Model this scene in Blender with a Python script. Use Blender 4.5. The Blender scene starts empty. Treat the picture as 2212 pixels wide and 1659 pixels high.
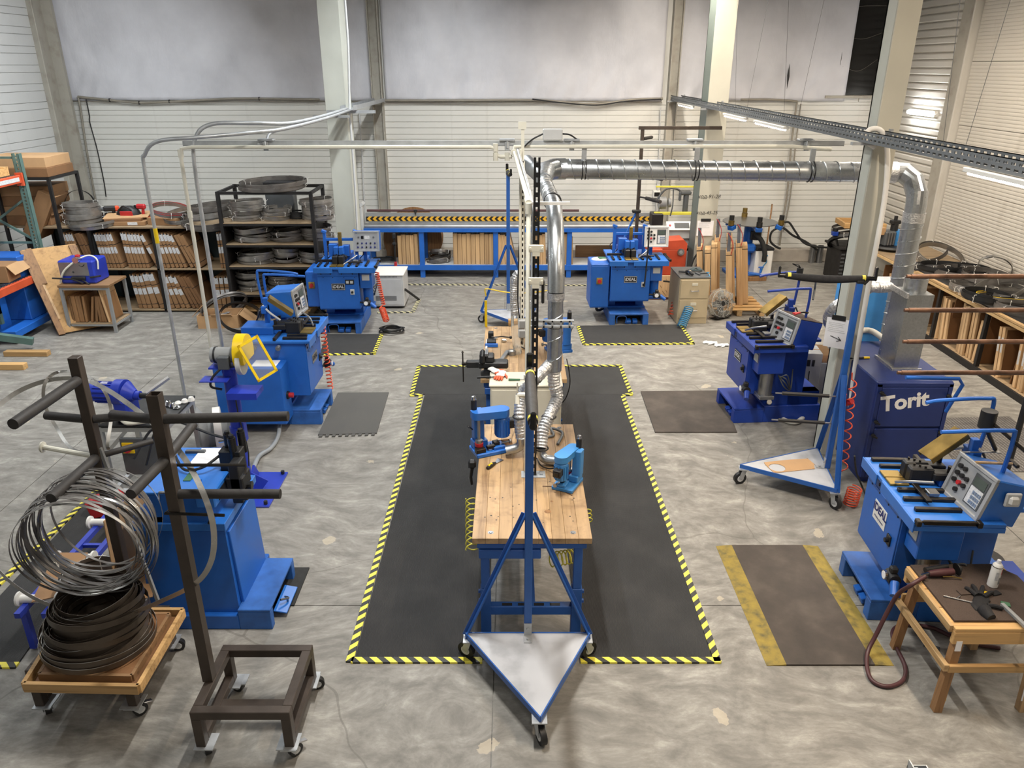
import bpy, math, random
from math import sin, cos, pi, radians, sqrt, atan2, hypot
from mathutils import Vector, Matrix, noise
SC = bpy.context.scene
COL = SC.collection
RN = random.Random(11)
# ---------------------------------------------------------------- camera, world, light, exposure
FPX, HCAM = 1655.0, 3.7
PITCH = math.atan(687.5 / FPX)
cam = bpy.data.cameras.new('camera'); cam.sensor_width = 36; cam.lens = FPX / 2212 * 36
cam.clip_start = .05; cam.clip_end = 100
camo = bpy.data.objects.new('camera', cam); COL.objects.link(camo)
camo.location = (0, 0, HCAM); camo.rotation_euler = (pi / 2 - PITCH, 0, 0)
SC.camera = camo
SC.view_settings.view_transform = 'Standard'; SC.view_settings.look = 'None'
SC.view_settings.gamma = 1; SC.view_settings.use_curve_mapping = False
SC.view_settings.exposure = 0.0
W = bpy.data.worlds.new('world'); SC.world = W; W.use_nodes = True
W.node_tree.nodes['Background'].inputs[0].default_value = (.8, .85, .95, 1)
W.node_tree.nodes['Background'].inputs[1].default_value = .05
COOL, WARM = (.93, .97, 1.0), (1.0, .80, .60)
LAMPS = [  # x, y, z, length(y), watts, colour: luminaires hung above the picture
    (-5.2, 9.8, 5.3, 5.5, 410, COOL, .5), (-1.2, 10.8, 5.4, 4.0, 280, COOL, 0), (-0.3, 4.7, 5.6, 1.2, 250, (1, .97, .92), 0),
    (2.6, 11.6, 5.4, 4.0, 270, (1, .90, .78), 0), (5.3, 9.0, 5.3, 6.0, 300, (1, .88, .74), 0), (-4.4, 4.0, 5.4, 1.5, 50, COOL, 0), (3.0, 3.2, 5.4, 2.0, 190, (1, .82, .63), 0), (0.4, -1.6, 6.2, 2.5, 90, (1, .97, .93), 0),  # last two: unseen fill lamps added for the near floor and front faces
]
def lamp(x, y, z, sx, sy, watts, colr, rot=(0, 0, 0)):
    l = bpy.data.lights.new('luminaire_light', 'AREA'); l.shape = 'RECTANGLE'; l.size = sx; l.size_y = sy
    l.energy = watts; l.color = colr
    o = bpy.data.objects.new('luminaire_light', l); COL.objects.link(o); o.location = (x, y, z); o.rotation_euler = rot
    return o
for q in LAMPS: lamp(q[0], q[1], q[2] - .06, .14, q[3], q[4], q[5], (0, q[6], 0))
# ---------------------------------------------------------------- pixel <-> world
CT, ST = cos(PITCH), sin(PITCH)
def ray(u, v):
    a = (u - 1106) / FPX; b = (v - 829.5) / FPX
    return Vector((a, CT - b * ST, -ST - b * CT))
def at(u, v, z=0.0):
    d = ray(u, v); t = (z - HCAM) / d.z
    return Vector((d.x * t, d.y * t, z))
def aty(u, v, y):
    d = ray(u, v); t = y / d.y
    return Vector((d.x * t, y, HCAM + d.z * t))
def atx(u, v, x):
    d = ray(u, v); t = x / d.x
    return Vector((x, d.y * t, HCAM + d.z * t))
# ---------------------------------------------------------------- mesh builder
class B:
    def __init__(s): s.v = []; s.f = []; s.T = Matrix(); s.seg = []
    def add(s, vs, fs, convex=False):
        o = len(s.v); s.seg.append((o, len(s.f)))
        if convex:
            c = sum((Vector(v) for v in vs), Vector()) / len(vs)
            g = []
            for f in fs:
                p = [Vector(vs[i]) for i in f]; n = (p[1] - p[0]).cross(p[2] - p[1])
                g.append(list(f) if n.dot(sum(p, Vector()) / len(p) - c) >= 0 else list(f)[::-1])
            fs = g
        s.v += [tuple(s.T @ Vector(v)) for v in vs]; s.f += [[i + o for i in f] for f in fs]
        return s
    def bx(s, c, d, rot=None, ch=0.0):
        hx, hy, hz = d[0] / 2, d[1] / 2, d[2] / 2
        m = Matrix.Translation(Vector(c))
        if rot is not None: m = m @ (rot if isinstance(rot, Matrix) else Matrix.Rotation(rot[2], 4, 'Z') @ Matrix.Rotation(rot[1], 4, 'Y') @ Matrix.Rotation(rot[0], 4, 'X'))
        if ch <= 0:
            vs = [m @ Vector((x, y, z)) for x in (-hx, hx) for y in (-hy, hy) for z in (-hz, hz)]
            fs = [(0, 1, 3, 2), (4, 6, 7, 5), (0, 4, 5, 1), (2, 3, 7, 6), (0, 2, 6, 4), (1, 5, 7, 3)]
        else:
            ch = min(ch, hx * .9, hy * .9, hz * .9); S = [(x, y, z) for x in (-1, 1) for y in (-1, 1) for z in (-1, 1)]; vs = []
            for x, y, z in S:
                vs += [m @ Vector((x * hx, y * (hy - ch), z * (hz - ch))), m @ Vector((x * (hx - ch), y * hy, z * (hz - ch))), m @ Vector((x * (hx - ch), y * (hy - ch), z * hz))]
            I = lambda x, y, z, a: 3 * S.index((x, y, z)) + a
            fs = []
            for q in (-1, 1):
                fs += [(I(q, -1, -1, 0), I(q, 1, -1, 0), I(q, 1, 1, 0), I(q, -1, 1, 0)), (I(-1, q, -1, 1), I(1, q, -1, 1), I(1, q, 1, 1), I(-1, q, 1, 1)), (I(-1, -1, q, 2), I(1, -1, q, 2), I(1, 1, q, 2), I(-1, 1, q, 2))]
                for r in (-1, 1):
                    fs += [(I(q, r, -1, 0), I(q, r, 1, 0), I(q, r, 1, 1), I(q, r, -1, 1)), (I(q, -1, r, 0), I(q, 1, r, 0), I(q, 1, r, 2), I(q, -1, r, 2)), (I(-1, q, r, 1), I(1, q, r, 1), I(1, q, r, 2), I(-1, q, r, 2))]
            fs += [tuple(3 * k + a for a in range(3)) for k in range(8)]
        return s.add(vs, fs, True)
    def box(s, x0, y0, z0, x1, y1, z1, ch=0.0):
        return s.bx(((x0 + x1) / 2, (y0 + y1) / 2, (z0 + z1) / 2), (abs(x1 - x0), abs(y1 - y0), abs(z1 - z0)), None, ch)
    def bar(s, p, q, w, h, up=(0, 0, 1), ch=0.0):
        p, q = Vector(p), Vector(q); d = (q - p); L = d.length; d.normalize(); u = Vector(up)
        if abs(d.dot(u)) > .98: u = Vector((0, 1, 0))
        x = d.cross(u).normalized(); z = x.cross(d)
        m = Matrix((x, d, z)).transposed().to_4x4()
        return s.bx((p + q) / 2, (w, L, h), m, ch)
    def loft(s, rings, cap=True, closed=False):
        n = len(rings[0]); vs = [p for r in rings for p in r]; fs = []
        k = len(rings)
        for i in range(k if closed else k - 1):
            a, b = i * n, ((i + 1) % k) * n
            for j in range(n): fs.append((a + j, a + (j + 1) % n, b + (j + 1) % n, b + j))
        if cap and not closed: fs += [tuple(range(n))[::-1], tuple(range((k - 1) * n, k * n))]
        return s.add(vs, fs)
    def tube(s, pts, r, n=8, closed=False, cap=True):
        pts = [Vector(p) for p in pts]; k = len(pts); rs = r if isinstance(r, (list, tuple)) else [r] * k
        tg = []
        for i in range(k):
            a = pts[(i - 1) % k] if (closed or i) else pts[i]; b = pts[(i + 1) % k] if (closed or i < k - 1) else pts[i]
            t = (b - a); tg.append(t.normalized() if t.length > 1e-9 else Vector((0, 0, 1)))
        u = Vector((0, 0, 1)) if abs(tg[0].z) < .9 else Vector((1, 0, 0))
        x = tg[0].cross(u).normalized(); rings = []
        for i in range(k):
            x = (x - tg[i] * x.dot(tg[i])).normalized(); y = tg[i].cross(x)
            rings.append([pts[i] + (x * cos(2 * pi * j / n) + y * sin(2 * pi * j / n)) * rs[i] for j in range(n)])
        return s.loft(rings, cap, closed)
    def cyl(s, p, q, r, n=14, r2=None): return s.tube([p, q], [r, r if r2 is None else r2], n)
    def lathe(s, prof, n=20, c=(0, 0, 0)):
        vs = [Vector(c) + Vector((r * cos(2 * pi * j / n), r * sin(2 * pi * j / n), z)) for r, z in prof for j in range(n)]; fs = []
        for i in range(len(prof) - 1):
            for j in range(n): fs.append((i * n + j, i * n + (j + 1) % n, (i + 1) * n + (j + 1) % n, (i + 1) * n + j))
        if prof[0][0] > 1e-6: fs.append(tuple(range(n))[::-1])
        if prof[-1][0] > 1e-6: fs.append(tuple(range((len(prof) - 1) * n, len(prof) * n)))
        return s.add(vs, fs)
    def prism(s, poly, z0, z1):
        n = len(poly); vs = [(x, y, z0) for x, y in poly] + [(x, y, z1) for x, y in poly]
        ar = sum(poly[i][0] * poly[(i + 1) % n][1] - poly[(i + 1) % n][0] * poly[i][1] for i in range(n))
        fs = [tuple(range(n))[::-1], tuple(range(n, 2 * n))] + [(i, (i + 1) % n, n + (i + 1) % n, n + i) for i in range(n)]
        if ar < 0: fs = [f[::-1] for f in fs]
        if z1 < z0: fs = [f[::-1] for f in fs]
        return s.add(vs, fs)
    def strip(s, pts, h, th=.002, wid=None, closed=True):
        """a flat steel band along pts; h = direction vector * width"""
        h = Vector(h); pts = [Vector(p) for p in pts]; k = len(pts); rings = []
        for i in range(k):
            a = pts[(i - 1) % k] if (closed or i) else pts[i]; b = pts[(i + 1) % k] if (closed or i < k - 1) else pts[i]
            t = (b - a).normalized(); o = t.cross(h).normalized() * th / 2
            rings.append([pts[i] - h / 2 - o, pts[i] - h / 2 + o, pts[i] + h / 2 + o, pts[i] + h / 2 - o])
        return s.loft(rings, True, closed)
    def mesh(s, name, smooth=32):
        me = bpy.data.meshes.new(name); me.from_pydata(s.v, [], s.f); me.update()
        if smooth:
            me.polygons.foreach_set('use_smooth', [True] * len(me.polygons)); me.set_sharp_from_angle(angle=radians(smooth))
        return me
    def each(s, name, m, parent=None, smooth=32, **k):
        """every added solid as an object of its own"""
        r = []; E = s.seg + [(len(s.v), len(s.f))]
        for (v0, f0), (v1, f1) in zip(E[:-1], E[1:]):
            q = B(); q.v = s.v[v0:v1]; q.f = [[i - v0 for i in f] for f in s.f[f0:f1]]; r.append(q.out(name, m, parent, smooth, **k))
        return r
    def out(s, name, m, parent=None, smooth=32, **k):
        me = s.mesh(name, smooth); me.materials.append(MT[m] if isinstance(m, str) else m)
        return link(name, me, parent, **k)
def link(name, data, parent=None, loc=None, rot=None, **k):
    o = bpy.data.objects.new(name, data); COL.objects.link(o)
    if parent is not None: o.parent = parent
    if loc is not None: o.location = loc
    if rot is not None: o.rotation_euler = rot
    for a, b in k.items():
        if b is not None: o[a] = b
    return o
def thing(name, label, cat, loc=(0, 0, 0), rz=0, group=None, rot=None):
    o = link(name, None, None, loc, rot or (0, 0, rz)); o.empty_display_size = .1
    o['label'] = label; o['category'] = cat
    if group: o['group'] = group
    return o
def tag(o, label, cat, group=None):
    o['label'] = label; o['category'] = cat
    if group: o['group'] = group
    return o
def copy_tree(o, parent=None, label=None, group=None):
    c = o.copy(); COL.objects.link(c); c.parent = parent
    if label: c['label'] = label
    if group: c['group'] = group
    for ch in list(o.children): copy_tree(ch, c)
    return c
def spl(pts, n=8, closed=False):
    pts = [Vector(p) for p in pts]; k = len(pts); out = []
    for i in range(k if closed else k - 1):
        p0 = pts[(i - 1) % k] if (closed or i) else pts[i] * 2 - pts[i + 1]
        p1 = pts[i]; p2 = pts[(i + 1) % k]
        p3 = pts[(i + 2) % k] if (closed or i + 2 < k) else p2 * 2 - p1
        for j in range(n):
            t = j / n
            out.append(.5 * ((2 * p1) + (p2 - p0) * t + (2 * p0 - 5 * p1 + 4 * p2 - p3) * t * t + (3 * p1 - p0 - 3 * p2 + p3) * t ** 3))
    if not closed: out.append(pts[-1])
    return out
def helix(c, axis, r, length, turns, n=14, stretch=None):
    """coil around an axis from point c"""
    ax = Vector(axis).normalized(); u = Vector((0, 0, 1)) if abs(ax.z) < .9 else Vector((1, 0, 0))
    x = ax.cross(u).normalized(); y = ax.cross(x); N = int(turns * n)
    return [Vector(c) + ax * length * (i / N) + (x * cos(2 * pi * i / n) + y * sin(2 * pi * i / n)) * r for i in range(N + 1)]
def text(name, body, size, m, parent, loc, rot, ext=.001, bold=0.0, align='CENTER', shear=0.0, sx=1.0):
    c = bpy.data.curves.new(name, 'FONT'); c.body = body; c.size = size; c.extrude = ext; c.offset = bold; c.align_x = align; c.align_y = 'CENTER'; c.shear = shear
    c.materials.append(MT[m]); c.resolution_u = 3
    o = link(name, c, parent, loc, rot); o.scale = (sx, 1, 1)
    return o
# ---------------------------------------------------------------- materials
MT = {}
def lin(h):
    h = h.lstrip('#'); r = [int(h[i:i + 2], 16) / 255 for i in (0, 2, 4)]
    return [c / 12.92 if c <= .04045 else ((c + .055) / 1.055) ** 2.4 for c in r]
class NT:
    def __init__(s, name):
        s.m = bpy.data.materials.new(name); s.m.use_nodes = True; s.t = s.m.node_tree; s.p = s.t.nodes['Principled BSDF']; MT[name] = s.m
    def n(s, typ, **k):
        o = s.t.nodes.new(typ)
        for a, b in k.items():
            if a.startswith('i_'):
                o.inputs[int(a[2:]) if a[2:].isdigit() else a[2:].replace('_', ' ')].default_value = b
            else: setattr(o, a, b)
        return o
    def l(s, a, b): s.t.links.new(a, b); return s
    def co(s, scale=(1, 1, 1), rot=(0, 0, 0), which='Object'):
        c = s.n('ShaderNodeTexCoord'); m = s.n('ShaderNodeMapping'); m.inputs['Scale'].default_value = scale; m.inputs['Rotation'].default_value = rot
        s.l(c.outputs[which], m.inputs[0]); return m.outputs[0]
    def noise(s, co, scale, detail=4, rough=.55, dist=0.0):
        x = s.n('ShaderNodeTexNoise'); x.inputs['Scale'].default_value = scale; x.inputs['Detail'].default_value = detail; x.inputs['Roughness'].default_value = rough; x.inputs['Distortion'].default_value = dist
        s.l(co, x.inputs['Vector']); return x.outputs['Fac']
    def ramp(s, fac, stops):
        r = s.n('ShaderNodeValToRGB'); e = r.color_ramp.elements
        while len(e) < len(stops): e.new(.5)
        for i, (p, c) in enumerate(stops):
            e[i].position = p; e[i].color = (*c, 1) if len(c) == 3 else c
        s.l(fac, r.inputs[0]); return r.outputs[0]
    def math(s, op, a, b=None, c=None):
        x = s.n('ShaderNodeMath', operation=op)
        for i, q in enumerate((a, b, c)):
            if q is None: continue
            if isinstance(q, (int, float)): x.inputs[i].default_value = q
            else: s.l(q, x.inputs[i])
        return x.outputs[0]
    def mix(s, fac, a, b):
        x = s.n('ShaderNodeMix', data_type='RGBA')
        for i, q in ((0, fac), (6, a), (7, b)):
            if hasattr(q, 'is_output'): s.l(q, x.inputs[i])
            elif i == 0: x.inputs[0].default_value = q
            else: x.inputs[i].default_value = (*q, 1)
        return x.outputs[2]
    def bump(s, h, st=.3, dist=.01):
        b = s.n('ShaderNodeBump'); b.inputs['Strength'].default_value = st; b.inputs['Distance'].default_value = dist
        s.l(h, b.inputs['Height']); s.l(b.outputs[0], s.p.inputs['Normal'])
    def xyz(s, co):
        x = s.n('ShaderNodeSeparateXYZ'); s.l(co, x.inputs[0]); return x.outputs
    def base(s, c): s.l(c, s.p.inputs['Base Color'])
def mat(name, hexc, rough=.5, metal=0.0, var=.12, scale=6.0, bump=0.0, bs=40.0, spec=.5, dirt=None):
    t = NT(name); c = lin(hexc); t.p.inputs['Metallic'].default_value = metal; t.p.inputs['Specular IOR Level'].default_value = spec
    co = t.co(); f = t.noise(co, scale, 5)
    lo = [x * (1 - var) for x in c] if dirt is None else lin(dirt); hi = [min(1, x * (1 + var)) for x in c]
    t.base(t.ramp(f, [(.3, lo), (.5, c), (.72, hi)]))
    t.l(t.ramp(f, [(.3, [rough * .85] * 3), (.7, [min(1, rough * 1.15)] * 3)]), t.p.inputs['Roughness'])
    if bump: t.bump(t.noise(co, bs, 3), bump, .004)
    return t
def wood(name, hexc, dark, axis='z', rough=.6, gs=30):
    t = NT(name); c = lin(hexc); d = lin(dark)
    sc = {'x': (1.2, gs, gs), 'y': (gs, 1.2, gs), 'z': (gs, gs, 1.2)}[axis]
    oi = t.n('ShaderNodeObjectInfo'); a = t.n('ShaderNodeVectorMath', operation='ADD'); co = t.co(sc)
    t.l(co, a.inputs[0]); t.l(t.math('MULTIPLY', oi.outputs['Random'], 50.0), a.inputs[1])
    f = t.noise(a.outputs[0], 1.0, 5, .6, .6)
    col = t.ramp(f, [(.28, d), (.48, c), (.75, [min(1, x * 1.18) for x in c])])
    hsv = t.n('ShaderNodeHueSaturation'); t.l(t.math('MULTIPLY_ADD', oi.outputs['Random'], .35, .82), hsv.inputs['Value']); t.l(col, hsv.inputs['Color'])
    t.base(hsv.outputs[0]); t.p.inputs['Roughness'].default_value = rough; t.bump(f, .15, .002)
    return t
mat('blue', '#1e5fb6', .42, 0, .10, 4, .05, 60)
mat('blue_mid', '#296bbf', .38, 0, .12, 5, .04, 60)
mat('blue_deep', '#183a92', .4, 0, .14, 4, .04, 60)
mat('blue_navy', '#1d2f68', .42, 0, .12, 3, .04, 50)
mat('blue_light', '#3d86c6', .45, 0, .12, 4, .04, 60)
mat('blue_royal', '#2238a8', .4, 0, .12, 5)
mat('blue_stand', '#2458a2', .42, 0, .12, 5, .05, 70)
mat('blue_bench', '#2557a0', .5, 0, .15, 4, .05, 60)
mat('step_blue', '#2c5fa8', .5, 0, .28, 7, .08, 50)
mat('black', '#1a1a1b', .5, 0, .2, 8, .05, 60)
mat('black_gloss', '#121213', .28, 0, .2, 8)
mat('black_rubber', '#232322', .75, 0, .2, 12, .2, 90)
mat('dark_steel', '#35312d', .42, .75, .3, 9, .12, 40)
mat('grip', '#2b2826', .62, 0, .3, 20, .25, 80)
mat('brown_steel', '#463d36', .45, .35, .25, 6, .1, 50)
mat('brown_pipe', '#6b5040', .45, .5, .35, 10, .15, 40, dirt='#4a372c')
mat('brass', '#8a7440', .4, .8, .25, 8, .1, 40)
mat('blade', '#8c8984', .34, .6, .3, 5, .05, 80)
mat('blade_dark', '#6a6662', .42, .5, .35, 5, .05, 80)
mat('blade_brown', '#544b42', .4, .55, .3, 5, .05, 80)
mat('blade_bright', '#b5b3ae', .28, .9, .2, 5)
mat('chrome', '#c9cacc', .2, 1, .08, 8)
mat('steel', '#9a9b9c', .35, .9, .15, 6, .05, 60)
mat('zinc', '#b4b7b9', .45, .6, .14, 10)
mat('alu', '#c4c6c8', .35, .85, .08, 6)
mat('white_paint', '#dedcd6', .5, 0, .06, 6)
mat('white_plate', '#b9bbbf', .45, .1, .08, 3, .06, 30, dirt='#97999d')
mat('white_plastic', '#e6e4de', .4, 0, .05, 6)
mat('cream_pvc', '#d8d5c6', .4, 0, .05, 6)
mat('beige', '#b9a98a', .5, 0, .09, 4, .05, 60)
mat('cabinet_cream', '#cfcab8', .5, 0, .06, 3, .04, 60)
mat('grey_paint', '#8b8d8d', .5, 0, .1, 5, .06, 60)
mat('grey_light', '#c2c3c2', .5, 0, .07, 5, .04, 60)
mat('grey_face', '#a8aaac', .4, .3, .08, 6)
mat('grey_dark', '#55585a', .5, .2, .12, 6)
mat('green_grey', '#55706a', .5, 0, .15, 6, .06, 60)
mat('teal_dark', '#3e4e52', .5, .1, .2, 6, .06, 60)
mat('rack_black', '#1d1b1b', .6, .1, .25, 8)
mat('orange', '#b8472a', .5, 0, .14, 5, .05, 50)
mat('orange_beam', '#c4502f', .5, 0, .12, 5)
mat('red', '#b3242a', .5, 0, .15, 6)
mat('hose_red', '#d8502c', .4, 0, .1, 6)
mat('hose_blue', '#3f86b0', .4, 0, .1, 6)
mat('hose_maroon', '#4a2a2c', .5, 0, .15, 8)
mat('hose_grey', '#8d9296', .5, 0, .1, 8)
mat('hose_white', '#d5d2c8', .5, 0, .06, 8)
mat('yellow', '#e8c415', .4, 0, .07, 5)
mat('yellow_pale', '#d6cb4c', .5, 0, .06, 6)
mat('yellow_worn', '#8a7836', .75, 0, .3, 14, .4, 60, dirt='#5e5530')
mat('carton', '#94704c', .8, 0, .1, 6, .05, 40)
mat('carton_light', '#b8936a', .8, 0, .08, 6, .05, 40)
mat('carton_dark', '#7d5a3a', .8, 0, .14, 6, .05, 40)
mat('hardboard', '#7a5432', .65, 0, .1, 5)
mat('paper', '#ebebee', .7, 0, .04, 9)
mat('label_grey', '#c9cacb', .6, 0, .25, 60)
mat('lcd', '#4b5550', .25, 0, .1, 9)
mat('ink', '#2b2a2c', .7, 0, .1, 9)
mat('ink_blue', '#222a6a', .6, 0, .05, 9)
mat('silver_text', '#dfe0e2', .35, .4, .03, 9)
mat('screen_blue', '#6f7f96', .3, 0, .3, 80)
mat('leather', '#e2e2df', .8, 0, .08, 20, .4, 60)
mat('glove_orange', '#d8613c', .6, 0, .1, 20, .3, 60)
mat('cloth_black', '#17171a', .85, 0, .25, 30, .4, 60)
mat('concrete_curb', '#a9a196', .85, 0, .14, 4, .3, 30)
mat('column_left', '#c3c5bb', .55, 0, .05, 3, .05, 40)
mat('column_warm', '#b9b6a8', .55, 0, .05, 3, .05, 40)
mat('column_shaded', '#6f7a74', .55, 0, .06, 3, .05, 40)  # column paint darkened: shade of the side faces put into the colour
mat('post_grey', '#a8a499', .6, .1, .06, 5, .08, 40, dirt='#968f83')
mat('conduit_grey', '#8d877b', .5, .1, .1, 6)
mat('window_black', '#0b0b0c', .12, 0, .3, 2)
mat('mat_grey', '#52514e', .85, 0, .14, 3, .2, 120)
mat('rubber_plain', '#2c2c2b', .82, 0, .14, 3, .2, 120)
mat('tray_grey', '#6f7478', .45, .3, .1, 6)
mat('green', '#3d6b4c', .6, 0, .15, 9)
mat('plywood_edge', '#c8a878', .7, 0, .12, 9)
mat('ceiling_paint', '#6f6f6c', .8, 0, .05, 2)
wood('wood_pale', '#c4a37a', '#9d7d57', 'z')
wood('wood_board', '#bb9a70', '#926f4a', 'z')
wood('wood_brown', '#8f6a45', '#62442a', 'z')
wood('wood_x', '#bd9763', '#94703f', 'x')
wood('wood_y', '#b4956a', '#8f6d44', 'y', .45, 24)
wood('bench_wood', '#a88a64', '#84684a', 'y', .5, 22)
bw = NT.__new__(NT); bw.m = MT['bench_wood']; bw.t = bw.m.node_tree; bw.p = bw.t.nodes['Principled BSDF']
_l = bw.p.inputs['Base Color'].links[0].from_socket; bw.base(bw.mix(bw.ramp(bw.noise(bw.co(), 6, 6, .65, .4), [(.5, (0, 0, 0)), (.68, (.55, .55, .55))]), _l, lin('#6e5338')))
wood('ply', '#b28a55', '#8b6438', 'y', .6, 16)
wood('shelf_wood', '#8f7a5e', '#6b5840', 'x', .7, 20)
wood('old_wood', '#8a6a48', '#5e4630', 'x', .65, 26)
# galvanised sheet with spangle
t = NT('galv'); co = t.co(); vo = t.n('ShaderNodeTexVoronoi'); vo.inputs['Scale'].default_value = 55; t.l(co, vo.inputs[0])
f = t.noise(co, 7, 4); t.base(t.mix(t.math('MULTIPLY', vo.outputs['Distance'], .5), lin('#a9adb0'), lin('#c6cacc')))
t.p.inputs['Metallic'].default_value = .92; t.l(t.ramp(f, [(.3, [.24] * 3), (.7, [.4] * 3)]), t.p.inputs['Roughness'])
# foil flex duct
t = NT('foil'); co = t.co(); f = t.noise(co, 60, 4); t.base(t.ramp(f, [(.3, lin('#b6b8ba')), (.7, lin('#e6e7e8'))])); t.p.inputs['Metallic'].default_value = .9; t.p.inputs['Roughness'].default_value = .3; t.bump(f, .8, .01)
# hazard tape: diagonal stripes along local x
def hazard(name, p, slope=1.0, yel='#e9dc4e', blk='#242423', worn=.35):
    t = NT(name); co = t.co(); x, y, z = t.xyz(co)
    s = t.math('FRACT', t.math('DIVIDE', t.math('ADD', t.math('MULTIPLY', y, slope), t.math('ADD', x, 100.0)), p))
    k = t.math('GREATER_THAN', s, .5); w = t.noise(co, 14, 5); w2 = t.math('MULTIPLY', t.math('GREATER_THAN', w, .72), worn)
    t.base(t.mix(w2, t.mix(k, lin(yel), lin(blk)), lin('#8f8b80'))); t.p.inputs['Roughness'].default_value = .5
hazard('tape', .1); hazard('tape_far', .1, 1.0, '#cfc8a0', '#3a3a38')
t = NT('chevron'); co = t.co(); x, y, z = t.xyz(co)
s = t.math('FRACT', t.math('DIVIDE', t.math('SUBTRACT', t.math('ADD', x, 100.0), t.math('MULTIPLY', t.math('ABSOLUTE', z), 1.0)), .105))
t.base(t.mix(t.math('GREATER_THAN', s, .52), lin('#d9a62c'), lin('#161514'))); t.p.inputs['Roughness'].default_value = .5
# rubber with fine ribs across x
t = NT('rubber_rib'); co = t.co(); x, y, z = t.xyz(co); rb = t.math('SINE', t.math('MULTIPLY', x, 2 * pi / .0085)); f = t.noise(co, 2.2, 5); f2 = t.noise(co, 35, 3)
t.base(t.mix(t.math('MULTIPLY', f2, .35), t.ramp(f, [(.3, lin('#222222')), (.5, lin('#2b2b2b')), (.72, lin('#373635'))]), lin('#1c1c1c')))
t.p.inputs['Roughness'].default_value = .75; t.bump(rb, .5, .002)
t = NT('mat_worn'); co = t.co(); f = t.noise(co, 3, 6, .6); f2 = t.noise(co, 120, 2)
t.base(t.ramp(f, [(.28, lin('#3d3833')), (.5, lin('#4a433d')), (.75, lin('#5e564e'))])); t.p.inputs['Roughness'].default_value = .85; t.bump(f2, .5, .003)
t = NT('brush_mat'); co = t.co(); f = t.noise(co, 260, 2); g = t.noise(co, 4, 4)
t.base(t.mix(f, lin('#3a2e28'), t.ramp(g, [(.3, lin('#4d4038')), (.7, lin('#66574c'))]))); t.p.inputs['Roughness'].default_value = .95; t.bump(f, .9, .006)
# diamond plate
t = NT('checker_plate'); co = t.co((1, 1, 1), (0, 0, pi / 4)); x, y, z = t.xyz(co)
h = t.math('MULTIPLY', t.math('SINE', t.math('MULTIPLY', x, 2 * pi / .05)), t.math('SINE', t.math('MULTIPLY', y, 2 * pi / .05)))
t.base(t.ramp(t.noise(co, 4, 4), [(.3, lin('#5f5d5c')), (.7, lin('#7b7875'))])); t.p.inputs['Roughness'].default_value = .5; t.p.inputs['Metallic'].default_value = .4; t.bump(h, .8, .004)
# concrete floor: trowelled swirls, stains, cracks
t = NT('concrete'); co = t.co(); wob = t.n('ShaderNodeTexNoise'); wob.inputs['Scale'].default_value = .55; wob.inputs['Detail'].default_value = 3; t.l(co, wob.inputs['Vector'])
vm = t.n('ShaderNodeVectorMath', operation='MULTIPLY_ADD'); t.l(wob.outputs['Color'], vm.inputs[0]); vm.inputs[1].default_value = (1.1, 1.1, 0); t.l(co, vm.inputs[2])
mp = t.n('ShaderNodeMapping'); mp.inputs['Scale'].default_value = (1.7, 3.6, 1); mp.inputs['Rotation'].default_value = (0, 0, .2); t.l(vm.outputs[0], mp.inputs[0])
f1 = t.noise(mp.outputs[0], 1.9, 11, .72, .15); f2 = t.noise(co, .4, 4, .55); f3 = t.noise(co, 26, 4, .6)
c1 = t.ramp(f1, [(.30, lin('#66645f')), (.44, lin('#807d77')), (.55, lin('#95928b')), (.68, lin('#b6b3ab'))])
c2 = t.mix(t.ramp(f2, [(.35, (0, 0, 0)), (.68, (.42, .42, .42))]), c1, lin('#676560'))
sp = t.n('ShaderNodeTexVoronoi'); sp.inputs['Scale'].default_value = 1.5; t.l(vm.outputs[0], sp.inputs[0])
pat = t.math('LESS_THAN', t.math('ADD', sp.outputs['Distance'], t.math('MULTIPLY', f3, .10)), .13)
c3 = t.mix(t.math('MULTIPLY', pat, .5), c2, lin('#cdbfa6'))
ck = t.n('ShaderNodeTexVoronoi', feature='DISTANCE_TO_EDGE'); ck.inputs['Scale'].default_value = .28; t.l(vm.outputs[0], ck.inputs[0])
c4 = t.mix(t.math('MULTIPLY', t.math('LESS_THAN', ck.outputs['Distance'], .0016), .45), c3, lin('#5a5650'))
t.base(t.mix(t.math('MULTIPLY', f3, .22), c4, lin('#75726b')))
t.l(t.ramp(f1, [(.3, [.62] * 3), (.7, [.44] * 3)]), t.p.inputs['Roughness']); t.bump(f1, .12, .004); t.p.inputs['Specular IOR Level'].default_value = .4
# painted wall panels with scuffs
def panelm(name, hexc, dirt, ribs=0):
    t = NT(name); co = t.co(); f = t.noise(co, .9, 6, .6); st = t.noise(t.co((.7, .7, .12)), 5, 6, .65); sm = t.noise(t.co((2, 2, 9)), 2.5, 6, .7)
    c = t.ramp(f, [(.3, [x * .93 for x in lin(hexc)]), (.7, lin(hexc))]); c = t.mix(t.ramp(st, [(.58, (0, 0, 0)), (.75, (.35, .35, .35))]), c, lin(dirt)); c = t.mix(t.ramp(sm, [(.70, (0, 0, 0)), (.80, (.4, .4, .4))]), c, lin(dirt))
    t.base(c); t.p.inputs['Roughness'].default_value = .38
    if ribs:
        x, y, z = t.xyz(co); gr = t.math('POWER', t.math('ABSOLUTE', t.math('SINE', t.math('MULTIPLY', z, pi / ribs))), .3); t.bump(gr, 1.0, .008)
    else: t.bump(t.noise(co, 3, 2), .05, .01)
panelm('panel_back', '#dcdbd4', '#a29e95'); panelm('panel_left', '#d6d7d5', '#a5a39e'); panelm('panel_right', '#cdc9c0', '#98928a'); panelm('panel_rib', '#cbc6bc', '#a39b8f', .052)
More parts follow.
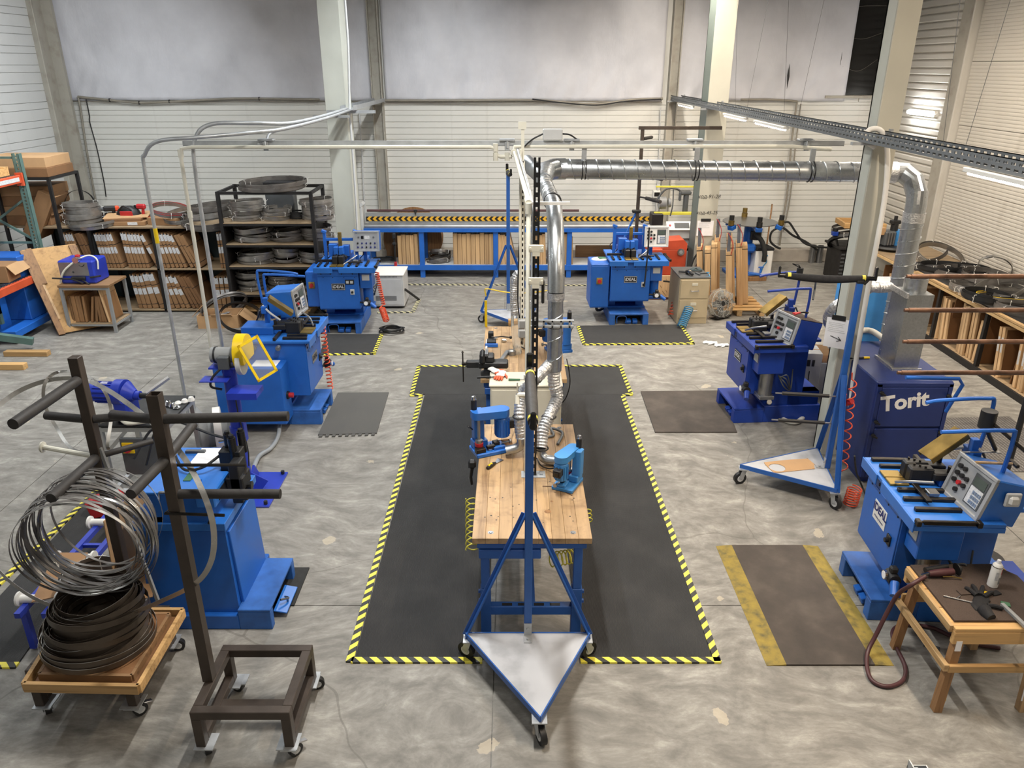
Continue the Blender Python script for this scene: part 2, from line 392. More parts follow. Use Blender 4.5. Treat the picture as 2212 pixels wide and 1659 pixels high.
t = NT('sheeting'); co = t.co((.55, 1, .25)); f = t.noise(co, 3, 6, .6); f2 = t.noise(t.co((1, 1, 1)), 1.2, 4)
t.base(t.ramp(f2, [(.3, lin('#c4c4c9')), (.7, lin('#dadadf'))])); t.p.inputs['Roughness'].default_value = .5; t.bump(f, .5, .05)
t.p.inputs['Subsurface Weight'].default_value = 0
def emis(name, colr, st):
    t = NT(name); t.p.inputs['Base Color'].default_value = (*colr, 1); t.p.inputs['Emission Color'].default_value = (*colr, 1); t.p.inputs['Emission Strength'].default_value = st
emis('lamp_warm', (1, .77, .54), 90); emis('lamp_cool', (.96, .98, 1), 60)
t = NT('plexi'); t.p.inputs['Transmission Weight'].default_value = .9; t.p.inputs['Roughness'].default_value = .1; t.p.inputs['Base Color'].default_value = (.9, .9, .85, 1); t.p.inputs['IOR'].default_value = 1.1
# ================================================================ THE SETTING
def struct(name, b, m, parent=None, smooth=0):
    o = b.out(name, m, parent, smooth)
    if parent is None: o['kind'] = 'structure'
    return o
XL, XR, YB = -8.6, 7.2, 15.6
fl = struct('floor', B().box(-9, -4, -.3, 7.6, 15.9, -.012), 'concrete')
fl['label'] = None; del fl['label']
xs = [-9, -4.6, -.12, 4.3, 7.6]; ys = [-4, -.2, 4.62, 8.42, 12.25, 15.9]
for i in range(4):
    for j in range(5):
        g = .0035
        b = B().box(xs[i] + g, ys[j] + g, -.012, xs[i + 1] - g, ys[j + 1] - g, 0)
        b.out('concrete_slab', 'concrete', fl, 0)
wb = struct('wall_back', B().box(-9, YB, 0, 7.6, 15.9, 8.6), 'panel_back')
wl = struct('wall_left', B().box(-9, -4, 0, XL, 15.6, 8.6), 'panel_left')
wr = struct('wall_right', B().box(XR + .03, -4, 0, 7.6, 15.6, 8.6), 'panel_right')
struct('wall_front', B().box(-9, -4.3, 0, 7.6, -4, 8.6), 'panel_left')
struct('ceiling', B().box(-9, -4.3, 8.6, 7.6, 15.9, 8.8), 'ceiling_paint')
struct('trim_1', B().box(XL, 15.42, 0, XR, YB, .25, .01), 'concrete_curb')
def wall_rows(parent, x0, x1, z0, z1, pat, m, along='x', face=0.0, dep=.02, ch=.003):
    """horizontal cladding panels, each a piece with a recessed joint"""
    meshes = {}; z = z0; k = 0
    while z < z1 - .01:
        h = min(pat[k % len(pat)], z1 - z); key = round(h, 3)
        if key not in meshes:
            L = x1 - x0
            b = B().bx((0, 0, h / 2), (L, dep, h - .006) if along == 'x' else (dep, L, h - .006), None, ch)
            meshes[key] = b.mesh('panel', 0); meshes[key].materials.append(MT[m])
        d = RN.uniform(-.004, .004); mid = (x0 + x1) / 2
        link('panel', meshes[key], parent, (mid, face + d, z) if along == 'x' else (face + d, mid, z), (RN.uniform(-.002, .002) if along == 'x' else 0, 0, 0))
        z += h; k += 1
PX_ = [-8.45, -2.56, 2.96, 7.15]
for a, c in zip(PX_[:-1], PX_[1:]): wall_rows(wb, a, c, .25, 3.06, [.094, .118, .108, .122, .09], 'panel_back', 'x', YB - .01)
wall_rows(wb, 6.62, 7.15, 3.06, 6.0, [.12], 'panel_back', 'x', YB - .01)
wall_rows(wl, 2.0, 15.4, .3, 5.2, [.19, .12], 'panel_left', 'y', XL + .01)
wall_rows(wr, 13.38, 15.4, .3, 5.2, [.13, .11], 'panel_right', 'y', XR - .01, .06, .022)
wall_rows(wr, 3.0, 12.97, .0, 5.2, [.94], 'panel_rib', 'y', XR - .01)
def chan(name, x, y, w, d, z1, m='post_grey', z0=0.0, f=.018):
    b = B(); b.box(x - w / 2, y - d / 2, z0, x - w / 2 + f, y + d / 2, z1); b.box(x + w / 2 - f, y - d / 2, z0, x + w / 2, y + d / 2, z1); b.box(x - w / 2, y + d / 2 - f, z0, x + w / 2, y + d / 2, z1)
    b.box(x - w / 2 + f, y - .01, z0, x + w / 2 - f, y + .01, z1)
    return struct(name, b, m)
chan('trim_2', aty(812, 142, 15.5).x, 15.5, .2, .2, 6)
chan('trim_3', aty(1457, 142, 15.5).x, 15.5, .18, .2, 6)
struct('trim_4', B().box(XL, 15.05, 0, XL + .12, 15.4, 6, .01).box(XL + .12, 15.34, 0, XL + .3, 15.42, 6), 'post_grey')
struct('trim_5', B().box(XR - .12, 13.03, 0, XR + .05, 13.36, 6, .006), 'post_grey')
struct('trim_6', B().box(XR - .135, 12.99, 0, XR + .05, 13.028, 6, .004), 'panel_right')
# columns
def column(name, x0, x1, y0, y1, front, side):
    b = B().box(x0, y0, 0, x1, y0 + .02, 6.5, .004)
    o = struct(name, b, front); b = B().box(x0, y0 + .021, 0, x0 + .02, y1, 6.5).box(x1 - .02, y0 + .021, 0, x1, y1, 6.5).box(x0, y1 - .02, 0, x1, y1, 6.5)
    b.out('side_faces', side, o, 0); return o
column('trim_7', -2.91, -2.585, 12.7, 13.15, 'column_left', 'column_left')
c8 = column('trim_8', 3.05, 3.37, 12.7, 13.15, 'column_warm', 'column_shaded')
column('trim_9', 3.17, 3.37, 7.0, 7.2, 'column_warm', 'column_left')
text('handwriting', '\u043a\u043e\u0434-91-28', .085, 'ink', c8, (3.21, 12.694, 1.73), (pi / 2, 0, 0), 0, 0, 'CENTER', .2)
text('handwriting', '\u043a\u043e\u0434-45-25', .08, 'ink', c8, (3.20, 12.694, 1.47), (pi / 2, 0, 0), 0, 0, 'CENTER', .2)
# plastic sheeting over the upper back wall
def sheet(x0, x1, z0, z1, label, seed, tear=False, amp=.05):
    nx, nz = int((x1 - x0) / .05), int((z1 - z0) / .07); vs = []
    for j in range(nz + 1):
        for i in range(nx + 1):
            x = x0 + (x1 - x0) * i / nx; z = z0 + (z1 - z0) * j / nz; lo = max(0, 1 - (z - z0) / .9)
            d = noise.noise(Vector((x * .9, seed, z * .35))) * amp + noise.noise(Vector((x * 3.1 + z * .8, seed + 4, z * .5))) * amp * .5
            d += lo * noise.noise(Vector((x * 5 - z * 2.5, seed + 9, z * 1.4))) * amp * .8
            if tear: d += .02 * math.exp(-((x - 4.6 - .1 * (z - 3.1)) / .16) ** 2) * sin(z * 42) * (1 if z > 3.5 else 0)
            edge = min(1, min(i, nx - i) / 4)
            zz = z + (noise.noise(Vector((x * 1.3, seed, 0))) * .03 if j == 0 else 0)
            vs.append((x, YB - .075 + d * edge, zz))
    fs = [(j * (nx + 1) + i, j * (nx + 1) + i + 1, (j + 1) * (nx + 1) + i + 1, (j + 1) * (nx + 1) + i) for j in range(nz) for i in range(nx)]
    o = B().add(vs, fs).out('plastic_sheet', 'sheeting', None, 60); tag(o, label, 'plastic sheet')
    sm = o.modifiers.new('thick', 'SOLIDIFY'); sm.thickness = .003
    return o
sheet(-8.4, -2.62, 3.09, 5.6, 'grey plastic sheet hung on the upper back wall above the carton shelving', 1)
sheet(-2.4, 2.85, 3.08, 5.6, 'wide grey plastic sheet on the upper back wall between the two wall posts', 5)
s3 = sheet(3.06, aty(1830, 142, YB - .08).x + .05, 3.08, 5.6, 'white creased plastic sheet with a slit, beside the black window', 9, True, .085)
tl = B(); p0 = aty(1706, 138, YB - .17); p1 = aty(1700, 192, YB - .17); mm = (p0 + p1) / 2
tl.add([p0, mm + Vector((.022, 0, 0)), p1, mm - Vector((.022, 0, -.02)), p0 + Vector((0, .01, 0)), mm + Vector((.022, .01, 0)), p1 + Vector((0, .01, 0)), mm + Vector((-.022, .01, .02))], [(0, 1, 2, 3), (7, 6, 5, 4), (0, 4, 5, 1), (1, 5, 6, 2), (2, 6, 7, 3), (3, 7, 4, 0)], True).out('tear', 'black', s3, 0)
for z, x0, x1 in ((3.07, -8.4, -2.6), (3.06, -2.4, 2.85)):
    o = B().tube(spl([(x0, YB - .09, z), (x0 * .6 + x1 * .4, YB - .1, z - .015), (x0 * .3 + x1 * .7, YB - .1, z + .01), (x1, YB - .09, z - .005)], 6), .007, 6).out('hem_cord', 'conduit_grey', None)
    tag(o, 'thin hem cord along the bottom of the plastic sheet %s' % ('above the carton shelving' if x0 < -5 else 'between the two wall posts'), 'cord')
# dark window
wx0, wx1, wz0 = aty(1815, 142, YB - .06).x, aty(1897, 142, YB - .06).x, aty(1850, 205, YB - .06).z
wd = struct('window_1', B().box(wx0, YB - .05, wz0, wx1, YB - .03, 5.6), 'window_black')
B().box(wx1, YB - .09, wz0 - .05, wx1 + .06, YB - .02, 5.6).box(wx0 - .2, YB - .09, wz0 - .06, wx1 + .06, YB - .02, wz0 - .012).out('window_frame', 'post_grey', wd, 0)
for k in range(3): B().tube(spl([(wx0 + .05, YB - .056, wz0 + .5 + k * .5), ((wx0 + wx1) / 2, YB - .06, wz0 + .42 + k * .55), (wx1 - .03, YB - .056, wz0 + .62 + k * .45)], 6), .002, 5).out('stray_wire', 'conduit_grey', wd)
# wall conduits and cables on the back wall
def pipe(name, pts, r, m, label, cat='conduit', n=8, group=None, smooth=True):
    o = B().tube(spl(pts, 6) if smooth else pts, r, n).out(name, m, None, 50); tag(o, label, cat, group); return o
yw = YB - .12
def wpt(*uv, y=yw): return [aty(u, v, y) for u, v in uv]
o = pipe('conduit', wpt((168, 209), (235, 216), (300, 222), (365, 220), (440, 216), (520, 213), (690, 215)), .022, 'conduit_grey', 'sagging grey conduit along the back wall above the carton shelving')
bb = B()
for u, v in ((237, 216), (301, 222), (366, 219), (560, 213)): c = aty(u, v, yw); bb.bx(c, (.012, .06, .06))
bb.out('cable_tie', 'black', o, 0)
pipe('conduit', wpt((168, 209), (173, 230), (188, 330), (206, 430), (222, 520)), .02, 'conduit_grey', 'grey conduit running down the back wall beside the corner post')
pipe('cable', wpt((186, 214), (193, 250), (194, 265), (209, 320), (224, 390), (229, 425)), .011, 'black', 'thin black cable hanging down the back wall to the power tools', 'cable')
o = pipe('conduit', wpt((830, 217), (1000, 217), (1130, 216), (1200, 219), (1260, 225), (1310, 223), (1370, 215), (1432, 213)), .022, 'conduit_grey', 'sagging grey conduit under the middle plastic sheet')
pipe('cable', wpt((1150, 214), (1215, 222), (1290, 227), (1350, 219), (1428, 214), y=yw - .03), .012, 'black', 'black cable sagging along the middle wall conduit', 'cable')
pipe('conduit', wpt((1600, 215), (1660, 215), (1700, 217), (1722, 219)), .02, 'conduit_grey', 'grey conduit under the creased white sheet')
pipe('conduit', wpt((1722, 219), (1711, 300), (1700, 420), (1690, 480), (1684, 530)), .02, 'conduit_grey', 'pair-mate conduit dropping down the wall to the black air hose')
pipe('conduit', wpt((1730, 224), (1719, 310), (1706, 430), (1692, 500)), .014, 'conduit_grey', 'thin conduit beside the one that drops to the black air hose')
pipe('air_hose', wpt((1766, 540), (1740, 522), (1712, 508), (1690, 492), (1668, 500), (1664, 520), (1675, 532), (1686, 537), y=15.3), .022, 'black_rubber', 'black air hose looped on the back wall beside the kerb', 'hose')
pipe('air_hose', wpt((1694, 480), (1705, 481), (1718, 500), (1735, 523), (1757, 532), (1790, 535), y=15.25), .02, 'black_rubber', 'black air hose running across the wall to the stacked dark bench', 'hose')
pipe('conduit', wpt((776, 240), (782, 330), (785, 400), (790, 470)), .016, 'grey_light', 'thin pale conduit beside the wall post above the conveyor')
pipe('conduit', [aty(u, v, 12.62) for u, v in ((745, 0), (752, 100), (755, 225), (757, 262), (768, 420), (775, 560), (783, 640))], .018, 'grey_light', 'light grey conduit strapped down the pale column by the white transformer box')
pipe('conduit', wpt((1427, 232), (1424, 330), (1421, 392), (1419, 430), (1416, 470)), .013, 'grey_light', 'thin grey conduit dropping to the small switch box on the back wall')
o = thing('switch_box', 'small white switch box with black window on the wall above the conveyor end', 'switch box', aty(1418, 420, 15.5))
B().box(-.07, -.06, -.06, .07, .06, .08, .008).out('housing', 'white_plastic', o); B().box(-.055, -.066, -.03, .055, -.058, .05).out('cover', 'black_gloss', o)
pipe('broomstick', [aty(1668, 441, 15.4), aty(1655, 540, 15.05)], .016, 'wood_brown', 'thin wooden broom handle leaning on the wall behind the round turntable', 'broomstick', 8, None, False)
# right-hand column conduit
pipe('conduit', [aty(u, v, 6.9) for u, v in ((1890, 318), (1868, 300), (1880, 280), (1905, 285), (1917, 330), (1912, 420), (1895, 520), (1872, 640), (1846, 800), (1832, 930))], .024, 'white_paint', 'thick white conduit curling over the tray and down the column by the blue dust collector')
# pinned papers
def paper(u, v, y, w, h, label, rot, clip=True, arrow=False, m='paper'):
    p = aty(u, v, y); o = thing('paper_sheet', label, 'paper', p, rot)
    B().box(-w / 2, -.004, -h / 2, w / 2, 0, h / 2).out('sheet', m, o, 0)
    if clip: B().box(-w * .3, -.014, h / 2 - .015, w * .3, -.004, h / 2 + .035, .004).out('clip', 'black', o, 0)
    b = B()
    for k in range(6): b.box(-w * .4, -.006, h * (.34 - k * .06), w * RN.uniform(.0, .36), -.0045, h * (.355 - k * .06))
    b.out('print_lines', 'label_grey', o, 0)
    if arrow: B().bar((-.05, -.006, -.03), (.05, -.006, -.06), .012, .003).bar((.05, -.006, -.06), (.02, -.006, -.03), .012, .003).bar((.05, -.006, -.06), (.01, -.006, -.075), .012, .003).out('arrow', 'ink', o, 0)
    return o
paper(1523, 493, 12.685, .27, .25, 'white printed sheet under a black clip on the column above the filing cabinet', 0)
paper(1807, 720, 6.93, .21, .29, 'white printed page with a black arrow clipped to the column by the tool stand', -.62, True, True)
# ---------------------------------------------------------------- overhead tray with lamp strips (right)
XT, ZT = 3.1, 3.1
t = thing('cable_tray', 'long perforated steel tray carrying lamp strips from the back wall past two columns', 'cable tray', (XT, 0, ZT))
y0, y1 = 3.2, 15.45
b = B().box(-.1, y0, -.006, .1, y1, 0)
b.out('tray_floor', 'tray_grey', t, 0)
for sx in (-1, 1):
    b = B(); x0, x1 = sorted((sx * .1, sx * .094))
    for za, zb in ((0, .014), (.03, .05), (.066, .085)): b.box(x0, y0, za, x1, y1, zb)
    for row, (za, zb) in enumerate(((.014, .03), (.05, .066))):
        y = y0 + row * .04
        while y < y1 - .05: b.box(x0, y, za, x1, min(y + .035, y1), zb); y += .08
    b.box(min(x0, x1 - sx * .0), y0, .08, max(x0, x1), y1, .085)
    b.out('perforated_side', 'tray_grey', t, 0)
b = B()
for k in range(2): b.tube(spl([(-.04 + .06 * k, y0, .012), (-.03 + .05 * k, 7, .02), (-.05 + .07 * k, 11, .012), (-.04 + .06 * k, y1, .02)], 6), .012, 6)
b.out('cable', 'grey_dark', t)
for yy in (6.9, 12.6, 15.4):
    B().bx((0, yy, -.02), (.34, .05, .025)).bx((.15, yy, .04), (.02, .05, .12)).out('tray_bracket', 'zinc', t, 0)
strips = [((1447, 229), (1474, 231)), ((1570, 253), (1630, 264)), ((1652, 269), (1720, 285)), ((2118, 379), (2260, 410))]
for k, (p, q) in enumerate(strips):
    a, c = at(*p, 3.03), at(*q, 3.03)
    if k == 3: c.y = a.y - 1.2; 
    ya, yb = max(a.y, c.y), min(a.y, c.y)
    if ya - yb < 1.0: yb = ya - 1.15
    o = thing('lamp_strip', 'glowing warm lamp strip under the tray, %s' % ('at the back wall end', 'first past the filing cabinet column', 'over the sanding area before the near column', 'beside the rusty pipe rack')[k], 'lamp', (XT - .1, (ya + yb) / 2, 3.055), 0, 'lamp strips under the tray')
    L = ya - yb
    B().box(-.03, -L / 2, 0, .03, L / 2, .03, .004).out('housing', 'white_plastic', o); B().box(-.016, -L / 2 + .03, -.016, .016, L / 2 - .03, 0, .006).out('tube', 'lamp_warm', o)
for k, (u0, v0, uu, y) in enumerate(((1548, -40, 1583, 11.0), (1700, -40, 1701, 9.0), (2150, 250, 2150, 5.6))):
    for s in (0, 1):
        p = Vector((XT - .08 + .16 * s, y, ZT + .08)); q = p + Vector((.55 * (s - .5), 0, 3.0))
        pipe('hanger_wire', [p, q], .0018, 'grey_dark', 'thin hanger wire %s holding the tray over the %s' % (('sloping inward', 'sloping outward')[s], ('filing cabinet', 'middle machine', 'pipe rack')[k]), 'wire', 5, None, False)
# wall tube light beside the right-hand pilaster
a = atx(1990, 244, XR - .1); o = thing('tube_light', 'bright white tube light on the side wall above the column', 'lamp', a)
B().box(.0, -.45, -.05, .08, .45, .05, .01).out('housing', 'white_plastic', o); B().tube([(-.03, -.4, 0), (-.03, .4, 0)], .035, 10).out('tube', 'lamp_cool', o)
B().tube([(.0, -.45, 0), (-.02, -.6, .02), (.04, -.9, -.02)], .006, 6).out('cord', 'white_plastic', o)
# hung luminaires above the picture, the last two added as fill
for i, q in enumerate(LAMPS):
    o = thing('hung_luminaire', 'long white luminaire hung high over the %s' % ('carton shelving', 'conveyor bench', 'near workbench', 'filing cabinet', 'wall shelf', 'brown post racks', 'wooden table as added fill', 'camera gallery as added front fill')[i], 'lamp', (q[0], q[1], q[2]), 0, None, (0, q[6], 0))
    L = q[3] / 2 + .05
    B().box(-.1, -L, 0, .1, L, .05, .006).box(-.1, -L, -.1, -.09, L, 0).box(.09, -L, -.1, .1, L, 0).out('housing', 'white_plastic', o, 0)
    B().cyl((0, -L * .7, .05), (0, -L * .7, 8.6 - q[2]), .004, 6).cyl((0, L * .7, .05), (0, L * .7, 8.6 - q[2]), .004, 6).each('hanger_wire', 'zinc', o)
# ---------------------------------------------------------------- left tray, steel conduits
t = thing('cable_tray', 'short steel tray from the wall post to the pale column by the shelves', 'cable tray', (-2.5, 0, 3.08))
B().box(-.1, 12.3, -.006, .1, 15.4, 0).box(-.1, 12.3, 0, -.094, 15.4, .06).box(.094, 12.3, 0, .1, 15.4, .06).out('tray', 'zinc', t, 0)
B().bx((0, 12.62, -.04), (.75, .05, .045)).bx((0, 11.2, -.03), (.5, .04, .03)).out('strut_bracket', 'zinc', t, 0)
z = 3.08
def cpath(uvs): return [at(u, v, zz) for u, v, zz in uvs]
fa = at(410, 905); fa = Vector((-3.57, 7.67, 0))
p = [(-2.46, 12.3, z), (-2.38, 10.4, z), (-2.42, 8.6, z), (-2.62, 8.05, z), (-3.05, 7.75, z - .02), (-3.4, 7.68, z - .05), (-3.54, 7.67, z - .17), (-3.57, 7.67, z - .35), (-3.57, 7.67, 1.5), (-3.57, 7.67, .05)]
o = pipe('steel_conduit', p, .019, 'zinc', 'bent steel conduit that drops to the floor beside the dark work table')
B().cyl((-3.57, 7.67, 2.05), (-3.57, 7.67, 2.2), .0205, 10).out('yellow_mark', 'yellow', o)
p = [(-2.5, 12.3, z + .02), (-2.44, 10.4, z + .02), (-2.48, 8.95, z + .03), (-2.75, 8.55, z + .06), (-3.12, 8.4, z + .06), (-3.28, 8.33, z - .06), (-3.33, 8.3, z - .35), (-3.33, 8.3, 1.6), (-3.33, 8.3, .72)]
pipe('steel_conduit', p, .021, 'zinc', 'bent steel conduit ending at the motor of the yellow guarded wheel')
p = [(-2.54, 12.3, z), (-2.47, 10.4, z - .02), (-2.52, 9.1, z - .02), (-2.62, 8.7, z - .06), (-2.58, 8.4, z - .12), (-2.62, 8.27, z - .13)]
pipe('steel_conduit', p, .015, 'zinc', 'thin steel conduit ending at the cross strut above the blue cabinets')
# cross strut with cream pipe
YS = 8.3
t = thing('strut_rail', 'long galvanised strut rail crossing the hall above the workbenches', 'strut rail', (0, YS, 2.93))
b = B().box(-3.42, .0, 0, 3.45, .04, .004).box(-3.42, 0, .0, 3.45, .004, .05).box(-3.42, .036, 0, 3.45, .04, .05)
b.out('channel', 'zinc', t, 0)
for x in (-2.55, -.05, .62, 1.9, 3.05): B().bx((x, .02, .06), (.16, .1, .02), None, .004).bx((x, -.03, .0), (.05, .02, .09), None, .004).cyl((x, -.04, -.02), (x, -.03, .05), .012, 8).out('clamp', 'zinc', t)
p = [(3.3, YS - .05, 2.9), (2.9, YS - .06, 2.93), (.35, YS - .06, 2.93)]
pipe('cream_pipe', p, .02, 'cream_pvc', 'cream plastic pipe along the strut rail on the duct side', 'pipe', 10, None, False)
t = pipe('cream_pipe', [(.0, YS - .06, 2.83), (-.12, YS - .06, 2.83), (-.17, YS - .06, 2.85), (-.17, YS - .06, 2.91), (-.22, YS - .06, 2.925), (-3.3, YS - .07, 2.925), (-3.41, YS - .07, 2.91), (-3.43, YS - .07, 2.8), (-3.43, YS - .07, .3)], .02, 'cream_pvc', 'cream plastic pipe that crosses above the blue cabinets and drops to the floor', 'pipe', 10, None, False)
b = B()
for x, zz in ((-3.43, 2.86), (-.17, 2.83), (-.17, 2.92), (-.05, 2.83)): b.cyl((x, YS - .06, zz - .04), (x, YS - .06, zz + .04), .028, 10)
b.cyl((-3.43, YS - .07, 2.2), (-3.43, YS - .07, 2.27), .026, 10).out('pipe_joint', 'cream_pvc', t)
o = thing('junction_box', 'small grey junction box with black leads on the strut rail above the benches', 'junction box', (.42, YS, 2.99))
B().box(-.1, -.05, 0, .1, .06, .11, .008).out('housing', 'grey_light', o); B().tube(spl([(-.1, 0, .06), (-.22, -.02, .0), (-.35, -.2, -.1)], 5), .009, 6).tube(spl([(.1, 0, .06), (.18, 0, .05), (.26, 0, .0)], 5), .009, 6).each('lead', 'black', o)
# ---------------------------------------------------------------- spiral duct run
t = thing('spiral_duct', 'long galvanised spiral duct crossing the hall and dropping to the blue dust collector', 'duct', (0, 0, 0))
YD, ZD, RD = 8.3, 2.70, .1
XE = 4.25
yv, xv = 7.75, 4.32
xv, yv = 4.05, 7.78
def seam(a, c, r, pitch, rr=.004):
    a, c = Vector(a), Vector(c); L = (c - a).length
    return helix(a, c - a, r + .001, L, L / pitch, 20)
XA, YA = xv - .16, 8.0
def yd(x): return YD + (YA - YD) * (x - .5) / (XA - .5)
B().cyl((.5, YD, ZD), (XA, YA, ZD), RD, 26).out('straight_duct', 'galv', t); B().tube(seam((.5, YD, ZD), (XA - .1, YA + .01, ZD), RD, .135), .0065, 5).out('spiral_seam', 'galv', t)
el = [(XA, YA, ZD), (XA + .08, YA - .02, ZD), (xv - .01, YA - .1, ZD - .07), (xv, yv + .02, ZD - .19), (xv, yv, ZD - .28), (xv, yv, ZD - .38)]
B().tube(el, [RD, RD * 1.02, RD * 1.02, RD * 1.02, RD, RD], 22).out('elbow', 'galv', t, 12); B().cyl((XA - .12, YA + .01, ZD), (XA, YA, ZD), RD + .006, 24).cyl((xv, yv, ZD - .46), (xv, yv, ZD - .36), RD + .006, 24).each('collar', 'foil', t)
B().cyl((xv, yv, .72), (xv, yv, ZD - .36), RD, 26).out('straight_duct', 'galv', t); B().tube(seam((xv, yv, .75), (xv, yv, ZD - .4), RD, .125), .006, 5).out('spiral_seam', 'galv', t)
B().box(xv - .16, yv - .16, 0, xv + .16, yv + .16, .74, .006).out('duct_boot', 'blue_navy', t, 0)
for x in (.75, 1.9, 3.05):
    b = B()
    for dx in (-.018, .018): b.tube([(x + dx, yd(x) + (RD + .003) * cos(a * pi / 12), ZD + (RD + .003) * sin(a * pi / 12)) for a in range(24)], .006, 5, True)
    b.out('rubber_strap', 'black', t); B().bx((x, yd(x) - .01, ZD + RD + .06), (.05, .02, .13)).out('hanger', 'zinc', t, 0)
# wye and drop towards the benches
XV, YV = .33, 5.55
w = [(.5, YD, ZD), (.42, YD - .1, ZD), (.33, 7.7, ZD), (.3, 7.2, ZD)]
B().tube([(.56, YD, ZD), (.44, YD - .02, ZD), (.34, YD - .25, ZD), (.3, 7.4, ZD)], [RD + .008, RD + .008, RD, .075], 22).out('wye', 'galv', t)
B().tube([(.16, 8.38, ZD + .05), (.24, 8.1, ZD + .01), (.3, 7.5, ZD)], [.085, .085, .07], 20).out('wye_stub', 'galv', t)
B().cyl((.3, 7.45, ZD), (XV, 6.2, ZD - .02), .062, 20).out('branch_duct', 'galv', t); B().tube(seam((.3, 7.4, ZD), (XV, 6.25, ZD - .02), .062, .1), .0045, 5).out('spiral_seam', 'galv', t)
arc = [(XV, 6.2, ZD - .02)] + [(XV, 5.75 + .45 * cos(a) - .2 * 0, ZD - .02 - .45 + .45 * sin(a)) for a in [pi / 2 * (1 - i / 7) for i in range(8)]][::1]
arc = [(XV, 6.2 - .62 * sin(i / 8 * pi / 2), ZD - .02 - .55 * (1 - cos(i / 8 * pi / 2))) for i in range(9)]
YV = arc[-1][1]
B().tube(arc, .064, 20).out('elbow', 'galv', t, 40)
zt = arc[-1][2]
B().cyl((XV, YV, 1.5), (XV, YV, zt), .058, 22).out('drop_duct', 'galv', t); B().tube(seam((XV, YV, 1.52), (XV, YV, zt - .1), .058, .165), .0045, 5).out('spiral_seam', 'galv', t)
b = B()
for zz in (1.86, 1.89): b.tube([(XV + .062 * cos(a * pi / 10), YV + .062 * sin(a * pi / 10), zz) for a in range(20)], .005, 5, True)
b.tube([(XV + .068 * cos(a * pi / 10), 6.32 + .0 * a, ZD - .02 + .068 * sin(a * pi / 10)) for a in range(20)], .007, 5, True)
b.out('rubber_strap', 'black', t)
B().cyl((XV, YV, zt - .06), (XV, YV, zt + .0), .066, 20).out('collar', 'foil', t)
# ================================================================ FLOOR MATS AND TAPE
def quad_mat(pts, m, label, th=.012, cat='mat'):
    c = sum((Vector(p) for p in pts), Vector()) / len(pts)
    o = B().prism([(p[0] - c.x, p[1] - c.y) for p in pts], 0, th).out('floor_mat', m, None, 0, loc=(c.x, c.y, 0)); tag(o, label, cat); return o
def rect(x0, y0, x1, y1): return [(x0, y0, 0), (x1, y0, 0), (x1, y1, 0), (x0, y1, 0)]
quad_mat(rect(-1.06, 4.07, -.17, 8.557), 'rubber_rib', 'long black ribbed rubber mat on the vice side of the near workbench')
quad_mat(rect(.46, 4.07, 1.35, 8.557), 'rubber_rib', 'long black ribbed rubber mat on the light blue grinder side of the near workbench')
quad_mat(rect(-1.2, 8.56, 1.42, 9.48), 'rubber_plain', 'black rubber mat laid crosswise under the far workbench')
quad_mat([at(706, 723), at(822, 723), at(807, 766), at(690, 767)], 'rubber_plain', 'black rubber mat before the blue welding machine by the shelves, taped on two sides')
quad_mat([at(1251, 705), at(1467, 702), at(1495, 743), at(1266, 745)], 'rubber_plain', 'black rubber mat before the blue welding machine with the keypad box')
quad_mat([at(1384, 847), at(1555, 845), at(1592, 935), at(1415, 935)], 'mat_worn', 'plain brown-grey mat before the dark blue welding machine')
m_ = [at(687, 941), at(814, 937), at(840, 849), at(730, 850)]
o = quad_mat(m_, 'mat_grey', 'grey rubber mat with a toothed edge before the blue machine with the red knob')
a, c = m_[0] - o.location, m_[1] - o.location; b = B()
for k in range(9):
    p = a + (c - a) * ((k + .25) / 9); q = a + (c - a) * ((k + .75) / 9); b.prism([(p.x, p.y + .004), (q.x, q.y + .004), (q.x, q.y - .05), (p.x, p.y - .05)], 0, .012)
b.out('mat_tooth', 'mat_grey', o, 0)
pm = [at(1545, 1180), at(1757, 1180), at(1937, 1438), at(1655, 1438)]
x0, x1, y0, y1 = 1.70, 2.55, 4.0, 5.38
o = quad_mat(rect(x0 + .13, y0, x1 - .13, y1), 'mat_worn', 'worn brown mat with yellow ramped borders before the machine with the white name plate', .014)
for s, xa, xb in ((0, x0, x0 + .13), (1, x1 - .13, x1)):
    b = B(); za, zb = (.002, .014) if s == 0 else (.014, .002)
    b.add([(xa, y0, 0), (xb, y0, 0), (xb, y1, 0), (xa, y1, 0), (xa, y0, za), (xb, y0, zb), (xb, y1, zb), (xa, y1, za)], [(0, 3, 2, 1), (4, 5, 6, 7), (0, 1, 5, 4), (1, 2, 6, 5), (2, 3, 7, 6), (3, 0, 4, 7)])
    b.v = [(v[0] - o.location.x, v[1] - o.location.y, v[2]) for v in b.v]; b.out('yellow_border', 'yellow_worn', o, 0)
lm = [Vector((-3.32, 3.96, 0)), Vector((-5.6, 3.96, 0)), Vector((-5.6, 5.2, 0)), at(150, 1150), at(213, 1062), at(330, 1062), at(180, 1240)]
lm = [at(38, 1440), at(-330, 1440), at(-250, 1400), at(0, 1290), at(207, 1066), at(262, 1066), at(255, 1100), at(185, 1235)]
lm = [at(38, 1438), at(-420, 1438), at(0, 1290), at(207, 1066), at(300, 1066)]
quad_mat(lm, 'rubber_rib', 'black ribbed mat under the roller table beside the brown post racks')
def tape(p, q, label, m='tape', w=.05, group=None):
    p, q = Vector(p), Vector(q); d = q - p; L = d.length
    o = B().box(-L / 2, -w / 2, 0, L / 2, w / 2, .0145).out('floor_tape', m, None, 0, loc=(p + q) / 2, rot=(0, 0, atan2(d.y, d.x))); tag(o, label, 'tape', group); return o
T0 = 'black and yellow hazard tape '
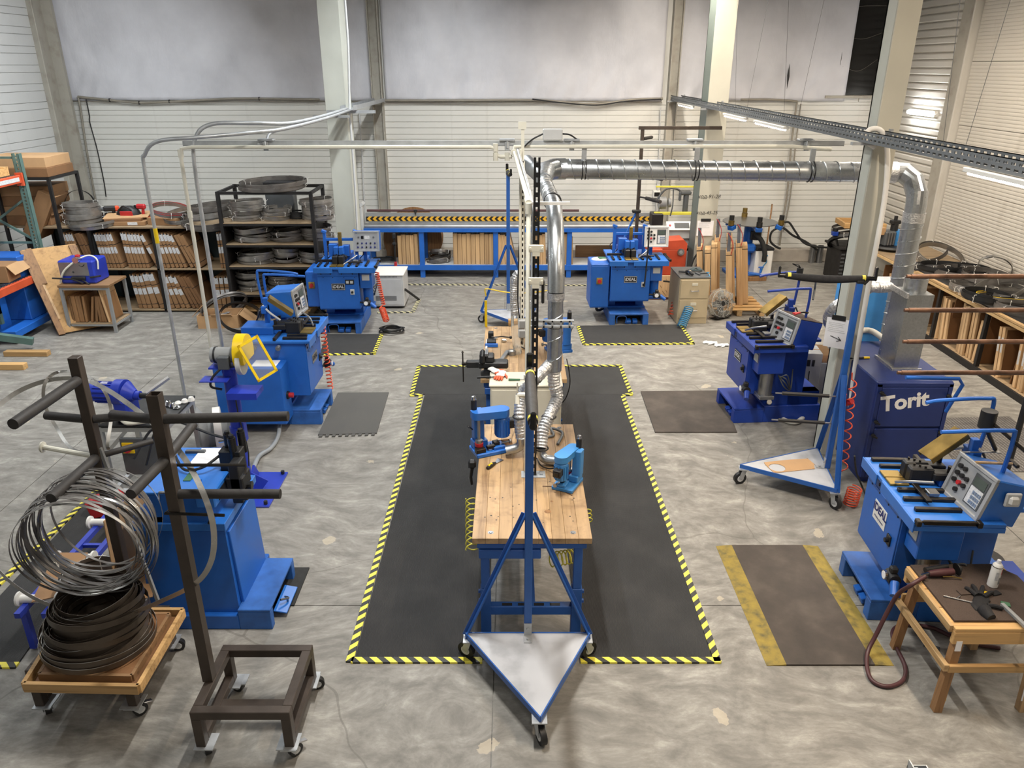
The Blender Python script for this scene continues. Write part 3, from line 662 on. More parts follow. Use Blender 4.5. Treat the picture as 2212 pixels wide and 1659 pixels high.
tape((-1.09, 4.03, 0), (-1.1, 8.48, 0), T0 + 'along the outer edge of the vice side ribbed mat')
tape((1.38, 4.03, 0), (1.34, 8.5, 0), T0 + 'along the outer edge of the grinder side ribbed mat')
tape((-1.08, 4.045, 0), (-.2, 4.045, 0), T0 + 'across the near end of the vice side ribbed mat')
tape((.46, 4.045, 0), (1.4, 4.045, 0), T0 + 'across the near end of the grinder side ribbed mat')
tape((-1.22, 8.57, 0), (-1.24, 9.5, 0), T0 + 'on the vice side end of the crosswise mat')
tape((1.45, 8.57, 0), (1.44, 9.52, 0), T0 + 'on the grinder side end of the crosswise mat')
tape((-1.25, 9.5, 0), (1.46, 9.52, 0), T0 + 'along the far edge of the crosswise mat')
tape((-1.24, 8.53, 0), (-1.08, 8.55, 0), T0 + 'short, mat step, vice side')
tape((1.34, 8.54, 0), (1.46, 8.56, 0), T0 + 'short, mat step, grinder side')
tape(at(700, 767), at(812, 765), T0 + 'on the near edge of the mat by the transformer box machine')
tape(at(807, 766), at(825, 723), T0 + 'on the end of the mat by the transformer box machine')
tape(at(1249, 706), at(1262, 745), T0 + 'on the bench side end of the keypad machine mat')
tape(at(1262, 745), at(1500, 743), T0 + 'on the near edge of the keypad machine mat')
tape(at(1497, 743), at(1469, 702), T0 + 'on the fan side end of the keypad machine mat')
tape(at(-60, 1318), at(213, 1058), T0 + 'along the slanted edge of the roller table mat')
tape(at(-100, 1440), at(38, 1439), T0 + 'on the near edge of the roller table mat')
tape(at(862, 615), at(1285, 617), 'faded hazard tape on the floor along the front of the conveyor', 'tape_far', .06)
tape(at(892, 674), at(905, 648), 'faded hazard tape beside the white transformer box', 'tape_far', .06)
tape(at(815, 676), at(892, 675), 'faded hazard tape before the white transformer box', 'tape_far', .06)
o = B().box(-.3, -.55, 0, .3, .55, .012).out('floor_mat', 'black_rubber', None, 0, loc=at(615, 1300) + Vector((-.05, .18, 0))); o.scale = (.45, .42, 1); tag(o, 'small black drain mat under the pedal of the big blue cabinet machine', 'mat')
quad_mat([at(1990, 905), at(2180, 900), at(2330, 1020), at(2080, 1020)], 'checker_plate', 'grey chequered floor plate behind the pipe rack', .006)
# ================================================================ WORKBENCHES
def workbench(name, label, x0, y0, x1, y1, zt=.864):
    cx, cy = (x0 + x1) / 2, (y0 + y1) / 2; t = thing('workbench', label, 'workbench', (cx, cy, 0)); w, l = (x1 - x0) / 2, (y1 - y0) / 2
    n = 9; ms = {}
    for i in range(n):
        a, c = -w + 2 * w * i / n, -w + 2 * w * (i + 1) / n; cut = RN.uniform(-.5, .5) * l
        for p, q in ((-l, cut), (cut, l)):
            B().box(a + .0006, p + .0006, zt - .042, c - .0006, q - .0006, zt, .0015).out('top_plank', 'bench_wood', t, 0)
    B().box(-w + .03, -l + .03, zt - .1, w - .03, -l + .06, zt - .043, .004).box(-w + .03, l - .06, zt - .1, w - .03, l - .03, zt - .043).box(-w + .03, -l + .06, zt - .09, -w + .055, l - .06, zt - .043).box(w - .055, -l + .06, zt - .09, w - .03, l - .06, zt - .043).out('apron', 'blue_bench', t, 0)
    for sx in (-1, 1):
        for sy in (-1, 1):
            lx, ly = sx * (w - .08), sy * (l - .09)
            B().box(lx - .035, ly - .035, .0, lx + .035, ly + .035, .42, .004).box(lx - .029, ly - .029, .42, lx + .029, ly + .029, zt - .09, .004).bx((lx + sx * .04, ly, .3), (.02, .02, .02)).bx((lx + sx * .04, ly, .38), (.02, .02, .02)).out('leg', 'blue_bench', t, 0)
    b = B()
    for sy in (-1, 1):
        yy = sy * (l - .09); b.box(-w + .11, yy - .03, .2, w - .11, yy + .03, .27, .004)
    b.box(-.03, -l + .1, .21, .03, l - .1, .26, .004)
    b.out('stretcher', 'blue_bench', t, 0)
    b = B()
    for k in range(4): b.box(-.2 + k * .11, -l + .072, .2695, -.13 + k * .11, -l + .1, .2712)
    b.out('slot', 'black', t, 0); b = B()
    for sx in (-1, 1):
        for sy in (-1, 1): b.lathe([(.02, zt - .001), (.02, zt + .0008), (.011, zt + .0008), (.011, zt + .004), (0, zt + .004)], 12, (sx * (w - .12), sy * (l - .07), 0))
    b.out('bolt', 'steel', t)
    B().box(-w + .04, -l + .02, zt - .175, .06, -l + .42, zt - .105, .006).out('drawer', 'blue_bench', t, 0)
    return t
BZ = .864
wbn = workbench('near', 'near workbench with a butcher block top and blue legs, holding two small grinders', -.26, 4.21, .522, 5.93)
wbf = workbench('far', 'far workbench with a butcher block top, carrying the black vice', -.31, 6.95, .54, 8.6)
b = B()
for k in range(26): b.lathe([(RN.uniform(.003, .007), BZ + .0002), (.001, BZ + .0006)], 8, (RN.uniform(-.33, .33), RN.uniform(-.75, .0), 0))
b.out('drill_hole', 'black', wbn, 0)
b = B()
for (u, v, r) in ((1183, 1105, .024), (1192, 1083, .012)): p = at(u, v, BZ) - wbn.location; b.lathe([(r, BZ + .0003), (0, BZ + .0008)], 14, (p.x, p.y, 0))
b.out('stain', 'wood_brown', wbn, 0)
# pedestal cabinet between the benches
t = thing('steel_cabinet', 'cream steel cabinet between the two workbenches with gloves on top', 'cabinet', (.13, 6.76, 0))
B().box(-.335, -.165, .0, .335, .165, .93, .008).out('body', 'cabinet_cream', t); B().box(-.345, -.175, .93, .345, .17, .95, .006).out('top', 'cabinet_cream', t)
B().box(-.32, -.172, .1, -.003, -.165, .9, .003).out('door', 'cabinet_cream', t); B().box(.003, -.172, .1, .32, -.165, .9, .003).out('door', 'cabinet_cream', t); B().box(.26, -.18, .03, .33, -.16, .24, .004).out('vent', 'black', t)
# ---- small things on the cabinet
def blobglove(name, label, cat, loc, rz, parts, fold=.5):
    t = thing(name, label, cat, loc, rz)
    for nm, m, fn in parts: fn().out(nm, m, t)
    return t
def fingers(n=4, L=.075, r=.011, y0=.05, sp=.022, z=.012):
    b = B()
    for k in range(n):
        x = (k - (n - 1) / 2) * sp; l = L * (1, 1.12, 1.05, .85)[k % 4]
        b.tube([(x * .9, y0, z), (x, y0 + l * .5, z + .006), (x * 1.1, y0 + l * .9, z - .001), (x * 1.12, y0 + l, z - .003)], [r, r, r * .9, r * .4], 8)
    b.tube([(-.04, .0, z), (-.065, .03, z), (-.075, .06, z - .002)], [r * 1.1, r, r * .5], 8)
    return b
def palm(L=.09, w=.045, h=.016, cuff=.07):
    return B().tube([(0, -cuff, h), (0, -cuff * .3, h), (0, .01, h * .95), (0, L * .6, h * .8)], [w * .85, w * .8, w * 1.0, w * .8], 10)
def squash(b, f, z0=0):
    b.v = [(x, y, z0 + z * 1.0 if z < 0 else z0 + z * f) for x, y, z in b.v]; return b
def glove(label, loc, rz, mc, mf, rot=None):
    t = thing('work_glove', label, 'glove', loc, rz)
    p = palm(); p.v = [(x, y, max(.001, .016 + (z - .016) * .4)) for x, y, z in p.v]; p.out('cuff', mc, t); f = fingers(); f.out('fingers', mf, t)
    return t
CZ = .951
g = at(1082, 812, CZ)
glove('white knit glove with orange coated fingers lying on the cream cabinet', g, 2.9, 'leather', 'glove_orange'); 
glove('second orange fingered glove half under the first on the cream cabinet', at(1069, 806, CZ) + Vector((.0, .03, .0)), -2.5, 'leather', 'glove_orange')
t = thing('nipper', 'long black handled nipper lying on the cream cabinet beside the gloves', 'pliers', at(1060, 818, CZ)); B().tube([(-.13, -.0, .012), (.0, .01, .014)], .012, 8).out('grip', 'black', t); B().tube([(.0, .01, .012), (.1, .03, .01), (.15, .03, .008)], [.006, .006, .003], 6).out('jaw', 'dark_steel', t)
t = thing('file', 'green handled tool lying at the front of the cream cabinet', 'tool', at(1112, 822, CZ)); B().tube([(-.06, 0, .01), (.05, .0, .01)], [.012, .009], 8).out('handle', 'green', t); B().tube([(.05, 0, .01), (.15, .01, .01)], .004, 6).out('shank', 'steel', t)
# ---- vice on the far bench
p = at(1040, 812, BZ); t = thing('bench_vice', 'black bench vice bolted to the corner of the far workbench', 'vice', (-.22, 7.06, BZ), pi / 2)
t.scale = (1.25, 1.15, 1.2)
b = B(); b.lathe([(.08, 0), (.08, .025), (.055, .035), (.05, .06), (.06, .07), (0, .07)], 16); b.out('swivel_base', 'black', t)
B().box(-.045, -.16, .07, .045, .1, .13, .012).bx((0, -.0, .155), (.1, .08, .06), None, .012).prism([(-.03, .1), (.03, .1), (.02, .17), (-.02, .17)], .08, .125).out('body', 'black', t, 20)
B().bx((0, .06, .16), (.13, .05, .1), None, .02).bx((0, .14, .1), (.06, .12, .055), None, .008).out('front_jaw', 'black', t); b = B().bx((0, .032, .2), (.13, .012, .02)).bx((0, .018, .2), (.13, .012, .02)); b.out('jaw_plate', 'steel', t, 0)
B().cyl((0, .18, .1), (0, .24, .1), .012, 10).cyl((0, .23, -.06), (0, .23, .2), .006, 8).lathe([(0, .19), (.012, .2), (0, .215)], 8, (0, .23, 0)).out('screw_handle', 'dark_steel', t)
# ---- gauges and set-up jig on the far bench
t = thing('blade_jig', 'black blade setting jig with a ball handled lever on the far workbench', 'tool', at(1062, 745, BZ))
B().bx((0, 0, .03), (.1, .12, .06), None, .008).bx((-.01, .1, .06), (.06, .07, .12), None, .008).out('body', 'black', t); B().tube([(.0, .02, .08), (.11, .02, .09), (.2, .02, .08)], .007, 8).out('lever', 'dark_steel', t)
B().lathe([(0, -.018), (.013, -.013), (.018, 0), (.013, .013), (0, .018)], 12, (.21, .02, .08)).out('ball_knob', 'black_gloss', t); B().bx((-.0, -.07, .02), (.14, .03, .04), None, .005).out('base', 'blue', t)
for k, (u, v, l) in enumerate(((1070, 733, 'small round dial gauge behind the black jig on the far workbench'), (1089, 738, 'small round dial gauge lying beside the lever on the far workbench'))):
    t = thing('dial_gauge', l, 'gauge', at(u, v, BZ)); B().lathe([(.028, 0), (.03, .006), (.03, .02), (.026, .024), (0, .024)], 18).out('case', 'chrome', t); B().lathe([(.024, .0245), (0, .025)], 16).out('dial', 'paper', t)
t = thing('straight_edge', 'grey steel straight edge block lying along the far workbench', 'tool', at(1089, 773, BZ), -.25); B().box(-.022, -.16, 0, .022, .16, .03, .004).out('bar', 'steel', t, 0); B().box(-.025, -.17, 0, .05, -.14, .045, .004).out('stop', 'grey_dark', t, 0)
t = thing('tape_roll', 'grey steel tape roll on the far workbench beside the straight edge', 'tape roll', at(1106, 766, BZ)); B().lathe([(.03, 0), (.045, 0), (.045, .045), (.03, .045), (.03, 0)], 22).out('roll', 'steel', t); B().lathe([(.028, .002), (.03, .04), (0, .04)], 16).out('core', 'white_plastic', t)
o = B().box(-.05, -.035, 0, .05, .035, .07, .003).out('wood_block', 'wood_x', None, 0, loc=at(1107, 702, BZ)); tag(o, 'small wooden block at the back edge of the far workbench', 'block')
o = B().box(-.01, -.18, 0, .01, .18, .02, .003).out('white_strip', 'white_plastic', None, 0, loc=at(1051, 748, BZ)); tag(o, 'white strip lying along the edge of the far workbench', 'strip')
# yellow hose frame
t = thing('hose_stand', 'yellow upright with a looped yellow air hose over the far workbench', 'hose stand', at(1050, 706, BZ))
B().box(-.015, -.008, 0, .015, .008, .32, .003).out('upright', 'yellow', t, 0)
q = [aty(u, v, 8.55) - t.location for u, v in ((1050, 640), (1048, 625), (1060, 625), (1085, 630), (1115, 633), (1150, 632), (1186, 627))]
B().tube(spl(q, 6), .007, 6).out('hose', 'yellow', t); q = [aty(u, v, 8.3) - t.location for u, v in ((1115, 670), (1122, 682), (1136, 690), (1150, 690))]
B().tube(spl(q, 6), .007, 6).out('hose', 'yellow', t)
t = thing('steel_ruler', 'thin yellow rule standing against the black slotted post', 'ruler', (.2, 7.9, BZ)); B().box(-.012, -.004, 0, .012, .004, .42).out('rule', 'yellow', t, 0)
# ================================================================ POSTS BETWEEN BENCHES
def slotted(b, x, y, z0, z1, w=.04, d=.04, pitch=.075, slot=.045, th=.003):
    sw = w * .3
    for a, c in ((-w / 2, -sw / 2), (sw / 2, w / 2)): b.box(x + a, y - d / 2, z0, x + c, y - d / 2 + th, z1)
    z = z0
    while z < z1: b.box(x - sw / 2, y - d / 2, z, x + sw / 2, y - d / 2 + th, min(z + pitch - slot, z1)); z += pitch
    b.box(x - w / 2, y - d / 2, z0, x - w / 2 + th, y + d / 2, z1); b.box(x + w / 2 - th, y - d / 2, z0, x + w / 2, y + d / 2, z1)
    return b
xs_, ys_ = .16, 5.05
t = thing('slotted_post', 'tall black slotted post standing on the near workbench', 'post', (xs_, ys_, BZ))
slotted(B(), 0, 0, .006, 2.3, .042, .042, .062, .031).out('post', 'black_gloss', t, 0); B().box(-.09, -.05, 0, .09, .05, .006).bx((.06, 0, .01), (.02, .02, .01)).out('foot_plate', 'zinc', t, 0)
for zz in (1.5, 1.72): B().bx((.0, -.03, zz), (.1, .014, .05), None, .004).bx((0, -.03, zz - .035), (.05, .014, .03)).cyl((-.04, -.045, zz), (-.04, -.03, zz), .008, 8).cyl((.04, -.045, zz), (.04, -.03, zz), .008, 8).out('clamp', 'cream_pvc', t)
b = B().bx((.12, .03, 1.16), (.3, .03, .012)).bx((.12, .03, 1.2), (.3, .03, .012)); [b.bx((-.0 + k * .06, .03, 1.18), (.012, .03, .05)) for k in range(5)]; b.out('duct_arm', 'zinc', t, 0)
B().bx((.09, .06, 2.0), (.26, .02, .02)).out('top_arm', 'white_paint', t, 0)
B().bx((.05, 0, 1.42), (.02, .05, .16), None, .006).out('latch', 'black', t, 0)
xq, yq = -.0, 7.9
a = aty(1128, 700, 7.9); xq = a.x
t = thing('slotted_post', 'pale slotted post with socket boxes standing on the far workbench', 'post', (xq, 7.9, BZ))
slotted(B(), 0, 0, .0, 1.96, .045, .042, .06, .034).out('post', 'cream_pvc', t, 0); B().box(-.024, .01, 0, .024, .02, 1.96).out('back_web', 'black', t, 0)
b = B()
b.bx((0, -.06, .28), (.09, .06, .1), None, .01).bx((0, -.06, .17), (.09, .06, .1), None, .01); b.out('socket_box', 'grey_light', t); B().bx((0, -.092, .28), (.06, .006, .07), None, .002).bx((0, -.092, .17), (.06, .006, .07), None, .002).out('socket_lid', 'grey_paint', t)
B().tube(spl([(-.03, -.04, 1.9), (-.035, -.05, 1.2), (-.05, -.08, .6), (-.03, -.09, .35)], 5), .008, 6).tube(spl([(.0, -.09, .1), (-.02, -.1, .04), (.05, -.12, .01)], 5), .008, 6).out('lead', 'black', t)
B().box(-.02, .0, 1.96, .012, .03, 2.26).box(-.05, -.01, 2.26, .03, .03, 2.33).out('top_fitting', 'cream_pvc', t, 0)
# white conduits dropping to the benches
p = [at(1137, 1020, BZ)]; x_, y_ = p[0].x, p[0].y
t = pipe('cream_pipe', [(x_, y_, BZ), (x_, y_, 2.84), (x_, y_ + .04, 2.88), (.02, YS - .1, 2.88), (.02, YS - .07, 2.93), (.35, YS - .06, 2.93)], .017, 'cream_pvc', 'cream plastic pipe dropping from the strut rail to the near workbench', 'pipe', 10, None, False)
B().cyl((x_, y_, 2.8), (x_, y_, 2.87), .022, 10).cyl((x_, y_ + .0, 2.87), (x_ - .005, y_ + .1, 2.88), .022, 10).cyl((.02, YS - .15, 2.88), (.02, YS - .06, 2.88), .033, 10).cyl((x_, y_, 1.62), (x_, y_, 1.66), .026, 10).out('pipe_joint', 'cream_pvc', t)
B().cyl((x_ - .07, y_, 1.5), (x_ + .06, y_, 1.5), .02, 10).cyl((x_ - .07, y_ - .03, 1.44), (x_ - .07, y_, 1.5), .018, 8).bx((x_ - .07, y_, 1.56), (.01, .02, .08)).out('valve', 'cream_pvc', t)
pipe('steel_conduit', [(x_ + .035, y_ + .08, 1.0), (x_ + .035, y_ + .08, 2.84), (.06, YS - .1, 2.9), (.06, YS - .02, 2.92)], .014, 'zinc', 'thin steel conduit beside the cream drop pipe', 'conduit', 8, None, False)
pipe('steel_conduit', [aty(1122, 640, 7.85), aty(1125, 322, 7.85)], .014, 'cream_pvc', 'thin pale conduit beside the pale slotted post', 'conduit', 8, None, False)
# ---- flexible foil ducts
def flex(pts, r, label, n=10, rib=.012, m='foil', cat='flexible duct', r2=None):
    c = spl(pts, 14); L = sum((c[i + 1] - c[i]).length for i in range(len(c) - 1)); N = max(8, int(L / rib)); acc = [0]
    for i in range(len(c) - 1): acc.append(acc[-1] + (c[i + 1] - c[i]).length)
    q = []; j = 0
    for k in range(N + 1):
        s = L * k / N
        while j < len(c) - 2 and acc[j + 1] < s: j += 1
        q.append(c[j].lerp(c[j + 1], (s - acc[j]) / max(1e-9, acc[j + 1] - acc[j])))
    o = B().tube(q, [r * (1 if k % 2 else .9) * (RN.uniform(.96, 1.04) if m == 'foil' else 1) for k in range(N + 1)], 16).out('flexible_duct', m, None, 20)
    tag(o, label, cat); return o
def elbow(b, pts, r): return b.tube(spl(pts, 6), r, 14)
XVd, YVd = .33, YV
f1 = [(XVd - .02, YVd + .02, 1.56), at(1155, 822, 1.48), at(1128, 850, 1.35), at(1122, 900, 1.2), at(1126, 945, 1.03)]
o = flex(f1, .045, 'silver flexible duct curving down to the dark blue grinder'); e = f1[-1]
elbow(B(), [e, e + Vector((.0, 0, -.05)), e + Vector((-.03, -.0, -.09)), e + Vector((-.12, -.01, -.11))], .038).out('elbow', 'galv', o); b = B()
for k in (1, 3): b.tube([Vector(f1[k]) + Vector((.05 * cos(a * pi / 8), .05 * sin(a * pi / 8), .0)) for a in range(16)], .006, 5, True)
b.out('cable_tie', 'black', o)
f2 = [(XVd, YVd, 1.52), (XVd + .0, YVd - .02, 1.4), at(1203, 860, 1.28), at(1186, 900, 1.18), at(1173, 930, 1.1), at(1169, 968, .99)]
o = flex(f2, .05, 'silver flexible duct snaking down to the light blue grinder'); e = f2[-1]
elbow(B(), [e, e + Vector((.005, -.01, -.05)), e + Vector((.04, -.03, -.08)), e + Vector((.14, -.05, -.085))], .038).out('elbow', 'galv', o); b = B()
for k in (3, 5): b.tube([Vector(f2[k]) + Vector((.054 * cos(a * pi / 8), .054 * sin(a * pi / 8), .0)) for a in range(16)], .006, 5, True)
b.out('cable_tie', 'black', o)
f3 = [aty(u, v, 8.0) for u, v in ((1128, 597), (1118, 592), (1112, 605), (1110, 640), (1112, 680))]
o = flex(f3, .045, 'silver flexible duct arching beside the pale slotted post over the far workbench')
f4 = [aty(u, v, 7.95) for u, v in ((1144, 600), (1147, 640), (1143, 690), (1140, 745))]
flex(f4, .032, 'narrow silver flexible duct hanging behind the cream drop pipe')
o = B().tube(spl([at(1112, 680, 1.1) * 0 + aty(1112, 680, 8.0), aty(1113, 712, 7.95), aty(1118, 760, 7.6)], 5), .045, 14).out('duct_sleeve', 'plexi', None); tag(o, 'clear plastic duct sleeve below the arching silver duct on the far workbench', 'duct')
# ================================================================ BENCH GRINDERS
def grinder(label, loc, rz, m, flip=1, dark='blue'):
    """small blade grinder: base with vice table, column with rack, tapered belt head, motor hung under the back"""
    t = thing('bench_grinder', label, 'grinder', loc, rz)
    B().box(-.13, -.1, 0, .13, .09, .035, .006).box(.02, -.08, .035, .12, .02, .06, .004).out('base', m, t)
    B().box(-.12, .0, .035, -.0, .085, .1, .006).bx((-.06, .06, .22), (.085, .075, .26), None, .008).out('column', m, t)
    B().cyl((-.095, .05, .3), (-.095, .05, .44), .024, 14).out('column_top', 'black', t); B().lathe([(.018, .44), (.02, .455), (.016, .47), (0, .472)], 14, (-.095, .05, 0)).out('cap', 'chrome', t)
    poly = [(-.13, .0)] + [(-.085 + .045 * cos(a), .0 + .045 * sin(a)) for a in [pi + pi / 2 * k / 4 for k in range(5)]] + [(.11 + .062 * cos(a), -.02 + .062 * sin(a)) for a in [-pi / 2 + pi * k / 8 for k in range(9)]] + [(-.1, .06), (-.13, .04)]
    b = B(); b.prism(poly, .3, .36); b.out('belt_head', m, t, 40)
    B().lathe([(.045, .12), (.055, .125), (.055, .28), (.04, .3), (0, .3)], 20, (.115, -.02, 0)).out('motor', m, t); b = B()
    for k in range(14): a = 2 * pi * k / 14; b.bx((.115 + .057 * cos(a), -.02 + .057 * sin(a), .2), (.012, .004, .13), (0, 0, a))
    b.out('cooling_fin', dark, t, 0)
    B().bx((.185, -.02, .22), (.07, .07, .075), None, .008).out('switch_box', 'black', t); B().bx((.223, -.02, .22), (.008, .04, .04), None, .003).out('switch_plate', 'black_gloss', t)
    B().lathe([(.012, .3), (.012, .13), (.03, .125), (.03, .1), (0, .1)], 14, (-.085, -.02, 0)).out('spindle', 'steel', t); B().lathe([(.028, .07), (.034, .072), (.034, .1), (.028, .1)], 18, (-.085, -.02, 0)).out('grinding_wheel', 'red', t)
    B().bx((-.09, -.06, .05), (.08, .05, .04), None, .004).bx((.0, -.055, .062), (.07, .03, .03), None, .004).bx((.055, -.03, .075), (.05, .05, .03), None, .004).out('slide', 'dark_steel', t); B().cyl((.1, -.04, .07), (.17, -.05, .075), .009, 8).cyl((.16, -.05, .075), (.175, -.05, .075), .018, 10).out('feed_screw', 'steel', t)
    B().cyl((-.12, .03, .2), (-.17, -.03, .26), .006, 8).lathe([(0, .25), (.012, .262), (0, .275)], 8, (-.175, -.035, 0)).out('lever', 'black', t)
    return t
gp = at(1047, 975, BZ)
grinder('dark blue belt driven grinder on the near workbench edge, motor towards the duct', (-.19, 5.44, BZ), .42, 'blue_mid')
g2 = grinder('light blue belt driven grinder on the near workbench, black switch box facing the post', (.41, 4.9, BZ), radians(244), 'blue_light', 1, 'blue_light'); g2.scale = (.86, .86, .8)
g3 = grinder('blue grinder at the outer edge of the far workbench behind the rigid duct', (.5, 7.75, BZ), pi + .3, 'blue_mid')
pipe('power_lead', [at(1097, 905, BZ + .2), at(1105, 917, BZ + .12), at(1113, 924, BZ + .02), at(1120, 922, BZ + .01)], .006, 'black', 'black lead from the dark blue grinder to the foil duct', 'cable')
pipe('power_lead', [at(1205, 1010, BZ + .08), at(1185, 1012, BZ + .02), at(1168, 1005, BZ + .02), at(1160, 990, BZ + .02)], .006, 'black', 'black lead from the light blue grinder to the black post', 'cable')
pipe('power_lead', [at(1224, 775, BZ + .05), at(1229, 800, .8), at(1231, 830, .5), at(1222, 860, .3), at(1205, 880, .2)], .006, 'black', 'black lead hanging from the far workbench to the cream cabinet side', 'cable')
# scraper, tape measure, cardboard on near bench
t = thing('scraper', 'scraper with black and yellow handle lying on the near workbench', 'scraper', at(1062, 1008, BZ), -.55)
B().tube([(0, -.06, .014), (0, -.02, .016), (0, .03, .012), (0, .055, .008)], [.012, .018, .014, .008], 10).out('handle', 'black', t); B().tube([(0, -.045, .024), (0, .0, .024)], [.009, .012], 8).out('grip_inlay', 'yellow', t); B().prism([(-.008, .05), (.008, .05), (.028, .13), (-.028, .13)], .005, .008).out('blade', 'steel', t, 0)
t = thing('air_gun', 'black air gun hanging on the edge of the near workbench above a yellow coil hose', 'air gun', at(1020, 1002, BZ) + Vector((0, 0, -.05)))
B().bx((0, 0, .05), (.06, .05, .07), None, .015).out('body', 'black', t); B().tube([(-.0, 0, .02), (-.012, -.01, -.06), (-.005, -.02, -.12)], [.014, .012, .01], 8).out('hose_end', 'dark_steel', t); B().tube([(-.03, 0, .02), (.03, 0, .03)], .006, 6).out('trigger', 'black_gloss', t)
pipe('coil_hose', helix((-.3, 4.95, .72), (.05, -1, -.25), .045, .5, 9), .005, 'yellow_pale', 'yellow coiled air hose hanging beside the near workbench, below the air gun', 'hose', 5, None, False)
pipe('coil_hose', helix((.27, 4.42, .55), (.6, .3, -.1), .05, .2, 6), .005, 'yellow_pale', 'yellow coiled air hose hung under the near workbench behind the blue brace', 'hose', 5, None, False)
pipe('coil_hose', helix((.535, 4.75, .75), (0, -1, -.3), .035, .12, 3), .004, 'yellow_pale', 'short yellow hose loop at the grinder side of the near workbench', 'hose', 5, None, False)
t = thing('cardboard_tent', 'folded piece of cardboard standing beside the dark blue grinder', 'cardboard', at(1095, 970, BZ), .3); B().bx((0, .03, .03), (.11, .002, .08), (-.7, 0, 0)).bx((0, -.02, .03), (.11, .002, .08), (.7, 0, 0)).out('sheet', 'carton', t, 0)
o = pipe('wire_scrap', [at(1205, 960, BZ + .01), at(1215, 935, BZ + .02), at(1190, 925, BZ + .03), at(1196, 940, BZ + .01), at(1180, 945, BZ + .01)], .012, 'grey_dark', 'heap of grey wire and brush scrap behind the silver duct on the near workbench', 'wire')
pipe('string', [at(1172, 1050, BZ + .003), at(1200, 1052, BZ + .003), at(1225, 1065, BZ + .003), at(1236, 1070, BZ + .003)], .003, 'brown_pipe', 'thin brown cord lying across the near workbench', 'cord', 5)
# ================================================================ BLUE TOOL STANDS (triangular caster base, post, roller)
def caster(par, x, y, z, r=.05, rz=0, m='black', brake=False):
    b = B().bx((x, y, z - .004), (.09, .09, .008)); c, s = cos(rz), sin(rz)
    for k in (-1, 1): b.bar((x + k * .024 * s * -1, y + k * .024 * c, z - .01), (x + k * .024 * -s + .03 * c, y + k * .024 * c + .03 * s, r), .006, .045, (c, s, 0))
    b.out('caster_fork', 'zinc', par, 0)
    cx, cy = x + .03 * c, y + .03 * s; w = B()
    w.cyl((cx + .017 * s, cy - .017 * c, r), (cx - .017 * s, cy + .017 * c, r), r, 18).out('caster_wheel', m, par); B().cyl((cx + .019 * s, cy - .019 * c, r), (cx - .019 * s, cy + .019 * c, r), r * .55, 12).out('wheel_hub', 'grey_light', par)
    if brake: B().bx((cx + .05 * c, cy + .05 * s, r * 1.5), (.06, .03, .01), (0, .4, rz), .003).out('brake_lever', 'chrome', par)
def stand(label, loc, rz, hw=.415, tip=.72, H=2.02, roll=.62, arms=False, roller='grip', br=1.12):
    t = thing('tool_stand', label, 'stand', loc, rz); z = .2
    tri = [(-hw, 0), (hw, 0), (0.06, -tip)]
    B().prism(tri, z - .004, z).out('plate', 'white_plate', t, 0); b = B()
    for p, q in ((tri[0], tri[1]), (tri[1], tri[2]), (tri[2], tri[0])): b.bar((*p, z - .018), (*q, z - .018), .008, .044)
    b.out('rim', 'blue_stand', t, 0)
    B().box(-.025, -.025, z, .025, .025, H, .004).out('post', 'blue_stand', t, 0); B().bx((0, -.05, z + .004), (.05, .1, .006)).bx((0, -.028, z + .05), (.05, .006, .1)).cyl((0, -.07, z), (0, -.07, z + .018), .011, 6).cyl((0, -.04, z + .06), (0, -.02, z + .06), .01, 6).out('bracket', 'zinc', t)
    for s in (-1, 1): B().bar((s * .024, 0, br), (s * (hw + .0), .0, z - .03), .006, .045, (0, 1, 0)).bar((s * .027, .02, br), (s * (hw + .003), .02, z - .03), .04, .006, (0, 1, 0)).out('brace', 'blue_stand', t, 0)
    for (x, y), a in zip(tri, (2.6, .6, -1.2)): caster(t, x * .93, y * .94 - .01, z - .035, .06, a)
    B().cyl((0, .03, H - .02), (.0, .06, H + .02), .02, 8).bx((0, 0, H), (.06, .06, .03), None, .006).out('roller_bracket', 'black', t)
    n = 9; ro = [Vector((.0 + .05 * k / n * 0, .05 - (roll + .05) * k / n, H + .03 - .02 * sin(pi * k / n))) for k in range(n + 1)]
    B().tube(ro, [.026 + .008 * sin(pi * k / n) for k in range(n + 1)], 14).out('roller', roller, t); B().tube([ro[0] + Vector((0, .07, 0)), ro[0]], .02, 12).tube([ro[-1], ro[-1] + Vector((0, -.05, 0))], .02, 12).bx(ro[-1] + Vector((0, -.05, .03)), (.03, .02, .1), None, .008).bx(ro[0] + Vector((0, .07, .04)), (.04, .02, .12), None, .008).out('roller_end', 'black_gloss', t)
    for k in (.02, .93): B().tube([ro[0].lerp(ro[-1], k), ro[0].lerp(ro[-1], k + .04)], .0275, 12).out('yellow_tape', 'yellow_pale', t)
    if arms:
        for i, zz in enumerate((.93, .66)): B().cyl((0, -.03, zz), (0, -.09, zz), .008, 8).cyl((0, -.5, zz), (0, -.56, zz), .007, 8).out('pin', 'steel', t); B().cyl((0, -.09, zz), (0, -.5, zz), .017, 12).out('rod_sleeve', 'black', t)
    return t
stand('blue tool stand with triangular plate and black roller, in front of the near workbench', (.105, 4.09, 0), .0)
stand('blue tool stand with yellow ended black roller and two rods, beside the navy dust collector', at(1790, 1012, .2) * Vector((1, 1, 0)) if False else (at(1786, 1010, .2).x, at(1786, 1010, .2).y, 0), -pi / 2 - .15, .41, .8, 2.0, .62, True, 'cloth_black', 1.15)
sb = at(1098, 668, .2); stand('blue tool stand with short black grips, standing beyond the far workbench', (sb.x, sb.y, 0), .12, .42, .72, 2.25, .3, False, 'black', 1.2)
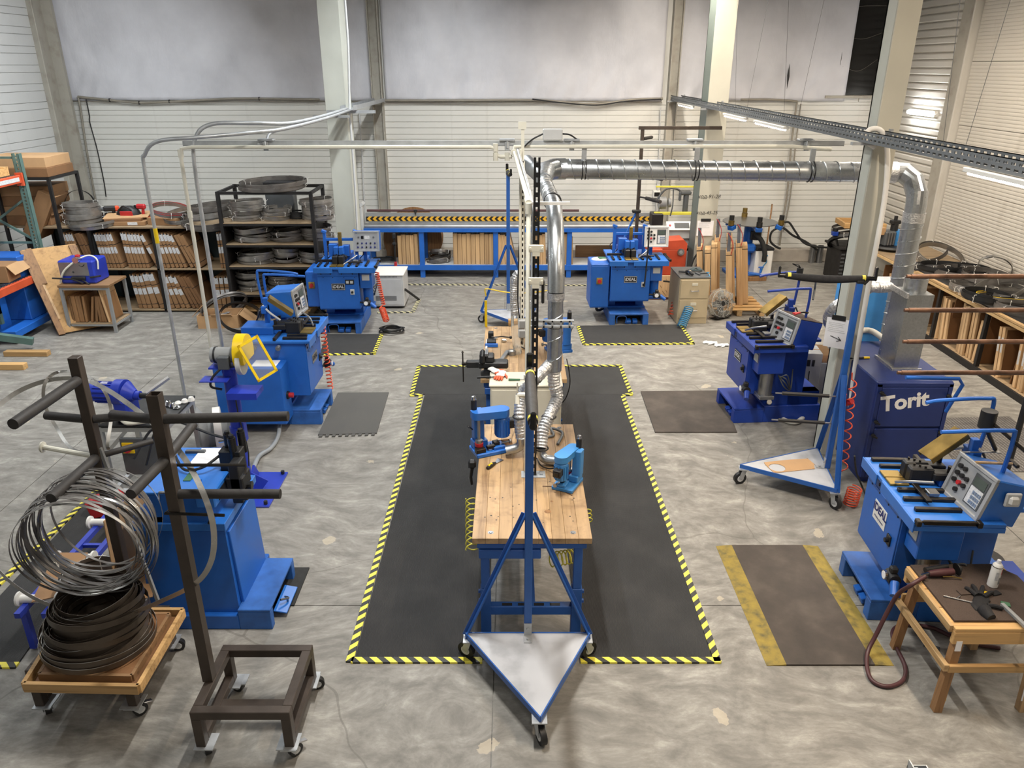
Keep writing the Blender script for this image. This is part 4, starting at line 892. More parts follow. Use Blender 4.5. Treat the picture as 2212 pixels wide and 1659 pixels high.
o = B().add([(0, 0, 0), (.5, .05, 0), (.48, .22, 0), (-.02, .2, 0)], [(0, 1, 2, 3)]); p = at(1700, 1005, .2)
t = thing('cut_card', 'brown hardboard piece with a round cut-out lying on the tool stand plate', 'board', (p.x, p.y, .2015), -.15 + .35)
b = B(); n = 24; out_ = [(-.2, -.12), (.26, -.12), (.26, .09), (-.2, .09)]
c = (-.12, -.03); r = .075; ring = [(c[0] + r * cos(2 * pi * k / n), c[1] + r * sin(2 * pi * k / n)) for k in range(n)]
def ray_box(a):
    dx, dy = cos(a), sin(a); ts = []
    for lim, d, o_ in ((.26, dx, c[0]), (-.2, dx, c[0]), (.09, dy, c[1]), (-.12, dy, c[1])):
        if abs(d) > 1e-9:
            q = (lim - o_) / d
            if q > 0: ts.append(q)
    q = min(ts); return (c[0] + dx * q, c[1] + dy * q)
outer = [ray_box(2 * pi * k / n) for k in range(n)]
vs = [(x, y, .0) for x, y in ring] + [(x, y, 0) for x, y in outer] + [(x, y, .004) for x, y in ring] + [(x, y, .004) for x, y in outer]; fs = []
for k in range(n):
    j = (k + 1) % n; fs += [(2 * n + k, 3 * n + k, 3 * n + j, 2 * n + j), (k, j, n + j, n + k), (k, 2 * n + k, 2 * n + j, j), (n + k, n + j, 3 * n + j, 3 * n + k)]
b.add(vs, fs); b.prism([(.26, -.12), (.262, -.12), (.262, .09), (.26, .09)], 0, .004); b.out('board', 'carton_light', t, 0)
# ================================================================ BLADE WELDING MACHINES
def plate_text(par, x, y, z, style, w=.2, h=.1, size=.075):
    """name plate on a local -Y face"""
    if style == 'black':
        B().box(x - w / 2, y - .006, z - h / 2, x + w / 2, y, z + h / 2, .002).out('name_plate', 'black', par, 0); p = par.children[-1]
        B().box(x - w / 2 + .005, y - .0075, z - h / 2 + .005, x + w / 2 - .005, y - .006, z - h / 2 + .009).box(x - w / 2 + .005, y - .0075, z + h / 2 - .009, x + w / 2 - .005, y - .006, z + h / 2 - .005).box(x - w / 2 + .005, y - .0075, z - h / 2, x - w / 2 + .009, y - .006, z + h / 2 - .005).box(x + w / 2 - .009, y - .0075, z - h / 2, x + w / 2 - .005, y - .006, z + h / 2 - .005).out('plate_border', 'silver_text', par, 0)
        text('lettering', 'iDEAL', size * .8, 'silver_text', par, (x, y - .007, z), (pi / 2, 0, 0), .0006, .0015)
    elif style == 'white':
        B().box(x - w / 2, y - .004, z - h / 2, x + w / 2, y, z + h / 2, .001).out('name_plate', 'white_plastic', par, 0)
        text('lettering', 'iDEAL', size, 'ink_blue', par, (x, y - .005, z + .025), (pi / 2, 0, 0), .0006, .003); text('lettering', 'Welding Systems', size * .26, 'ink_blue', par, (x, y - .005, z - .04), (pi / 2, 0, 0), .0004)
    else:
        B().box(x - w / 2, y - .004, z - h / 2, x + w / 2, y, z + h / 2, .001).out('name_plate', 'steel', par, 0)
        text('lettering', 'iDEAL', size * .9, 'ink', par, (x, y - .005, z), (pi / 2, 0, 0), .0006, .002)
def control_box(par, c, w, d, h, tilt, m, style, yaw=0.0):
    """operator box: housing, pale bezel, keypad or knobs on the -Y face"""
    hld = link('control_box', None, par, c, (tilt, 0, yaw)); hld.empty_display_size = .05
    b = B().box(-w / 2, 0, -h / 2, w / 2, d, h / 2, .008); k = b.out('housing', m, hld, 0)
    b = B(); q = .018
    b.box(-w / 2 - .006, -.022, h / 2 - q, w / 2 + .006, 0, h / 2 + .006, .003).box(-w / 2 - .006, -.022, -h / 2 - .006, w / 2 + .006, 0, -h / 2 + q, .003).box(-w / 2 - .006, -.022, -h / 2 + q, -w / 2 + q, 0, h / 2 - q).box(w / 2 - q, -.022, -h / 2 + q, w / 2 + .006, 0, h / 2 - q)
    b.out('bezel', 'grey_light' if m == 'grey_paint' else 'grey_face', hld, 0); B().box(-w / 2 + q, -.008, -h / 2 + q, w / 2 - q, -.002, h / 2 - q).out('face_plate', 'white_paint' if m == 'grey_paint' else 'grey_face', hld, 0)  # grey box gets whiter bezel and face: its front lighting put into the colour
    if style == 'knobs':
        b = B(); cc = B()
        for i in range(5):
            for j in range(2): (b if (i + j) % 3 else cc).cyl((-w * .34 + i * w * .17, -.02, -h * .1 - j * h * .2), (-w * .34 + i * w * .17, -.008, -h * .1 - j * h * .2), .013, 10)
        b.out('knob', 'ink_blue', hld); cc.out('knob', 'black', hld)
        B().box(-w * .06, -.012, h * .1, w * .14, -.008, h * .28).out('display', 'label_grey', hld, 0); B().box(-w * .2, -.012, h * .12, -w * .1, -.008, h * .27).out('display', 'black_gloss', hld, 0); B().cyl((-w * .3, -.014, h * .2), (-w * .3, -.008, h * .2), .014, 10).cyl((w * .3, -.014, h * .2), (w * .3, -.008, h * .2), .014, 10).out('indicator', 'steel', hld)
    else:
        B().box(w * .02, -.013, -h * .36, w * .4, -.008, h * .36, .002).out('keypad_frame', 'grey_dark', hld, 0); B().box(w * .06, -.016, h * .1, w * .36, -.013, h * .3).out('display', 'lcd', hld, 0)
        B().box(w * .05, -.0145, -h * .33, w * .37, -.013, h * .07).out('keypad', 'label_grey', hld, 0); b = B()
        for i in range(4):
            for j in range(3): b.box(w * .15 + i * w * .055, -.018, -h * .3 + j * h * .11, w * .15 + i * w * .055 + w * .04, -.0145, -h * .3 + j * h * .11 + h * .075)
        b.out('key', 'screen_blue', hld, 0)
        b, r = B(), B(); k = 0
        for i, j in ((0, 0), (1, 0), (0, 1), (1, 1), (2, 1), (0, 2), (1, 2), (2, 2), (1, 3)):
            (r if k == 6 else b).cyl((-w * .36 + i * w * .13, -.026, h * .26 - j * h * .17), (-w * .36 + i * w * .13, -.008, h * .26 - j * h * .17), h * .055, 8); k += 1
        b.out('selector_knob', 'black', hld); r.out('push_button', 'red', hld)
    return hld
def welder(label, loc, rz, m='blue', plate='black', cab=None, head='posts', cb=None, step_m='step_blue', brass_tilt=0.6, right=True, plate_at=(0, .7), style_two=False):
    t = thing('welding_machine', label, 'machine', loc, rz)
    # base with foot step
    B().box(-.3, 0, .155, .3, .34, .18, .004).box(-.3, 0, 0, -.215, .34, .155, .004).box(.215, 0, 0, .3, .34, .155, .004).out('foot_step', step_m, t, 0)
    B().box(-.3, .34, 0, .3, .98, .2, .006).box(-.28, .42, .2, -.16, .95, .36).box(.16, .42, .2, .28, .95, .36).box(-.28, .6, .2, .28, .95, .36).out('pedestal', m, t, 0)
    B().box(-.214, .3, .004, .214, .338, .154).out('step_back', 'black', t, 0)
    for x in (.0, .1): B().bx((x, .06, .045), (.075, .09, .05), (.25, 0, 0), .006).out('pedal', m, t, 0)
    if head == 'posts': B().tube(spl([(-.18, .03, .02), (-.18, .02, .12), (-.1, .02, .14), (-.04, .02, .12), (-.05, .03, .02)], 5), .007, 6).out('pedal_guard', m, t)
    # body
    B().box(-.3, .2, .35, .3, .86, .965, .008).out('housing', m, t, 0); B().box(-.296, .193, .37, .296, .2, .85, .003).out('front_panel', m, t, 0); B().box(-.296, .194, .857, .296, .2, .93, .003).out('upper_panel', m, t, 0)
    b = B()
    for x in (-.24, -.1, .06, .22): b.bx((x, .192, .892), (.012, .006, .02)).bx((x + .03, .192, .84), (.01, .006, .012))
    b.out('panel_slot', 'black', t, 0)
    # table
    B().box(-.33, .15, .965, .36, .95, .995, .004).box(.36, .15, .965, .56, .72, .995, .004).box(-.335, .14, .915, -.06, .15, .995, .003).box(.03, .14, .915, .56, .15, .995, .003).box(.55, .15, .93, .56, .72, .965).out('table', m if m != 'blue' else 'blue_mid', t, 0)
    for x, ya, yb in ((-.27, .18, .44), (-.17, .2, .42), (.17, .19, .5), (.29, .18, .52), (.42, .2, .5)): B().box(x - .017, ya, .995, x + .017, yb, 1.022, .004).out('clamp_rail', 'dark_steel', t, 0)
    B().box(.12, .3, 1.022, .36, .335, 1.04, .003).box(-.33, .5, .996, -.05, .53, 1.03, .003).out('cross_bar', 'dark_steel', t, 0); B().bx((.25, .38, 1.04), (.07, .07, .025), None, .003).out('stop_block', 'steel', t, 0)
    B().box(-.1, .17, .996, -.005, .3, 1.014, .003).box(.005, .17, .996, .1, .3, 1.014, .003).out('brass_plate', 'brass', t, 0)
    for s in (-1, 1):
        B().bx((s * .045, .38, 1.06), (.078, .16, .13), None, .01).bx((s * .06, .52, 1.07), (.09, .14, .06), None, .01).out('clamp_head', 'black', t, 0); b = B()
        for k in range(3): b.cyl((s * .045 - .02 + .02 * k, .34 + .03 * k, 1.12), (s * .045 - .02 + .02 * k, .34 + .03 * k, 1.14), .008, 8)
        b.cyl((s * .08, .56, 1.09), (s * .08, .56, 1.15), .018, 10); b.out('clamp_bolt', 'dark_steel', t)
    B().box(-.13, .58, .995, .13, .93, 1.08, .006).box(-.1, .5, 1.0, .1, .58, 1.05, .004).out('slide_arm', m, t, 0); B().tube(spl([(.1, .2, 1.03), (.2, .26, 1.09), (.28, .36, 1.13)], 5), .01, 8).out('release_lever', 'steel', t)
    if right:
        B().box(.55, .2, .985, .575, .52, 1.01).cyl((.575, .16, 1.01), (.575, .54, 1.01), .009, 8).bx((.57, .16, 1.0), (.05, .03, .04), None, .004).bx((.57, .54, 1.0), (.05, .03, .04), None, .004).out('end_handle', 'dark_steel', t)
        B().box(.31, .24, .66, .49, .52, .93, .006).out('valve_box', m, t, 0); B().box(.345, .234, .78, .455, .24, .87, .002).out('rating_plate', 'grey_light', t, 0)
        B().cyl((.4, .38, .38), (.4, .38, .66), .075, 16).box(.31, .3, .36, .49, .46, .4, .004).out('air_cylinder', m if head == 'posts' else 'steel', t)
        B().cyl((.36, .16, .46), (.46, .16, .46), .042, 14).cyl((.3, .2, .46), (.4, .18, .46), .014, 8).bx((.41, .16, .52), (.05, .05, .05), None, .01).out('regulator', 'black', t); B().cyl((.46, .16, .45), (.54, .13, .4), .032, 14, .026).out('filter_bowl', m, t); B().cyl((.4, .105, .47), (.4, .12, .47), .034, 16).out('gauge', 'chrome', t); B().cyl((.4, .103, .47), (.4, .106, .47), .028, 16).out('gauge_dial', 'paper', t)
        b = B()
        for k in range(4): b.tube(spl([(.42 + .02 * k, .5, .62), (.47 + .015 * k, .56, .5 + .05 * k), (.42, .66, .45), (.36, .68, .66)], 5), .007, 6)
        b.out('air_tube', 'grey_dark', t)
    if cab:
        x0, x1, y0, y1, z0, z1, cm = cab
        B().box(x0, y0, z0, x1, y1, z1, .012).out('electrical_cabinet', cm, t, 0); k = t.children[-1]; B().box(x0 + .012, y0 - .006, z0 + .02, x1 - .006, y0, z1 - .03, .003).out('cabinet_door', cm, t, 0)
        xm, zm = (x0 + x1) / 2 - .01, z0 + (z1 - z0) * .62
        B().bx((xm, y0 - .01, zm), (.09, .012, .1), None, .004).out('switch_plate', 'yellow_worn', t, 0); B().cyl((xm, y0 - .035, zm), (xm, y0 - .01, zm), .03, 12).bx((xm, y0 - .04, zm), (.015, .02, .06), (0, .3, 0)).out('main_switch', 'red', t)
        B().tube(spl([((x0 + x1) / 2, (y0 + y1) / 2, z0), ((x0 + x1) / 2, (y0 + y1) / 2, z0 - .1), ((x0 + x1) / 2 + .1, y1, .06), ((x0 + x1) / 2 + .25, y1 + .1, .12)], 5), .022, 8).out('cable', 'black', t)
    if head == 'posts':
        for x in (-.22, .24): B().box(x - .022, .55, .995, x + .022, .6, 1.44, .004).bx((x - .0, .56, 1.44), (.07, .05, .04), (0, .4, 0), .004).out('head_post', m, t, 0)
        B().box(-.22, .555, 1.3, .24, .59, 1.34, .004).box(-.16, .5, 1.08, -.03, .62, 1.26, .006).box(.04, .5, 1.08, .14, .62, 1.24, .006).out('head_beam', m, t, 0)
        B().bx((.02, .5, 1.34), (.05, .05, .2), None, .004).out('brass_guard', 'brass', t, 0); B().box(-.07, .4, 1.12, -.006, .52, 1.24, .006).box(.006, .4, 1.12, .07, .52, 1.24, .006).out('head_block', m if plate != 'x' else 'black', t, 0)
        B().tube(spl([(-.2, .56, 1.2), (-.28, .5, 1.12), (-.2, .48, 1.04), (-.14, .5, 1.1)], 5), .007, 6).tube(spl([(.24, .56, 1.2), (.3, .5, 1.25), (.33, .5, 1.1), (.27, .5, 1.02)], 5), .007, 6).each('cable', 'black', t)
    else:
        B().box(.04, .66, .995, .09, .71, 1.36, .004).box(-.02, .66, 1.2, .12, .72, 1.28, .004).out('head_post', m, t, 0)
        B().tube(spl([(.07, .72, 1.3), (.07, .74, 1.62), (.07, .68, 1.66), (.07, .4, 1.64), (.07, .3, 1.62)], 5), .014, 8).tube(spl([(.33, .74, 1.1), (.33, .76, 1.5), (.33, .7, 1.55), (.33, .3, 1.53)], 5), .014, 8).out('tube_handle', m, t)
        q = link('brass_guard', None, t, (.02, .5, 1.3), (brass_tilt, 0, .25)); B().bx((0, 0, 0), (.13, .3, .006)).bx((-.065, 0, -.02), (.006, .3, .04)).bx((.065, 0, -.02), (.006, .3, .04)).out('guard_plate', 'brass', q, 0)
        B().tube(spl([(-.05, .4, 1.14), (-.05, .5, 1.22), (.03, .6, 1.28)], 5), .012, 8).out('cable', 'grey_light', t); B().tube(spl([(.1, .62, 1.28), (.2, .7, 1.1), (.3, .75, 1.12), (.36, .7, 1.22)], 5), .008, 6).tube(spl([(.1, .66, 1.2), (.16, .74, 1.06), (.1, .8, 1.0)], 5), .008, 6).each('cable', 'black', t)
    if head == 'posts' and style_two: B().bx((.17, .188, .77), (.13, .01, .07), None, .003).out('meter_panel', 'black', t, 0); B().bx((.14, .182, .77), (.04, .004, .04)).bx((.2, .182, .77), (.04, .004, .04)).each('meter', 'grey_light', t, 0)
    if plate: plate_text(t, plate_at[0], .193, plate_at[1], plate, .2 if plate == 'black' else .21, .1 if plate != 'white' else .15, .078 if plate != 'white' else .085)
    B().bx((.2, .188, .62), (.06, .012, .08), None, .003).out('switch_plate', 'black' if head != 'posts' else 'grey_light', t, 0); B().cyl((.2, .16, .62), (.2, .188, .62), .017, 12).out('selector_knob', 'black', t)
    for ch in t.children:               # the body overhangs the foot step
        if ch.name.split('.')[0] not in ('foot_step', 'pedestal', 'step_back', 'pedal', 'pedal_guard', 'electrical_cabinet', 'cabinet_door', 'switch_plate', 'main_switch', 'cable') or ch.data is None: ch.location.y -= .11
        elif ch.name.startswith('switch_plate') and ch.data.materials[0].name != 'yellow_worn': ch.location.y -= .11
    if cb:
        control_box(t, *cb)
        c, w, d, h = cb[0], cb[1], cb[2], cb[3]; B().bar((c[0] - .05, c[1] + d * .6, .99), (c[0] - .05, c[1] + d * .6, c[2] - h * .4), .05, .05).out('box_post', m, t, 0)
    return t
lb0 = (at(695, 721) + at(780, 721)) / 2; rb0 = (at(1315, 702) + at(1401, 702)) / 2
welder('blue welding machine with black name plate and knobbed panel, next to the black coil rack', (lb0.x, lb0.y, 0), .02, 'blue', 'black', (-.5, -.31, .2, .75, .36, .9, 'blue'), 'posts', ((.4, .42, 1.3), .37, .2, .29, -.12, 'blue', 'knobs'), style_two=True)
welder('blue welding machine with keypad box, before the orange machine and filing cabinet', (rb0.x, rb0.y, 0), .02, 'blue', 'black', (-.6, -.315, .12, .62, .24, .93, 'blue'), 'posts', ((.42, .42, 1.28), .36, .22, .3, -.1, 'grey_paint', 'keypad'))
rm = (at(1577, 912) + at(1552, 870)) / 2
w3 = welder('dark blue welding machine near the two cardboard boxes, red plier on its control box', (rm.x, rm.y, 0), radians(-86), 'blue_deep', 'black', None, 'handles', ((.36, .42, 1.13), .36, .3, .3, -.25, 'blue_deep', 'keypad', .25), 'blue_deep')
w4 = welder('bright blue welding machine with white name plate, beside the wooden tool table', (2.58, 4.76, 0), radians(-93), 'blue', 'white', None, 'handles', ((.33, .46, 1.14), .38, .26, .3, -.25, 'blue_mid', 'keypad', .12), 'step_blue')
lmn, lmf = at(697.6, 916), at(718, 871)
w5 = welder('blue welding machine with large side cabinet and red knob, behind the yellow guarded wheel', ((lmn.x + lmf.x) / 2, (lmn.y + lmf.y) / 2, 0), radians(90), 'blue', 'steel', None, 'handles', ((.38, .3, 1.24), .34, .3, .3, -.1, 'blue_mid', 'keypad', -.1), 'step_blue', .7)
# the side cabinet of the machine behind the yellow wheel
B().box(-.56, .3, .12, -.301, 1.02, .78, .014).out('electrical_cabinet', 'blue', w5, 0)
B().cyl((-.44, .28, .42), (-.44, .3, .42), .045, 14).out('switch_plate', 'black', w5); B().cyl((-.44, .235, .42), (-.44, .28, .42), .028, 12).out('main_switch', 'red', w5)
B().box(-.52, .36, .781, -.34, .62, .784).out('paper_sheet', 'paper', w5, 0); B().bx((-.62, .55, .94), (.001, .001, .001)).out('rivet', 'blue', w5, 0)
for y in (.36, .62): B().cyl((-.34, y, .93), (-.38, y, .93), .028, 12).cyl((-.38, y, .93), (-.395, y, .93), .02, 10).out('leveling_knob', 'steel', w5)
# name tag on the dark blue machine
B().box(-.06, .188, .49, .06, .192, .63, .001).out('white_sign', 'white_plastic', w3, 0); text('lettering', '44', .055, 'ink_blue', w3, (0, .1855, .6), (pi / 2, 0, 0), .0005, .003); text('lettering', 'HB', .05, 'ink_blue', w3, (0, .1855, .53), (pi / 2, 0, 0), .0005, .003)
cbx = [c for c in w3.children if c.name.startswith('control_box')][0]; B().box(-.18, .0, .151, .18, .3, .155).out('worn_top', 'brush_mat', cbx, 0)
# hoses and leads of the welding machines
pipe('spiral_hose', helix((-2.02, 11.2, .86), (.16, -.12, -1), .028, .5, 15) + helix((-1.95, 11.05, .34), (.4, -.9, -.6), .042, .26, 9), .008, 'hose_red', 'orange spiral air hose hanging off the welding machine by the transformer box', 'hose', 5, None, False)
pts = [];
for k in range(60): a = k * .42; pts.append((-1.8 + (.16 + .03 * sin(k)) * cos(a), 10.92 + (.13 + .02 * cos(k * 1.7)) * sin(a), .02 + .002 * k * .5 + .01 * sin(k * 1.3)))
pipe('cable_coil', pts, .011, 'black', 'black cable coiled on the floor below the orange spiral hose', 'cable', 5)
pipe('spiral_hose', helix((w5.location.x - .06, 8.4, .95), (.03, .0, -1), .03, .8, 17), .007, 'hose_red', 'orange spiral air hose hanging behind the machine with the red knob', 'hose', 5, None, False)
pipe('spiral_hose', helix((2.62, 11.75, .3), (-.2, -.3, -.6), .06, .3, 6) , .008, 'hose_red', 'orange coiled air hose between the keypad machine and the filing cabinet', 'hose', 5, None, False)
pipe('spiral_hose', helix((3.0, 11.42, .8), (-.3, -.0, -1.0), .03, .6, 9) + helix((2.72, 11.3, .28), (-.35, -.5, -.6), .065, .35, 11), .008, 'hose_blue', 'light blue spiral hose hanging from the filing cabinet to the floor', 'hose', 5, None, False)
pipe('spiral_hose', helix((2.82, 11.55, .62), (-.4, .1, -.7), .05, .4, 4), .006, 'hose_maroon', 'thin maroon spiral lead over the side of the filing cabinet', 'hose', 5, None, False)
pipe('conduit_hose', [at(605, 915, .06), at(600, 945, .03), at(585, 968, .03), at(560, 985, .04), at(548, 1010, .1)], .022, 'hose_grey', 'grey flexible conduit on the floor between the two blue machines', 'hose')
hp = [at(1700, 875, .1), at(1730, 880, .06), at(1738, 895, .04), at(1720, 912, .03), at(1690, 905, .03), at(1662, 880, .08), at(1662, 868, .25)]
pipe('conduit_hose', hp, .028, 'hose_white', 'thick pale hose looped on the floor behind the dark blue machine', 'hose'); pipe('conduit_hose', [at(1672, 855, .2), at(1705, 862, .08), at(1718, 880, .04), at(1716, 893, .03), at(1690, 896, .03)], .024, 'hose_grey', 'grey hose looped inside the thick pale hose behind the dark blue machine', 'hose')
# small tools on machines
t = thing('pliers', 'red handled crimping plier on the brown top of the dark blue control box', 'pliers', (w3.location.x + .58, w3.location.y - .32, 1.285), .4)
B().tube([(-.08, .02, .012), (.0, .0, .014)], .01, 8).tube([(-.09, -.02, .012), (.0, .0, .014)], .01, 8).out('handle', 'red', t); B().tube([(0, 0, .013), (.05, .0, .012), (.09, -.03, .01)], .008, 6).out('jaw', 'dark_steel', t)
tp = (w4.location.x + .6, w4.location.y - .33, 1.285)
t = thing('hammer', 'small hammer with wooden handle on the bright blue control box', 'hammer', tp, -.1); B().tube([(-.14, 0, .012), (.1, 0, .014)], [.011, .009], 8).out('handle', 'wood_pale', t); B().bx((.1, .0, .016), (.025, .1, .025), None, .006).out('head', 'dark_steel', t, 0)
t = thing('wrench', 'steel open wrench beside the hammer on the bright blue control box', 'wrench', (tp[0] - .02, tp[1] + .17, tp[2]), 0); B().bx((0, 0, .005), (.22, .016, .007), None, .002).bx((.12, 0, .005), (.03, .035, .008), None, .003).bx((-.12, 0, .005), (.025, .026, .008), None, .003).out('shank', 'steel', t, 0)
B().bx((.53, .62, 1.16), (.02, .1, .1), None, .012).out('plug_socket', 'grey_light', w4); B().bx((.545, .62, 1.16), (.03, .06, .06), None, .012).out('plug', 'white_paint', w4)
# rear tray of the bright blue machine
B().box(-.45, .98, .0, .42, 1.42, .03, .004).box(-.45, .98, .03, -.3, 1.1, .5).out('floor_tray', 'blue_deep', w4, 0)
B().cyl((.18, .55, 1.5), (.18, .55, 1.62), .05, 14).out('lamp_head', 'black', w4); B().tube([(.18, .55, 1.56), (.5, .8, 1.36), (.3, .85, 1.3)], .012, 8).tube([(.18, .55, 1.5), (.1, .7, 1.3)], .014, 8).out('lamp_arm', 'dark_steel', w4)
B().cyl((.12, .6, 1.62), (.12, .6, 1.72), .035, 12).tube([(.12, .6, 1.72), (.16, .56, 1.76), (.1, .52, 1.76), (.12, .6, 1.72)], .006, 6).out('lamp_head', 'black', w3); B().tube([(.12, .6, 1.64), (.1, .8, 1.6), (-.2, .95, 1.4), (-.1, .9, 1.3)], .011, 8).out('lamp_arm', 'grey_dark', w3)
# ================================================================ BIG BLUE CABINET MACHINE (near the brown racks)
n0 = at(590, 1362); f0 = at(628, 1280)
t = thing('blade_setting_machine', 'big blue cabinet machine with slanted top and foot step, behind the brown post racks', 'machine', (-1.93, 4.36, 0))
# local frame: x towards the aisle, y away
B().box(-.62, .0, 0, .0, .75, .12, .006).out('plinth', 'blue', t, 0)
b = B(); b.add([(-.64, .04, .12), (.0, .04, .12), (.0, .66, .12), (-.64, .66, .12), (-.6, .06, .82), (-.02, .06, .82), (-.04, .66, .82), (-.6, .66, .82)], [(0, 3, 2, 1), (4, 5, 6, 7), (0, 1, 5, 4), (1, 2, 6, 5), (2, 3, 7, 6), (3, 0, 4, 7)], True); b.out('cabinet', 'blue', t, 0)
B().box(-.64, .03, .8, .0, .7, .86, .004).out('cabinet_rim', 'blue_mid', t, 0); B().box(-.62, .05, .86, -.42, .68, .9).out('side_deck', 'blue_mid', t, 0)
b = B(); b.add([(-.5, .05, .86), (-.08, .05, .86), (-.08, .66, .86), (-.5, .66, .86), (-.5, .05, 1.08), (-.12, .05, 1.08), (-.16, .66, 1.1), (-.5, .66, 1.1)], [(0, 3, 2, 1), (4, 5, 6, 7), (0, 1, 5, 4), (1, 2, 6, 5), (2, 3, 7, 6), (3, 0, 4, 7)], True); b.out('upper_housing', 'blue', t, 0)
B().box(-.52, .03, 1.08, -.1, .68, 1.1, .004).box(-.17, .03, .98, -.04, .33, 1.1, .008).out('lid', 'blue_mid', t, 0); B().box(-.045, .1, 1.0, -.036, .26, 1.07).out('lid_window', 'black', t, 0)
q = link('side_door', None, t, (-.002, .35, .46), (0, -.04, 0)); B().box(-.012, -.26, -.3, .012, .26, .3, .004).out('door_leaf', 'blue', q, 0)
B().box(0.0, .0, .15, .23, .62, .17, .004).box(.0, .0, 0, .23, .06, .15, .004).box(.0, .56, 0, .23, .62, .15, .004).box(-.02, .06, .0, .02, .56, .14).out('foot_step', 'step_blue', t, 0); B().bx((.25, .28, .045), (.1, .3, .012), (0, .2, 0), .003).out('pedal', 'blue_mid', t, 0); B().tube(spl([(.24, .2, .1), (.28, .26, .07), (.24, .3, .05)], 4), .008, 6).out('pedal_link', 'steel', t)
B().box(-.1, .34, .98, .05, .44, 1.24, .006).box(.0, .22, .9, .07, .36, 1.2, .006).bx((.03, .3, 1.05), (.12, .16, .1), None, .008).out('setting_head', 'black', t, 0); b = B()
for x, y in ((-.05, .42), (.0, .36), (.03, .46)): b.cyl((x, y, 1.18), (x, y, 1.34), .028, 12).cyl((x, y, 1.34), (x, y, 1.36), .018, 8)
b.cyl((.04, .3, 1.0), (.12, .3, 1.0), .03, 10).cyl((.05, .22, .95), (.11, .22, .95), .02, 10); b.out('air_cylinder', 'black_gloss', t); B().cyl((-.12, .44, 1.27), (-.03, .43, 1.29), .012, 8).cyl((-.1, .36, 1.2), (.0, .37, 1.22), .012, 8).out('hose_fitting', 'chrome', t)
B().tube(spl([(-.03, .43, 1.29), (-.2, .5, 1.3), (-.5, .6, 1.36), (-.62, .6, 1.3), (-.7, .5, 1.05)], 6), .01, 7).tube(spl([(-.1, .36, 1.2), (-.2, .28, 1.15), (-.34, .3, 1.13), (-.5, .5, 1.2), (-.66, .62, 1.28), (-.78, .5, 1.1)], 6), .01, 7).out('air_hose', 'black', t)
B().box(-.35, .42, 1.101, -.1, .66, 1.104).out('paper_sheet', 'paper', t, 0); B().box(-.44, .58, 1.1, -.3, .61, 1.12).out('steel_strip', 'grey_dark', t, 0); B().box(-.3, .18, 1.101, -.25, .3, 1.106).out('green_pad', 'green', t, 0)
B().tube([(-.4, .02, 1.06), (-.38, .0, 1.12), (-.14, .0, 1.12), (-.13, .03, 1.06)], .009, 8).out('grab_handle', 'chrome', t); B().cyl((-.17, .16, 1.1), (-.17, .16, 1.13), .01, 8).out('screw_knob', 'blue_mid', t)
B().cyl((-.64, .46, .98), (-.56, .46, .98), .055, 8).bx((-.58, .3, 1.0), (.12, .2, .1), None, .008).out('side_unit', 'blue_mid', t, 0)
B().tube(spl([(-.1, .04, .98), (-.07, .02, .93), (-.1, .02, .87)], 4), .01, 8).out('strap', 'black', t)
# ---------------------------------------------------------------- pillar with guarded wheel
t = thing('wheel_stand', 'blue pillar stand with grey motor and yellow guarded wheel, behind the big blue machine', 'grinder', (-2.5, 6.3, 0))
B().box(-.32, -.32, 0, .3, .32, .016, .004).out('floor_plate', 'blue_royal', t, 0)
for x, y in ((.26, .28), (.26, -.28), (-.28, .28)): B().cyl((x, y, .016), (x, y, .05), .018, 6).out('anchor_bolt', 'black', t)
B().cyl((0, 0, .016), (0, 0, 1.26), .06, 18).cyl((0, 0, .62), (0, 0, .67), .072, 18).out('pillar', 'blue_royal', t); B().bx((.1, -.05, .1), (.18, .02, .16), (0, .7, .4)).bx((.05, .1, .1), (.02, .14, .16), (.6, 0, 0)).out('gusset', 'blue_royal', t, 0)
B().box(-.14, -.1, 1.26, .14, .1, 1.275).box(-.05, -.04, 1.2, .05, .04, 1.26).out('motor_plate', 'blue_royal', t, 0)
B().bx((-.09, -.1, 1.17), (.24, .14, .008)).out('tray', 'blue_royal', t, 0); B().bx((.16, -.12, 1.08), (.26, .2, .008), None).bx((.16, -.22, 1.055), (.26, .008, .06)).bx((.285, -.12, 1.06), (.008, .2, .05)).out('side_shelf', 'blue_royal', t, 0)
B().cyl((-.13, 0, 1.36), (.1, 0, 1.36), .07, 18).out('motor', 'grey_paint', t); B().bx((-.0, -.09, 1.32), (.1, .06, .12), None, .008).out('terminal_box', 'grey_dark', t); B().cyl((-.1, 0, 1.36), (-.085, 0, 1.36), .075, 18).out('motor_band', 'black', t)
B().tube(spl([(-.02, -.1, 1.28), (-.1, -.14, 1.2), (-.14, -.1, 1.1), (-.06, -.07, 1.06)], 5), .011, 6).tube(spl([(.05, -.08, 1.04), (.06, -.09, .8), (.1, -.1, .5), (.08, -.08, .3)], 5), .006, 6).out('cable', 'black', t); B().bx((.07, -.04, .64), (.03, .08, .2), None, .004).out('switch_box', 'blue_royal', t)
hb = [(-.15 * sin(a), 1.38 + .17 * cos(a)) for a in [-pi * .62 + pi * 1.25 * k / 16 for k in range(17)]]
b = B(); rings = []
o_ = [(y, z) for y, z in hb]
poly = [(y, z) for y, z in hb] + [(.09, 1.27), (-.09, 1.25)]
b.T = Matrix.Translation((.1, 0, 0)) @ Matrix(((0, 0, 1, 0), (1, 0, 0, 0), (0, 1, 0, 0), (0, 0, 0, 1))); b.prism([(y, z) for y, z in hb], 0, .09); b.out('guard', 'yellow', t, 40)
B().cyl((.12, -.05, 1.32), (.16, -.05, 1.32), .12, 26).out('wheel', 'grey_light', t)
